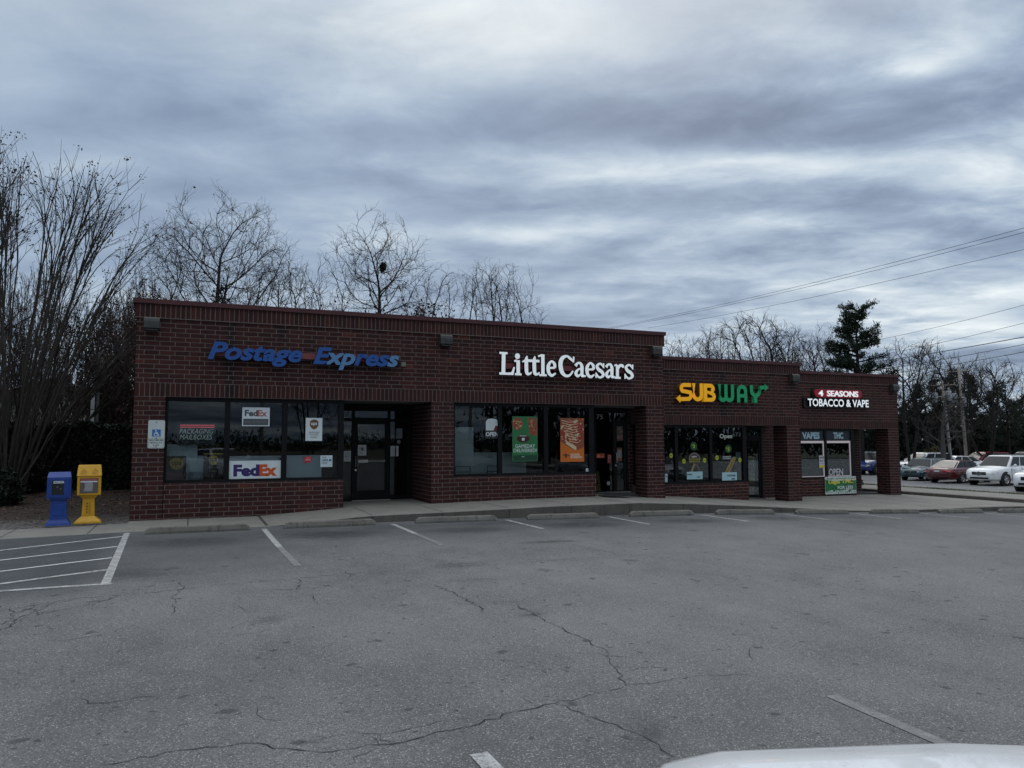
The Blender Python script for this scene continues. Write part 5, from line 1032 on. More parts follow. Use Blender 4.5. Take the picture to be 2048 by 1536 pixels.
# ================================================================== VEHICLES
CARGLASS = plain('car_glass', (.016, .021, .024), .12, 0, .1, 3, .22); CHROME = plain('chrome', (.6, .62, .64), .15, 1.); DARKP = plain('dark_plastic', (.012, .012, .013), .6); LAMP = plain('headlamp', (.35, .38, .40), .08, .3); TAIL = plain('tail_lamp', (.30, .012, .015), .12); RIM = plain('alloy', (.45, .46, .47), .3, .8); PLATE = plain('number_plate', (.6, .62, .65), .5)
def carpaint(name, c, metal=.0): return plain(name, c, .28, metal, .03, 2, .5, .8)
def ip(x, xs_, ys_): return float(np.interp(x, xs_, ys_))
def make_car(label, paint, L, W, prof, wid, bot, gh, wheels, wr, loc, rz, cat='car', name='parked_car', roofmat=None, parts='all', rails=False, group='cars parked in the lot on the right', lower=None, nose='bar', bedcut=None):
    """prof: (xs, zs) top of the body at the centreline; wid: (xs, half widths); bot: (xs, zs) underside;
    gh: greenhouse (x windscreen base, x roof front, x roof rear, x rear base, belt z, roof z, half width at belt, half width at roof)"""
    c = thing(name, label, cat, loc, rz, group)
    mb = MB(); N = 40; X0, X1 = -L/2, L/2; ring = 17; vs = []
    ts = [.5-.5*math.cos(math.pi*i/N) for i in range(N+1)]
    for t in ts:
        x = X0+(X1-X0)*t; w, zt, zb_ = ip(x, *wid), ip(x, *prof), ip(x, *bot); h = zt-zb_
        half = [(0, zb_), (.80*w, zb_), (.95*w, zb_+.06*h), (.985*w, zb_+.22*h), (1.0*w, zb_+.50*h), (.99*w, zb_+.68*h), (.965*w, zb_+.84*h), (.90*w, zb_+.93*h), (.72*w, zb_+.985*h), (0, zt+.012)]
        r_ = [(a, z) for a, z in half]+[(-a, z) for a, z in half[-2:0:-1]]
        ring = len(r_); vs += [(x, a, z) for a, z in r_]
    fs = [(i*ring+j, i*ring+(j+1) % ring, (i+1)*ring+(j+1) % ring, (i+1)*ring+j)[::-1] for i in range(N) for j in range(ring)]+[tuple(range(ring)), tuple(N*ring+j for j in range(ring))[::-1]]
    mb.add(vs, fs); body = mb.build('body', paint, c, True)
    if parts == 'hood': pass
    # greenhouse
    xa, xb, xc, xd, zbelt, zr, wb, wr_ = gh
    def gw(z): return wb+(wr_-wb)*(z-zbelt)/(zr-zbelt)
    mb = MB(); NS = 9; vs = []
    for k in range(NS):                        # side profile rings across the car
        s_ = -1+2*k/(NS-1); e = 1-abs(s_)**3*.06
        vs += [(xa, s_*wb, zbelt-.03), (xb+.02*(1-e), s_*wr_, zr-(1-e)*.9*.5), ((xb+xc)/2, s_*wr_*1.0, zr+.018*(1-s_*s_)-(1-e)*.3), (xc, s_*wr_, zr-.012-(1-e)*.9*.5), (xd, s_*wb, zbelt-.03)]
    fs = [(k*5+j, (k+1)*5+j, (k+1)*5+j+1, k*5+j+1) for k in range(NS-1) for j in range(4)]+[tuple(range(5)), tuple((NS-1)*5+j for j in range(5))[::-1]]
    mb.add(vs, fs); mb.build('cabin', roofmat or paint, c, False)
    def side_pt(u, v, s_, off=.008):           # u along roofline 0..1, v belt->roof
        xlo = xa+(xd-xa)*u; xhi = xb+(xc-xb)*u; x = xlo+(xhi-xlo)*v; z = zbelt+(zr-zbelt)*v
        return (x, s_*(gw(z)+off), z)
    for s_ in (-1, 1):
        cuts = gh_cuts = [(.07, .34), (.375, .66), (.70, .93)] if abs(xd-xa) > 2.2 else [(.10, .48), (.53, .90)]
        for a, b_ in cuts:
            m_ = MB(); q = [side_pt(a, .10, s_), side_pt(b_, .10, s_), side_pt(b_, .86, s_), side_pt(a, .86, s_)]
            m_.add(q if s_ < 0 else q, [(0, 1, 2, 3) if s_ > 0 else (3, 2, 1, 0)]); m_.build('side_window', CARGLASS, c)
    for nm, (xl, xh), sg in (('windscreen', (xa, xb), 1), ('rear_window', (xd, xc), -1)):
        m_ = MB(); q = []
        for v, e in ((.08, .93), (.90, .90)):
            z = zbelt+(zr-zbelt)*v; x = xl+(xh-xl)*v+sg*-.012*-1
            q += [(x+.03*sg, -gw(z)*e, z), (x+.03*sg, gw(z)*e, z)]
        m_.add([q[0], q[1], q[3], q[2]], [(0, 1, 2, 3) if sg > 0 else (3, 2, 1, 0)]); m_.build(nm, CARGLASS, c)
    # wheels with arches
    for wxp in wheels:
        for s_ in (-1, 1):
            w = ip(wxp, *wid); a_ = MB(); a_.lathe((wxp, s_*(w*.985), wr*1.02), [(0, .012*s_), (wr*1.17, .012*s_), (wr*1.2, -.10*s_)], 22, 'y'); a_.build('wheel_arch', DARKP, c)
            t_ = MB(); t_.lathe((wxp, s_*(w-.10), wr), [(wr*.62, .125*s_), (wr*.9, .128*s_), (wr, .09*s_), (wr, -.10*s_), (wr*.6, -.11*s_)], 24, 'y'); to = t_.build('wheel', RUBBER, c, True)
            r_ = MB(); r_.lathe((wxp, s_*(w-.10), wr), [(wr*.64, .122*s_), (wr*.60, .10*s_), (wr*.20, .105*s_), (0, .125*s_)], 24, 'y')
            for k in range(5):
                an = 2*math.pi*k/5+.3; r_.box(0, 0, 0, 0, 0, 0) if False else None
            r_.build('rim', RIM, to); d_ = MB()
            for k in range(5):
                an = 2*math.pi*(k+.5)/5; cx_, cz_ = wxp+wr*.42*math.cos(an), wr+wr*.42*math.sin(an); d_.lathe((cx_, s_*(w-.10)+.109*s_, cz_), [(0, .004*s_), (wr*.115, .004*s_), (wr*.12, -.01*s_)], 8, 'y')
            d_.build('spoke_gap', DARKP, to)
    def surf(x, zf):                           # a point on the body side
        w, zt, zb_ = ip(x, *wid), ip(x, *prof), ip(x, *bot); return w, zb_+(zt-zb_)*zf
    xf, xr = X1, X0
    wf = ip(X1-.12, *wid); zf0, zf1 = ip(X1-.1, *bot), ip(X1-.1, *prof)
    if parts in ('all', 'front'):
        hF = zf1-zf0
        for s_ in (-1, 1):
            m_ = MB(); yo = s_*wf*.80
            pts = [(X1-.03, s_*wf*.52, zf0+hF*.62), (X1-.10, s_*wf*.96, zf0+hF*.66), (X1-.36, s_*(ip(X1-.36, *wid)*.985+.01), zf0+hF*.80), (X1-.34, s_*ip(X1-.34, *wid)*.93, zf0+hF*.93), (X1-.06, s_*wf*.54, zf0+hF*.84)]
            m_.add([(p[0]+.03, p[1]*1.015, p[2]) for p in pts], [(0, 1, 2, 3, 4) if s_ > 0 else (4, 3, 2, 1, 0)]); m_.build('headlight', LAMP if nose != 'dark' else CARGLASS, c)
        m_ = MB(); gx = X1+.012
        m_.box(gx-.2, gx+.006, -wf*.50, wf*.50, zf0+hF*.54, zf0+hF*.84, 0)
        if nose == 'star':
            m_.box(gx, gx+.018, -wf*.46, -wf*.14, zf0+hF*.665, zf0+hF*.70, 1); m_.box(gx, gx+.018, wf*.14, wf*.46, zf0+hF*.665, zf0+hF*.70, 1)
        elif nose == 'vee': m_.box(gx, gx+.016, -wf*.22, -wf*.16, zf0+hF*.54, zf0+hF*.84, 1); m_.box(gx, gx+.016, wf*.16, wf*.22, zf0+hF*.54, zf0+hF*.84, 1)
        else: m_.box(gx, gx+.014, -wf*.46, wf*.46, zf0+hF*.68, zf0+hF*.71, 1)
        g_ = m_.build('grille', [DARKP, CHROME], c)
        m_ = MB()
        if nose == 'star':
            m_.lathe((gx+.012, 0, zf0+hF*.68), [(.115, 0), (.125, .015), (.10, .02), (.098, .008)], 20, 'x')
            for k in range(3):
                an = math.pi/2+2*math.pi*k/3; m_.tube([(gx+.022, 0, zf0+hF*.68), (gx+.022, .10*math.cos(an), zf0+hF*.68+.10*math.sin(an))], .010, 5)
        else: m_.lathe((gx+.010, 0, zf0+hF*.69), [(0, .012), (.05, .012), (.055, 0)], 14, 'x')
        m_.build('emblem', CHROME, g_)
        m_ = MB(); m_.box(X1-.25, X1+.004, -wf*.66, wf*.66, zf0+hF*.10, zf0+hF*.30, 0)
        for s_ in (-1, 1): m_.add([(X1-.02, s_*wf*.70, zf0+hF*.16), (X1-.14, s_*wf*1.01, zf0+hF*.20), (X1-.15, s_*wf*1.015, zf0+hF*.46), (X1-.03, s_*wf*.78, zf0+hF*.40)], [(0, 1, 2, 3) if s_ > 0 else (3, 2, 1, 0)])
        m_.build('lower_grille', DARKP, c)
        if nose == 'star': m_ = MB(); m_.box(X1-.02, X1+.02, -wf*.6, wf*.6, zf0+hF*.02, zf0+hF*.06); m_.build('skid_trim', CHROME, c)
    wrr = ip(X0+.12, *wid); zr0, zr1 = ip(X0+.1, *bot), ip(X0+.1, *prof); hR = zr1-zr0
    if parts in ('all', 'rear'):
        for s_ in (-1, 1):
            pts = [(X0-.02, s_*wrr*.45, zr0+hR*.66), (X0+.04, s_*wrr*.96, zr0+hR*.68), (X0+.30, s_*(ip(X0+.3, *wid)*.99+.012), zr0+hR*.80), (X0+.26, s_*ip(X0+.26, *wid)*.97, zr0+hR*.90), (X0-.01, s_*wrr*.5, zr0+hR*.88)]
            m_ = MB(); m_.add([(p[0]-.012, p[1]*1.012, p[2]) for p in pts], [(4, 3, 2, 1, 0) if s_ > 0 else (0, 1, 2, 3, 4)]); m_.build('tail_light', TAIL, c)
        m_ = MB(); m_.box(X0-.024, X0+.02, -.16, .16, zr0+hR*.66, zr0+hR*.82); m_.build('number_plate', PLATE, c)
        m_ = MB(); m_.box(X0-.02, X0+.2, -wrr*.93, wrr*.93, zr0+hR*.40, zr0+hR*.44); m_.build('bumper_strip', DARKP, c)
    for s_ in (-1, 1):
        w, z = ip(xa-.35, *wid), zbelt+.05; m_ = MB(); m_.lathe((xa-.42, s_*(w+.10), z+.04), [(0, -.05), (.07, -.035), (.085, 0), (.07, .06), (0, .075)], 10, 'x'); m_.box(xa-.43, xa-.38, min(s_*(w-.1), s_*(w+.06)), max(s_*(w-.1), s_*(w+.06)), z-.02, z+.02); m_.build('wing_mirror', paint, c)
        if lower:
            m_ = MB(); P_ = []; K = 24
            for k in range(K+1):
                x = X0+.05+(L-.1)*k/K; w, zt, zb_ = ip(x, *wid), ip(x, *prof), ip(x, *bot); h = zt-zb_; P_ += [(x, s_*(w*.985+.012), zb_+.02), (x, s_*(w+.010), zb_+.40*h)]
            m_.add(P_, [(2*k, 2*k+2, 2*k+3, 2*k+1) if s_ < 0 else (2*k+1, 2*k+3, 2*k+2, 2*k) for k in range(K)]); m_.build('sill_cladding', lower, c)
        if rails: m_ = MB(); m_.tube([(xb-.1, s_*wr_*.9, zr), (xb-.2, s_*wr_*.9, zr+.05), (xc+.1, s_*wr_*.9, zr+.05), (xc, s_*wr_*.9, zr)], .018, 6); m_.build('roof_rail', DARKP, c)
        for xx in (xa-.25, (xa+xd)/2+.05):
            w, zt, zb_ = ip(xx, *wid), ip(xx, *prof), ip(xx, *bot)
            m_ = MB(); m_.box(xx-.006, xx+.006, min(s_*w*.96, s_*(w+.006)), max(s_*w*.96, s_*(w+.006)), zb_+.12, zbelt-.1); m_.build('door_gap', DARKP, c)
            m_ = MB(); m_.box(xx-.32, xx-.14, min(s_*w*.97, s_*(w+.022)), max(s_*w*.97, s_*(w+.022)), zbelt-.17, zbelt-.14); m_.build('door_handle', paint, c)
    return c
def suv(label, paint, loc, rz, **k):
    s_ = k.pop('s', 1.0)
    return make_car(label, paint, 4.9*s_, 1.95, ([-2.45, -2.4, -2.2, .8, 1.3, 2.0, 2.3, 2.45], [.95, 1.08, 1.12, 1.13, 1.12, 1.03, .95, .78]), ([-2.45, -2.3, -1.8, 1.5, 2.05, 2.3, 2.45], [.80, .92, .975, .975, .93, .84, .62]), ([-2.45, -2.2, 2.2, 2.45], [.45, .30, .28, .36]), (1.15, .25, -1.75, -2.3, 1.08, 1.74, .88, .66), (-1.48, 1.5), .38, loc, rz, **k)
def sedan(label, paint, loc, rz, **k):
    return make_car(label, paint, 4.95, 1.84, ([-2.475, -2.4, -2.2, -1.5, .8, 1.2, 2.0, 2.35, 2.475], [.62, .88, .96, 1.0, .98, .97, .86, .72, .55]), ([-2.475, -2.35, -1.9, 1.4, 2.1, 2.35, 2.475], [.60, .80, .91, .91, .86, .76, .55]), ([-2.475, -2.2, 2.2, 2.475], [.40, .24, .22, .30]), (1.15, .25, -1.0, -1.95, .93, 1.40, .82, .58), (-1.38, 1.42), .325, loc, rz, **k)
def wagon(label, paint, loc, rz, **k):
    return make_car(label, paint, 4.65, 1.70, ([-2.325, -2.25, -2.1, .9, 1.3, 2.0, 2.25, 2.325], [.80, .95, .98, .96, .95, .84, .72, .55]), ([-2.325, -2.2, -1.7, 1.4, 2.0, 2.2, 2.325], [.66, .78, .85, .85, .82, .74, .56]), ([-2.325, -2.1, 2.1, 2.325], [.42, .26, .24, .32]), (1.15, .45, -1.75, -2.2, .92, 1.44, .78, .62), (-1.28, 1.35), .315, loc, rz, **k)
ZN = -.99
WP_ = carpaint('white_paint', (.78, .80, .82)); MAR = carpaint('maroon_paint', (.085, .004, .009)); TEALP = carpaint('teal_paint', (.010, .055, .075)); REDP = carpaint('red_paint', (.22, .012, .02)); BLUP = carpaint('blue_paint', (.012, .03, .16)); SILV = carpaint('silver_paint', (.38, .40, .42)); BLKP = carpaint('black_paint', (.012, .013, .015)); GRYP = carpaint('grey_paint', (.10, .105, .11))
GREYC = plain('grey_cladding', (.11, .13, .14), .55)
def face(x, y, dx, dy): return math.atan2(dy, dx)
suv('white SUV in three-quarter front view with a round star emblem grille', WP_, (45.6, 11.55, ZN), R(184), nose='star', rails=True, name='parked_suv')
sedan('maroon sedan seen from its rear corner beside the white SUV', MAR, (45.6, 14.3, ZN), R(6))
wagon('teal station wagon with grey lower cladding just right of the last brick column', TEALP, (46.3, 17.3, ZN), R(197), lower=GREYC, rails=True)
suv('white pickup front with black bumper cut by the right edge of the photo', WP_, (41.9, 6.55, ZN), R(188), nose='vee', name='parked_pickup', cat='pickup')
suv('white SUV roof showing behind the teal station wagon', WP_, (53.0, 22.6, ZN-.05), R(172), name='parked_suv', s=1.0)
sedan('white sloping car roof between the teal wagon and the maroon sedan', WP_, (57.4, 23.3, ZN-.02), R(166))
suv('dark red hatchback roof seen above the maroon sedan', REDP, (61.8, 24.0, ZN-.1), R(165), name='parked_suv', s=.92)
suv('grey SUV with roof rails behind the white star emblem SUV', GRYP, (57.5, 17.6, ZN+.02), R(178), rails=True, name='parked_suv')
suv('blue pickup truck seen through the open porch beside the last column', BLUP, (50.6, 25.2, ZN), R(196), name='parked_pickup', cat='pickup', s=1.08)
# the car the photographer stands next to
fc_ = sedan('white car bonnet in the bottom right corner of the photo', WP_, (2.34, -18.35, -.02), R(90)-YAW, name='parked_car', cat='car', group='')

# ================================================================== TREES
def tubes_np(branches, sides):
    V, F, o = [], [], 0
    for pts, rad in branches:
        P = np.asarray(pts); k = len(P); T = np.gradient(P, axis=0); T /= np.maximum(np.linalg.norm(T, axis=1, keepdims=True), 1e-9)
        ref = np.array([.23, .31, .92]) if abs(T[0] @ np.array([.23, .31, .92])) < .9 else np.array([1., 0, 0])
        A = np.cross(T, ref); A /= np.maximum(np.linalg.norm(A, axis=1, keepdims=True), 1e-9); B = np.cross(T, A)
        an = np.arange(sides)*2*math.pi/sides; r = np.asarray(rad)[:, None, None]
        ring = P[:, None, :]+r*(np.cos(an)[None, :, None]*A[:, None, :]+np.sin(an)[None, :, None]*B[:, None, :])
        V.append(ring.reshape(-1, 3)); i = np.arange(k-1)[:, None]*sides; j = np.arange(sides)[None, :]; jn = (j+1) % sides
        F.append((np.stack([i+j, i+jn, i+sides+jn, i+sides+j], -1)+o).reshape(-1, 4)); o += k*sides
    return np.concatenate(V), np.concatenate(F)
def rot_about(d, ax, a):
    ax = ax/np.linalg.norm(ax); return d*math.cos(a)+np.cross(ax, d)*math.sin(a)+ax*(ax@d)*(1-math.cos(a))
def grow(rg, p, d, L, r, lev, maxlev, P, out):
    """one limb as a bent polyline, then its side limbs"""
    n = max(3, int(P['seg'][min(lev, len(P['seg'])-1)])); pts = [p]; rad = [r]; q = p.copy(); dd = d.copy()
    for i in range(n):
        dd = dd+rg.normal(0, P['wob']*(P['w0'] if lev == 0 else 1), 3)+np.array([0, 0, P['up']*(1 if lev else .3)]); dd /= np.linalg.norm(dd)
        q = q+dd*L/n; pts.append(q.copy()); rad.append(max(r*(1-(i+1)/n*P['taper']), P['rmin']*.7))
    out[lev].append((pts, rad))
    if lev >= maxlev: return
    nb = P['nb'][lev]; nb = int(nb+rg.random())
    for i in range(nb):
        t = P['start'][min(lev, len(P['start'])-1)]+(1-P['start'][min(lev, len(P['start'])-1)])*((i+rg.random())/nb)**.9; t = min(t, .985); k = t*n; a = int(k); f = k-a
        b = pts[a]*(1-f)+pts[min(a+1, n)]*f; td = pts[min(a+1, n)]-pts[a]; td = td/np.linalg.norm(td)
        ax = np.cross(td, rg.normal(0, 1, 3)); ang = R(rg.uniform(*P['ang'])); nd = rot_about(td, ax, ang)
        ll = L*rg.uniform(*P['len'])*(1.12-.55*t*P['cone']); rr = max(min(rad[min(a, n)]*.72, r*P['rr']), P['rmin'])
        grow(rg, b, nd, ll, rr, lev+1, maxlev, P, out)
BK1 = bark_mat('grey_bark', (.016, .015, .014), (.042, .039, .036)); BK2 = bark_mat('brown_bark', (.018, .015, .013), (.050, .042, .036)); BK3 = bark_mat('pale_bark', (.05, .047, .043), (.10, .095, .088)); BK4 = bark_mat('myrtle_bark', (.024, .021, .019), (.075, .066, .058))
DEF = dict(w0=.5, seg=[9, 7, 5, 4, 3, 2], wob=.10, up=.05, taper=.8, rmin=.0085, nb=[9, 7, 5, 4, 3], start=[.28, .2, .15, .15, .1], ang=(25, 58), len=(.40, .62), cone=.55, rr=.55)
def bare_tree(label, loc, H, seed, mat=BK1, stems=1, spread=.12, r0=.2, maxlev=4, group='bare winter trees', name='bare_tree', leaves=None, ivy=False, wide=None, **kw):
    P = dict(DEF); P.update(kw); rg = np.random.default_rng(seed); out = [[] for _ in range(maxlev+1)]
    for s in range(stems):
        a = 2*math.pi*s/max(stems, 1)+rg.uniform(-.5, .5); tl_ = spread*rg.uniform(.25, 1.5); d = np.array([math.cos(a)*tl_, math.sin(a)*tl_, 1.]) if stems > 1 else np.array([rg.normal(0, .03), rg.normal(0, .03), 1.]); d /= np.linalg.norm(d)
        p = np.array([math.cos(a), math.sin(a), 0])*(.12 if stems > 1 else 0)*(1+.1*stems)+np.array([0, 0, -.4])
        grow(rg, p, d, H*rg.uniform(.86, 1.0)*(1 if stems == 1 else rg.uniform(.8, 1)), r0*(1 if stems == 1 else rg.uniform(.7, 1.1)), 0, maxlev, P, out)
    mz = max(p[2] for l in out for b in l for p in b[0][-1:]); k_ = H/mz
    rad_ = sorted(math.hypot(b[0][-1][0], b[0][-1][1])*k_ for l in out for b in l); w_ = k_*(wide/max(rad_[int(len(rad_)*.95)], .1) if wide else 1); kk = np.array([w_, w_, k_])
    out = [[([p*kk for p in b[0]], b[1]) for b in l] for l in out]
    t_ = thing(name, label, 'tree', loc, 0, group)
    V, F = tubes_np(out[0], 8); np_mesh('trunk', V, F, mat, t_, True)
    lo = [b for l in out[1:3] for b in l]; hi = [b for l in out[3:] for b in l]
    V1, F1 = tubes_np(lo, 5)
    if hi: V2, F2 = tubes_np(hi, 3); V1, F1 = np.concatenate([V1, V2]), np.concatenate([F1, F2+len(V1)])
    np_mesh('crown', V1, F1, mat, t_)
    tips = [b[0][-1] for b in (out[-1] or out[-2])]
    if leaves:
        num, sz, lm, zmax = leaves; V, F = [], []
        tl = [p for p in tips if p[2] < zmax]
        for _ in range(num):
            if not tl: break
            c = tl[int(rg.integers(len(tl)))]+rg.normal(0, .05, 3); a = rg.normal(0, 1, 3); a /= np.linalg.norm(a); b = np.cross(a, rg.normal(0, 1, 3)); b /= np.linalg.norm(b); s = sz*rg.uniform(.5, 1.2); i = len(V)
            V += [c-a*s, c+b*s*.6, c+a*s, c-b*s*.6]; F.append((i, i+1, i+2, i+3))
        if F: np_mesh('dead_leaves', V, F, lm, t_)
    if ivy:
        V, F = [], []; lim = [b for b in out[0]]+[b for b in out[1]]
        for pts, rad in lim:
            for k in range(len(pts)-1):
                z = pts[k][2]
                if z > ivy: continue
                for _ in range(int(70*max(.15, rad[k]*6))):
                    f = rg.random(); c = pts[k]*(1-f)+pts[k+1]*f+rg.normal(0, 1, 3)*(rad[k]*.75+.05); a = rg.normal(0, 1, 3); a /= np.linalg.norm(a); b = np.cross(a, rg.normal(0, 1, 3)); b /= np.linalg.norm(b); s = rg.uniform(.05, .13); i = len(V)
                    V += [c-a*s, c+b*s*.7, c+a*s, c-b*s*.7]; F.append((i, i+1, i+2, i+3))
        if F: np_mesh('ivy', V, F, LEAF_DK, t_)
    return t_
LEAF_DK = leaf_mat('ivy_leaf', [(.008, .016, .007), (.014, .028, .012), (.022, .040, .018)]); LEAF_BR = leaf_mat('brown_leaf', [(.020, .012, .009), (.045, .022, .015), (.07, .035, .022)], .9)
NEED = leaf_mat('pine_needle', [(.010, .022, .013), (.018, .036, .020), (.030, .052, .028)]); NEEDD = leaf_mat('dark_needle', [(.007, .014, .010), (.012, .022, .014), (.018, .032, .019)]); HEDGE = leaf_mat('hedge_leaf', [(.006, .012, .007), (.012, .022, .011), (.020, .035, .017)])
SEED = leaf_mat('seed_head', [(.018, .012, .010), (.05, .036, .028)], .9)
def at(u, v, d):
    q = CAM+(fwd+cr*((u-1024)/1490)+cu*((768-v)/1490))*d
    return (q.x, q.y)
def ht(v, d, base): return CAM.z+(881-v)*d/1490-base
def crown_tree(label, loc, H, wide, hb, seed, mat=BK1, stems=1, natt=1100, step=.36, tip=.008, lobes=7, leader=.0, twig=1.0, lean=(0, 0), leaves=None, ivy=None, group='bare winter trees', name='bare_tree', crook=.07, mom=.9):
    """bare crown grown towards points spread through a lobed dome, so that limbs fork and curve like a real tree"""
    rg = np.random.default_rng(seed); zc0 = H*hb
    L_ = [(np.array([lean[0], lean[1], zc0+(H-zc0)*.46]), np.array([wide*.74, wide*.74, (H-zc0)*.50]))]
    for i in range(lobes):
        a = 2*math.pi*i/lobes+rg.uniform(-.4, .4); f = rg.uniform(.15, .95); rr = wide*(.60 if f < .6 else .42)*rg.uniform(.75, 1.1)
        L_.append((np.array([lean[0]*f*1.3+math.cos(a)*rr, lean[1]*f+math.sin(a)*rr, zc0+(H-zc0)*f*.80]), np.array([wide*.40, wide*.40, (H-zc0)*rg.uniform(.16, .24)])))
    A = []
    while len(A) < natt:
        c, r = L_[int(rg.integers(len(L_)))]; q = rg.normal(0, 1, 3); q = q/np.linalg.norm(q)*rg.random()**.36
        p = c+q*r
        if p[2] > zc0*.9 and p[2] < H: A.append(p)
    A = np.array(A); N, par = [], []
    for s in range(stems):
        a = 2*math.pi*s/stems+rg.uniform(-.4, .4); off = np.array([math.cos(a), math.sin(a), 0])*(.16*stems if stems > 1 else 0); tgt = np.array([lean[0]*.5, lean[1]*.5, max(zc0, H*leader)])+off*(wide*.28 if stems > 1 else 0)/max(.16*stems, .1)*(1 if stems > 1 else 0); b = off*.5+np.array([0, 0, -.4]); k = max(3, int(np.linalg.norm(tgt-b)/step)); prev = -1
        for i in range(k+1):
            f = i/k; N.append(b+(tgt-b)*np.array([f**1.4, f**1.4, f])+rg.normal(0, .02, 3)*(i > 0)); par.append(prev); prev = len(N)-1
    N = [np.array(n) for n in N]; P_ = np.array(N); d = np.full(len(A), 1e9); near = np.zeros(len(A), int)
    def upd(i0, pts):
        nonlocal d, near
        dd = np.linalg.norm(A[:, None]-pts[None], axis=2); j = dd.argmin(1); m = dd[np.arange(len(A)), j]; w = m < d; d = np.where(w, m, d); near = np.where(w, j+i0, near)
    upd(0, P_); nk, ck = {}, {}
    for it in range(220):
        if len(A) == 0: break
        act = d < (max(4.5*step, wide*1.2) if it < 22 else 4.2*step)
        if not act.any(): break
        v = A[act]-P_[near[act]]; v /= np.maximum(np.linalg.norm(v, axis=1, keepdims=True), 1e-6); S = {}
        for n, w in zip(near[act], v): S[n] = S.get(n, 0)+w
        new, pi, full = [], [], set()
        for n, w in S.items():
            w = w/max(np.linalg.norm(w), 1e-6)
            if par[n] >= 0: g = P_[n]-P_[par[n]]; w = w+mom*g/max(np.linalg.norm(g), 1e-6)
            w = w+rg.normal(0, crook, 3)+np.array([0, 0, .06]); q = P_[n]+step*w/np.linalg.norm(w)
            if nk.get(n, 0) >= 3 or any(np.linalg.norm(q-k) < step*.45 for k in ck.get(n, ())): full.add(n); continue
            nk[n] = nk.get(n, 0)+1; ck.setdefault(n, []).append(q); new.append(q); pi.append(n)
        if full: ok_ = ~np.isin(near, list(full)); A, d, near = A[ok_], d[ok_], near[ok_]
        if not new: continue
        i0 = len(P_); new = np.array(new); P_ = np.concatenate([P_, new]); par += pi; upd(i0, new)
        keep = d > step*1.25; A, d, near = A[keep], d[keep], near[keep]
    n = len(P_); kids = [[] for _ in range(n)]
    for i, p in enumerate(par):
        if p >= 0: kids[p].append(i)
    r = np.zeros(n)
    for i in range(n-1, -1, -1): r[i] = tip*1.25 if not kids[i] else sum(r[c]**2.25 for c in kids[i])**(1/2.25)+.0004
    main, lims = [], []
    stack = [i for i in range(n) if par[i] < 0]; st0 = set(stack)
    while stack:
        i = stack.pop(); ch = [i] if (par[i] < 0) else [par[i], i]; first = i
        while kids[ch[-1]]:
            ks = sorted(kids[ch[-1]], key=lambda c: -r[c]); stack += ks[1:]; ch.append(ks[0])
        if len(ch) < 2: continue
        pts = [P_[c] for c in ch]; rad = [r[c] if k or first in st0 else min(r[c], r[ch[1]]*1.1) for k, c in enumerate(ch)]; (main if first in st0 else lims).append((pts, rad))
    tw = []
    for i in range(n):                          # fine twigs on the thin wood
        if r[i] > .035 or par[i] < 0: continue
        for _ in range(int(rg.random()*3.0*twig+.45)):
            g = P_[i]-P_[par[i]]; g = g/max(np.linalg.norm(g), 1e-6); v = rot_about(g, np.cross(g, rg.normal(0, 1, 3)), R(rg.uniform(25, 65)))+np.array([0, 0, .15]); v /= np.linalg.norm(v); ln = step*rg.uniform(.8, 2.2)
            p1 = P_[i]+v*ln*.5+rg.normal(0, .03, 3); p2 = P_[i]+v*ln+np.array([0, 0, .06])+rg.normal(0, .05, 3); tw.append(([P_[i], p1, p2], [tip*.95, tip*.8, tip*.5]))
            for q in (p1, p2):
                if rg.random() < .6: v2 = rot_about(v, np.cross(v, rg.normal(0, 1, 3)), R(rg.uniform(25, 60))); tw.append(([q, q+v2*ln*.3+rg.normal(0, .02, 3), q+v2*ln*.6], [tip*.75, tip*.65, tip*.45]))
    t_ = thing(name, label, 'tree', loc, 0, group)
    V, F = tubes_np(main, 7); np_mesh('trunk', V, F, mat, t_, True)
    V1, F1 = tubes_np(lims, 4) if lims else (V[:0], F[:0])
    V2, F2 = tubes_np(tw, 3); np_mesh('crown', np.concatenate([V1, V2]), np.concatenate([F1, F2+len(V1)]), mat, t_)
    tips = [P_[i] for i in range(n) if not kids[i]]
    def clumps(cs, num, jit, s0, s1, nm, lm):
        V, F = [], []
        for _ in range(num):
            c, w = cs[int(rg.integers(len(cs)))]; c = c+rg.normal(0, 1, 3)*(jit+w); a = rg.normal(0, 1, 3); a /= np.linalg.norm(a); b = np.cross(a, rg.normal(0, 1, 3)); b /= np.linalg.norm(b); s = rg.uniform(s0, s1); i = len(V)
            V += [c-a*s, c+b*s*.6, c+a*s, c-b*s*.6]; F.append((i, i+1, i+2, i+3))
        if F: np_mesh(nm, V, F, lm, t_)
    if leaves:
        num, sz, lm, zmax = leaves; cs = [(p, 0) for p in tips if p[2] < zmax]
        if cs: clumps(cs, num, .22, sz*.5, sz*1.2, 'dead_leaves', lm)
    if ivy:
        cs = [(P_[i], r[i]*.8) for i in range(n) if r[i] > .060 and P_[i][2] < ivy and P_[i][2] > H*.3]
        if cs: clumps(cs, 1100, .10, .05, .12, 'ivy', LEAF_DK)
    return t_
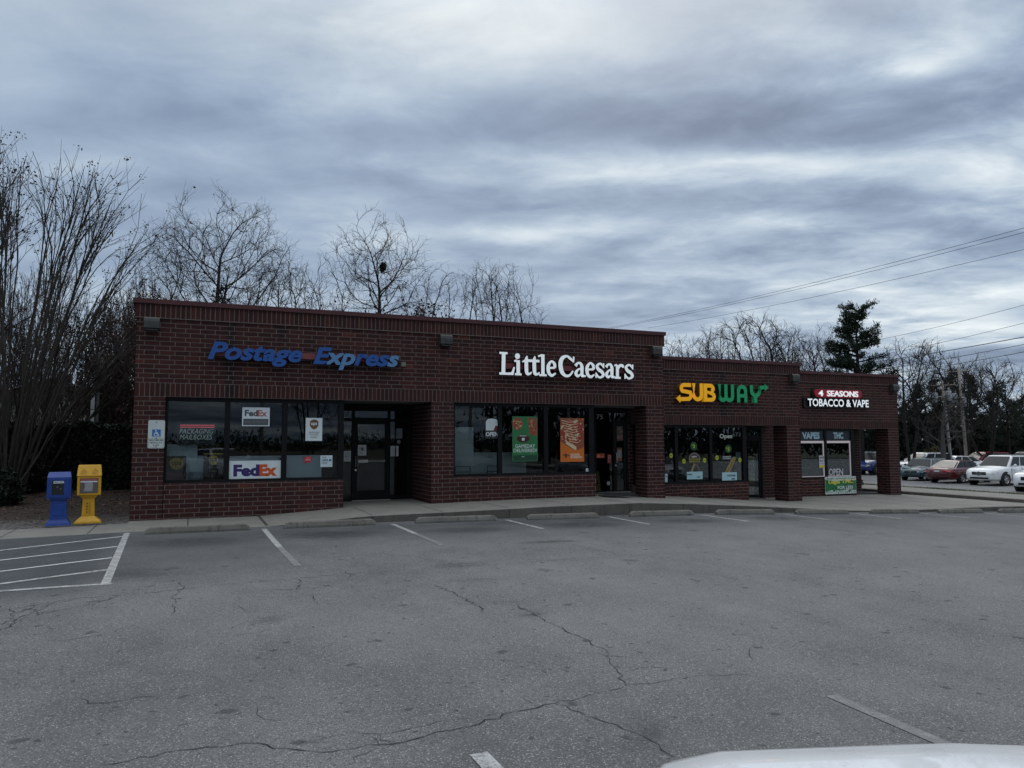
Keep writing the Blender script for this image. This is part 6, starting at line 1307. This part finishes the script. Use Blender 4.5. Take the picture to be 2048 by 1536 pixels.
# crape myrtles at the left edge: many upright stems fanning from the ground
CM = dict(wob=.06, w0=.7, up=.012, ang=(12, 34), len=(.36, .58), start=[.25, .2, .15, .1], rmin=.0055, rr=.55, taper=.86, cone=.6)
CG = ('crape myrtles beside the hedge', 'crape_myrtle')
def bez(a, b, c, n): return [a*(1-t)**2+b*2*t*(1-t)+c*t*t for t in [i/n for i in range(n+1)]]
def vase_tree(label, loc, H, W, seed, n1, n2, n3, zs=.74, lean=(0, 0), heads=1300, tip=.0058):
    """crape myrtle: many stems rise from one clump and fan to a broad flat-topped dome"""
    rg = np.random.default_rng(seed); zc = H*zs
    def target():
        a = rg.uniform(0, 6.28)
        if rg.random() < .66: q = W*math.sqrt(rg.random()); z = zc+(H-zc)*math.sqrt(max(0, 1-(q/W)**2))*rg.uniform(.72, 1.04)
        else: q = W*rg.uniform(.78, 1.02); z = H*rg.uniform(.40, zs+.06)
        return np.array([q*math.cos(a)+lean[0]*z/H, q*math.sin(a)+lean[1]*z/H, z])
    main, lims, tips = [], [], []
    for i in range(n1):
        T = target(); a = math.atan2(T[1], T[0]); b = np.array([.16*math.cos(a), .16*math.sin(a), -.3])+rg.normal(0, .10, 3)*np.array([1, 1, 0]); c = b*.4+T*np.array([.32, .32, .52])+rg.normal(0, .12, 3)
        P = bez(b, c, T, 10); P = [p+rg.normal(0, .025, 3)*(0 < k < 10) for k, p in enumerate(P)]; r0 = rg.uniform(.016, .044); R_ = [r0*(1-k/10)**.8+tip for k in range(11)]; main.append((P, R_)); tips.append(T)
        for _ in range(n2):
            k = int(rg.integers(3, 9)); s0 = P[k]; T2 = T+rg.normal(0, 1, 3)*np.array([1.0, 1.0, .6])*(1.25-k*.09); g = P[k]-P[k-1]; g = g/np.linalg.norm(g); L = np.linalg.norm(T2-s0)
            if T2[2] < s0[2]+.1 or L > 3.4: continue
            P2 = bez(s0, s0+g*L*.5, T2, 7); P2 = [p+rg.normal(0, .02, 3)*(0 < j < 7) for j, p in enumerate(P2)]; r2 = min(R_[k]*.7, .018); lims.append((P2, [r2*(1-j/7)+tip*.9 for j in range(8)])); tips.append(T2)
            for _ in range(n3):
                j = int(rg.integers(2, 7)); q = P2[j]; g2 = P2[j]-P2[j-1]; g2 = g2/np.linalg.norm(g2); v = rot_about(g2, np.cross(g2, rg.normal(0, 1, 3)), R(rg.uniform(14, 44))); ln = rg.uniform(.3, .9); e = q+v*ln+np.array([0, 0, .06]); lims.append(([q, q+v*ln*.5+rg.normal(0, .02, 3), e], [tip*.9, tip*.75, tip*.5])); tips.append(e)
    t_ = thing('crape_myrtle', label, 'tree', loc, 0, 'crape myrtles beside the hedge'); V, F = tubes_np(main, 6); np_mesh('trunk', V, F, BK4, t_, True); V, F = tubes_np(lims, 3); np_mesh('crown', V, F, BK4, t_); V, F = [], []
    for _ in range(heads//6):
        c0 = tips[int(rg.integers(len(tips)))]
        for _k in range(6):
            c = c0+rg.normal(0, .05, 3); a = rg.normal(0, 1, 3); a /= np.linalg.norm(a); b = np.cross(a, rg.normal(0, 1, 3)); b /= np.linalg.norm(b); s_ = rg.uniform(.015, .04); i = len(V); V += [c-a*s_, c+b*s_*.7, c+a*s_, c-b*s_*.7]; F.append((i, i+1, i+2, i+3))
    np_mesh('seed_heads', V, F, SEED, t_)
vase_tree('tall many-stemmed crape myrtle fanning up at the left edge with dry seed heads', (*at(8, 900, 19.5), .25), ht(296, 19.5, .25), 3.5, 11, 46, 11, 7, heads=3000)
vase_tree('second crape myrtle with leaning stems cut by the left edge of the photo', (*at(-190, 900, 20.5), .25), ht(262, 20.5, .25), 3.0, 12, 26, 7, 5)
vase_tree('low spreading crape myrtle leaning right over the hedge', (*at(62, 900, 21.5), .25), ht(500, 21.5, .25), 2.6, 13, 22, 6, 4, .6, (1.0, -.2), 700)
# trees behind the building
crown_tree('broad bare tree with an ivy covered trunk behind the blue sign', (*at(428, 900, 44), -.2), ht(346, 44, -.2), 5.1, .46, 21, BK1, 1, 2300, .38, .0085, 9, .52, 1.3, (0, 0), (40, .12, LEAF_BR, 99), 11.2)
crown_tree('bare tree leaning left at the left corner of the brick parapet', (*at(402, 900, 40), -.2), ht(470, 40, -.2), 3.7, .42, 22, BK2, 2, 1200, .34, .008, 7, 0, 1.0, (-1.9, .6), (380, .09, LEAF_BR, 10.4))
crown_tree('small round crowned bare tree behind the gap between the blue letters', (*at(548, 900, 40), -.2), ht(484, 40, -.2), 3.2, .52, 23, BK2, 4, 1100, .30, .008, 6, 0, .9, crook=.2)
crown_tree('thin bare tree with dark crooked limbs left of the tallest centre tree', (*at(640, 900, 42), -.2), ht(492, 42, -.2), 2.2, .52, 24, BK2, 3, 600, .30, .008, 4, 0, .8, crook=.24)
crown_tree('tall narrow bare tree holding a dark nest, behind the end of the blue letters', (*at(756, 900, 43), -.2), ht(398, 43, -.2), 3.9, .40, 25, BK1, 1, 2000, .36, .0085, 9, .62, 1.3, (0, 0), (300, .11, LEAF_BR, 10.6))
crown_tree('bare tree with clinging brown leaves above the second wall light', (*at(860, 900, 42), -.2), ht(508, 42, -.2), 2.6, .42, 26, BK2, 3, 800, .32, .008, 5, 0, .9, (.3, 0), (620, .11, LEAF_BR, 9.6))
crown_tree('upright many-limbed bare tree behind the white serif sign', (*at(1002, 900, 50), -.3), ht(500, 50, -.3), 4.2, .42, 27, BK1, 5, 1800, .36, .0095, 9, 0, 1.2)
# thicket left of the building
for k, (u, d, v, sd, l) in enumerate(((205, 25, 580, 31, 'dense twiggy tree with brown leaves left of the brick corner'), (256, 29, 520, 32, 'dark tangled tree touching the left brick corner'), (128, 31, 600, 33, 'thin bare tree in front of the grey house'), (300, 34, 545, 34, 'leafy brown thicket tree just above the left parapet'), (62, 34, 500, 35, 'taller bare tree behind the crape myrtles'), (330, 37, 545, 36, 'low brown-leaved tree under the leaning bare tree'), (15, 36, 470, 37, 'bare tree far behind the left crape myrtles'), (230, 38, 500, 38, 'pale thin tree rising behind the thicket'))):
    bare_tree(l, (*at(u, 900, d), .1), ht(v, d, .1), sd, BK2, 3, .30, .075, 4, 'thicket trees left of the building', 'thicket_tree', (1900 if k in (0, 1, 3, 5) else 450, .07, LEAF_BR, 6.4 if k < 2 else 7.6), nb=[10, 7, 5, 3], start=[.12, .1, .1, .1], wob=.12, up=.03, ang=(25, 60), rmin=.008, wide=(1.5, 1.5, 1.9, 1.7, 2.2, 1.8, 2.2, 1.8)[k])
# trees right of the tall section
RT_ = ((1352, 62, 660, 41, 5, .22, 2.3, 'feathery bare tree right behind the tallest parapet corner'), (1400, 66, 652, 47, 4, .2, 1.9, 'pale slim bare tree left of the taller straight one'), (1442, 68, 634, 42, 1, .1, 1.6, 'tall straight bare tree above the sandwich shop sign'), (1522, 58, 626, 43, 1, .2, 2.7, 'dark gnarled bare tree above the sandwich shop'), (1560, 62, 650, 48, 3, .4, 2.3, 'wide bare tree beside the gnarled one'), (1605, 64, 645, 44, 5, .26, 2.3, 'bushy bare tree where the brick roofline steps down'), (1652, 70, 638, 45, 3, .15, 1.7, 'slim pale bare tree left of the big pine'), (1300, 75, 668, 46, 3, .2, 1.8, 'faint bare tree low behind the tall section'))
for u, d, v, sd, st_, sp, wd, l in RT_:
    g = sd == 43
    crown_tree(l, (*at(u, 900, d), -1), ht(v, d, -1), wd*1.35, .50 if g else .34, sd, BK1 if g else BK2, st_, 1500 if g else 1400, .40, .016 if g else .0142, 8, .5 if st_ == 1 else 0, 1.2, crook=.30 if g else .06)
for u, d, v, sd, st_, sp, wd, l in ((1822, 56, 664, 51, 2, .30, 2.4, 'dark limbed bare tree right of the big pine'), (1866, 60, 672, 52, 2, .30, 2.4, 'bare tree crossing the wires above the last column'), (1972, 62, 702, 53, 3, .55, 3.5, 'wide low bare tree behind the two utility poles'), (1930, 66, 708, 54, 2, .5, 2.3, 'bare tree between the utility poles')):
    crown_tree(l, (*at(u, 900, d), -1.1), ht(v, d, -1.1), wd*1.2, .34, sd, BK1, st_, 1400, .40, .0142, 8, 0, 1.2, crook=.12)
bare_tree('grey leafless tree with drooping side limbs in front of the dark evergreens', (*at(1893, 905, 54), -1.1), ht(772, 54, -1.1), 55, BK3, 1, .1, .24, 4, nb=[16, 5, 4, 3], start=[.25, .3, .2, .1], wob=.12, up=-.012, ang=(58, 92), len=(.34, .58), rmin=.010, rr=.3, cone=.8, wide=2.2)
def conifer(label, loc, H, Rw, seed, mat, name='pine_tree', n=46, bare=.18, dens=1., top=1., shape='pine', group=None, size=.2, trunk=BK1):
    rg = np.random.default_rng(seed); t_ = thing(name, label, 'tree', loc, 0, group)
    tr = [([np.array([0, 0, -.5]), np.array([.05, .03, H*.5]), np.array([0, .05, H*.97])], [H*.018+.05, H*.012+.03, .03])]; V, F = [], []
    for i in range(n):
        f = bare+(1-bare)*((i+rg.random())/n); z = H*f; a = rg.uniform(0, 6.28)
        if shape == 'pine': L = Rw*(1-.62*((f-bare)/(1-bare))**1.4)*rg.uniform(.62, 1.08)*(.75+.25*math.sin(min(1, (f-bare)*5)*1.57))
        else: L = Rw*(1-((f-bare)/(1-bare))**1.3*.93)*rg.uniform(.8, 1.08)
        up_ = .32 if shape == 'pine' else .05
        d = np.array([math.cos(a), math.sin(a), up_*rg.uniform(.2, 1.3)]); pts = [np.array([0, 0, z])+d*L*k/4+np.array([0, 0, -.04*L*(k/4)**2*(1 if shape != 'pine' else -1)]) for k in range(5)]
        tr.append((pts, [.05*(1-k/5)+.012 for k in range(5)]))
        for _ in range(int((26 if shape == 'pine' else 34)*dens*max(.35, L/Rw))):
            k = rg.uniform(.22, 1.0)**.8; c0 = pts[0]+(pts[4]-pts[0])*k+rg.normal(0, 1, 3)*np.array([.10, .10, .07])*max(.7, L*.32)
            for _ in range(7):
                c = c0+rg.normal(0, size*.6, 3); v = rg.normal(0, 1, 3)+d*.8+np.array([0, 0, .5]); v /= np.linalg.norm(v); w = np.cross(v, rg.normal(0, 1, 3)); w /= np.linalg.norm(w); s = size*rg.uniform(.6, 1.3); j = len(V)
                V += [c-w*s*.16, c+w*s*.16, c+v*s+w*s*.05, c+v*s-w*s*.05]; F.append((j, j+1, j+2, j+3))
    A_, B_ = tubes_np([(np.linspace(0, 1, 5)[:, None]*(b[0][-1]-b[0][0])+b[0][0] if False else np.array(b[0]), b[1]) for b in tr], 5); np_mesh('trunk', A_, B_, trunk, t_, True)
    np_mesh('crown', V, F, mat, t_); return t_
conifer('tall dark pine with a layered crown above the vape shop roof', (*at(1722, 900, 58), -1.1), 13.1, 3.3, 61, NEED, n=90, bare=.33, dens=2.6, size=.20)
EV = ((1812, 74, 6.4, 1.9, 71), (1838, 70, 8.0, 2.2, 72), (1875, 72, 8.6, 2.4, 73), (1912, 70, 9.4, 2.3, 74), (1945, 71, 9.0, 2.5, 75), (1985, 73, 7.4, 2.4, 76), (2025, 72, 6.4, 2.3, 77), (2062, 72, 7.2, 2.4, 78), (1762, 76, 6.8, 2.2, 79), (1728, 78, 6.6, 2.2, 80), (1795, 70, 5.2, 2.0, 82))
LB = ('dark evergreen right behind the last brick column', 'dark evergreen left of the grey leafless tree', 'tall dark evergreen behind the grey leafless tree', 'tallest dark evergreen behind the leaning pole', 'dark evergreen right of the taller utility pole', 'low dark evergreen right of the poles', 'dark evergreen above the white star emblem SUV', 'dark evergreen cut by the right edge of the photo', 'dark evergreen seen through the porch opening', 'dark evergreen left of the porch opening, mostly hidden', 'short dark evergreen at the edge of the last column')
for (u, d, H, W_, sd), l in zip(EV, LB): conifer(l, (*at(u, 905, d), -1.2), H, W_, sd, NEEDD, 'evergreen_tree', 60, .02, 1.0, 1, 'spruce', 'dark evergreens beyond the parked cars', .26)
conifer('round topped loose pine at the right edge behind the cars', (*at(2018, 905, 66), -1.2), 7.6, 2.3, 81, NEED, 'pine_tree', 40, .30, .8, size=.22)
conifer('soft dark evergreen left of the thicket behind the hedge', (*at(120, 905, 46), .2), 5.5, 2.2, 83, NEEDD, 'evergreen_tree', 46, .03, .9, 1, 'spruce', None, .24)
# far wooded skyline all round, beyond everything
def treeline(pts, h, seed, n, mat=LEAF_BR, dep=8, ssz=1.):
    rg = np.random.default_rng(seed); V, F = [], []; P = np.array(pts, float); seg = np.linalg.norm(np.diff(P, axis=0), axis=1); cum = np.concatenate([[0], np.cumsum(seg)])
    for _ in range(n):
        s = rg.random()*cum[-1]; i = min(np.searchsorted(cum, s)-1, len(seg)-1); i = max(i, 0); c = P[i]+(P[i+1]-P[i])*((s-cum[i])/seg[i]); hh = h*(.62+.22*math.sin(s*.21)+.16*math.sin(s*.57+1))
        z = hh*rg.random()**.75; q = np.array([c[0]+rg.normal(0, dep*.3), c[1]+rg.normal(0, dep*.3), z-1.2]); a = rg.normal(0, 1, 3)+np.array([0, 0, 1.6]); a /= np.linalg.norm(a); b = np.cross(a, rg.normal(0, 1, 3)); b /= np.linalg.norm(b); s_ = rg.uniform(.5, 1.6)*ssz; j = len(V)
        V += [q-b*s_*.35, q+b*s_*.35, q+a*s_*1.5+b*.05, q+a*s_*1.5-b*.05]; F.append((j, j+1, j+2, j+3))
    return V, F
V, F = treeline([(95, 20), (100, 60), (70, 95), (20, 110), (-40, 95), (-80, 60)], 7.0, 5, 9000)
tag(np_mesh('distant_woods', V, F, LEAF_BR), kind='stuff')
V, F = treeline([(-190, -40), (-140, -150), (0, -190), (120, -180), (220, -120), (260, -30)], 6.0, 6, 30000, dep=14, ssz=.5)
V2_, F2_ = treeline([(38, -72), (70, -82), (110, -78), (150, -60)], 12, 8, 14000, dep=9, ssz=.6); k0 = len(V)
V = V+V2_; F = F+[tuple(i+k0 for i in f) for f in F2_]
tag(np_mesh('woods_across_road', V, F, NEEDD), kind='stuff')
# ------------------------------------------------------------------ hedge, shrubs
def leafy(name, label, cat, loc, boxes, n, mat, seed, size=.06, group=None, stem=True):
    rg = np.random.default_rng(seed); t_ = thing(name, label, cat, loc, 0, group); V, F = [], []; tot = sum(b[3]*b[4]*b[5] for b in boxes)
    for (cx, cy, cz, sx, sy, sz, kind) in boxes:
        for _ in range(int(n*sx*sy*sz/tot)):
            if kind == 'box':
                q = rg.uniform(-1, 1, 3); ax = int(rg.integers(3)); sg = 1 if rg.random() < .75 else -1; q[ax] = (sg if ax == 2 else rg.choice([-1, 1]))*rg.uniform(.82, 1.03); bump_ = .06*math.sin(q[0]*sx*3.1)+.05*math.sin(q[0]*sx*7.3+q[1]*4)
                c = np.array([cx+q[0]*sx, cy+q[1]*sy, cz+q[2]*(sz+bump_)])
            else:
                q = rg.normal(0, 1, 3); q /= np.linalg.norm(q); q *= rg.uniform(.55, 1.02)**.5; q *= 1+.12*math.sin(q[0]*7+cx)+.1*math.sin(q[2]*9+q[1]*5); c = np.array([cx+q[0]*sx, cy+q[1]*sy, cz+q[2]*sz])
            a = rg.normal(0, 1, 3); a /= np.linalg.norm(a); b = np.cross(a, rg.normal(0, 1, 3)); b /= np.linalg.norm(b); s = size*rg.uniform(.5, 1.3); j = len(V)
            V += [c-a*s, c+b*s*.55, c+a*s, c-b*s*.55]; F.append((j, j+1, j+2, j+3))
    np_mesh('foliage', V, F, mat, t_)
    if stem:
        mb = MB()
        for (cx, cy, cz, sx, sy, sz, kind) in boxes:
            for k in range(5):
                x, y = cx+sx*rg.uniform(-.7, .7), cy+sy*rg.uniform(-.5, .5); mb.tube([(x, y, cz-sz*1.0), (x+rg.uniform(-.1, .1), y, cz), (x+rg.uniform(-.2, .2), y, cz+sz*.7)], [.03, .02, .008], 5)
            if kind == 'box': mb.box(cx-sx*.86, cx+sx*.86, cy-sy*.7, cy+sy*.7, cz-sz, cz+sz*.86)
        mb.build('stems', BK1, t_)
    return t_
leafy('hedge', 'long dark clipped evergreen hedge left of the brick building', 'hedge', (0, 0, 0), [(-2.35, 7.6, 1.20, 2.45, .75, .98, 'box')], 46000, HEDGE, 91, .055)
leafy('shrub', 'low dark shrub at the left edge below the crape myrtle', 'shrub', (*at(0, 960, 18.2), .1), [(0, 0, .40, .55, .5, .50, 'ball'), (-.7, .2, .5, .6, .5, .6, 'ball')], 9000, HEDGE, 92, .05, 'low shrubs under the crape myrtle')
leafy('shrub', 'small dark shrub in front of the hedge left end', 'shrub', (*at(50, 930, 20.5), .2), [(0, 0, .6, .55, .5, .6, 'ball')], 6000, HEDGE, 93, .05, 'low shrubs under the crape myrtle')
leafy('shrub', 'small yellowish shrub at the foot of the leaning utility pole', 'shrub', (*at(1866, 905, 66), -1.2), [(0, 0, 1.2, .75, .7, .95, 'ball')], 4000, leaf_mat('yellow_leaf', [(.04, .045, .01), (.10, .09, .02), (.16, .13, .03)]), 94, .09)
leafy('shrub', 'low plant at the end wall seen through the porch opening', 'shrub', (28.9, 7.6, -.4), [(0, 0, .14, .7, .5, .2, 'ball')], 2500, leaf_mat('olive_leaf', [(.03, .035, .015), (.07, .065, .03), (.10, .085, .05)]), 95, .06)
# nest in the tall tree
s = thing('bird_nest', 'dark ragged nest high in the tall narrow bare tree', 'nest', (*at(766, 534, 42.6), CAM.z+(881-534)*42.6/1490)); rg = np.random.default_rng(4); V, F = [], []
for _ in range(420):
    c = rg.normal(0, .075, 3)*np.array([1, 1, 1.6]); a = rg.normal(0, 1, 3); a /= np.linalg.norm(a); b = np.cross(a, rg.normal(0, 1, 3)); b /= np.linalg.norm(b); j = len(V); V += [c-a*.12, c+b*.03, c+a*.12, c-b*.03]; F.append((j, j+1, j+2, j+3))
np_mesh('twigs', V, F, BK1, s)

# ================================================================== POLES AND WIRES
WOOD = bark_mat('pole_wood', (.19, .17, .145), (.34, .31, .27)); TRF = plain('transformer_grey', (.30, .33, .35), .5)
def pole(label, base, top, r, arms=True, tr=(), conduit=False):
    s = thing('utility_pole', label, 'utility pole', base, 0, 'utility poles'); d = Vector(top)-Vector(base)
    mb = MB(); mb.tube([(0, 0, -.5), d*.5, d], [r, r*.85, r*.68], 12); mb.build('pole', WOOD, s, True)
    if arms: mb = MB(); q = d*.955; a_ = Vector((.55, -.85, 0)).normalized(); mb.tube([q-a_*.9, q+a_*.9], .042, 6); [mb.lathe(q+a_*k+Vector((0, 0, .05)), [(.035, 0), (.05, .06), (.03, .13), (0, .15)], 8) for k in (-.8, -.4, .4, .8)]; mb.build('crossarm', WOOD, s)
    for k, (f, ox, oy) in enumerate(tr):
        q = d*f; mb = MB(); mb.lathe((q.x+ox, q.y+oy, q.z-.5), [(0, 0), (.19, .0), (.21, .05), (.21, .68), (.18, .76), (0, .80)], 16); mb.lathe((q.x+ox+.1, q.y+oy, q.z+.46), [(.04, -.14), (.05, -.08), (.02, .08), (0, .1)], 8); mb.tube([(q.x+ox, q.y+oy, q.z-.1), q], .03, 5); mb.build('transformer', TRF, s, True)
    if conduit: mb = MB(); off = Vector((-.2, -.2, 0)); mb.tube([off*1.0, d*.72+off*.8], .05, 8); mb.build('conduit', TRF, s)
    return s
def P3(u, v, d): q = CAM+(fwd+cr*((u-1024)/1490)+cu*((768-v)/1490))*d; return q
pb = P3(1934, 905, 60); pt = P3(1917, 733, 61); pole('tall weathered wooden utility pole carrying a grey transformer', (pb.x, pb.y, -1.2), (pt.x, pt.y, pt.z), .135, True, ((.72, -.42, .25), (.69, .8, .4)))
pb = P3(1904, 905, 57); pt = P3(1884, 762, 58); pole('leaning pale utility pole with a metal conduit and transformers', (pb.x, pb.y, -1.2), (pt.x, pt.y, pt.z), .12, True, ((.86, .42, -.1), (.84, -.6, .3)), True)
WIRE = plain('wire_black', (.012, .012, .013), .7)
def wire(label, a, b_, r, sag=.012):
    A_, B_ = P3(*a), P3(*b_); L = (B_-A_).length; pts = []
    A_ = A_+(A_-B_)*.0; B_ = B_+(B_-A_)*.25
    for k in range(21):
        f = k/20; p = A_.lerp(B_, f); p.z -= 4*f*(1-f)*L*sag-0; pts.append(p)
    mb = MB(); mb.tube(pts, r, 5); tag(mb.build('overhead_wire', WIRE), label, 'wire', 'overhead wires')
wire('topmost overhead wire crossing the sky down to the brick roof', (1216, 656, 72), (2048, 444, 37), .012); wire('second overhead wire just below the topmost one', (1222, 657, 72), (2048, 453, 37), .012); wire('thin wire from the right edge running down behind the tall brick section', (1296, 656, 70), (2048, 489, 39), .012)
wire('wire emerging from the right side of the big pine', (1700, 690, 66), (2048, 605, 46), .013); wire('wire meeting the bare trees right of the pine', (1690, 722, 66), (2048, 641, 46), .013); wire('thick black cable crossing the bare trees right of the pine', (1640, 738, 66), (2048, 669, 44), .026, .010); wire('black cable below the thick one', (1660, 752, 66), (2048, 684, 44), .018, .010); wire('lowest black cable above the vape shop corner', (1700, 757, 66), (2048, 699, 44), .020, .010)
mb = MB(); A_, B_ = P3(1886, 790, 57), P3(1916, 790, 60); mb.tube([A_, A_.lerp(B_, .5)-Vector((0, 0, .02)), B_], .02, 5); tag(mb.build('overhead_wire', TRF), 'short wire linking the two utility poles', 'wire', 'overhead wires')
# across the road behind the photographer: only ever seen as reflections in the shop glass
for x, y, h_ in ((6.0, -42, 9.5), (23, -42, 10), (33.5, -44, 10)):
    pole('wooden utility pole across the road seen only as a reflection', (x, y, -.2), (x+.1, y, h_), .16)
suv('dark car parked behind the photographer seen only as a reflection', BLKP, (13.5, -17.5, zl(13.5)), R(80), name='parked_suv', group='cars reflected in the shop windows'); sedan('grey car parked behind the photographer seen only as a reflection', GRYP, (20.5, -17, zl(20.5)), R(95), group='cars reflected in the shop windows'); wagon('silver wagon parked by the far stalls seen only as a reflection', SILV, (26, -16, zl(26)), R(88), group='cars reflected in the shop windows')

for i_, (src, x, y) in enumerate((('tall narrow', 29, -52), ('upright many', 38, -58), ('feathery', 12, -60), ('broad bare', 46, -60))):
    o = next(o for o in scene.objects if o.parent is None and str(o.get('label', '')).startswith(src)); dup(o, (x, y, -.6), 1.0+i_, 'bare tree across the road seen only as a reflection', 'bare trees reflected in the shop windows')
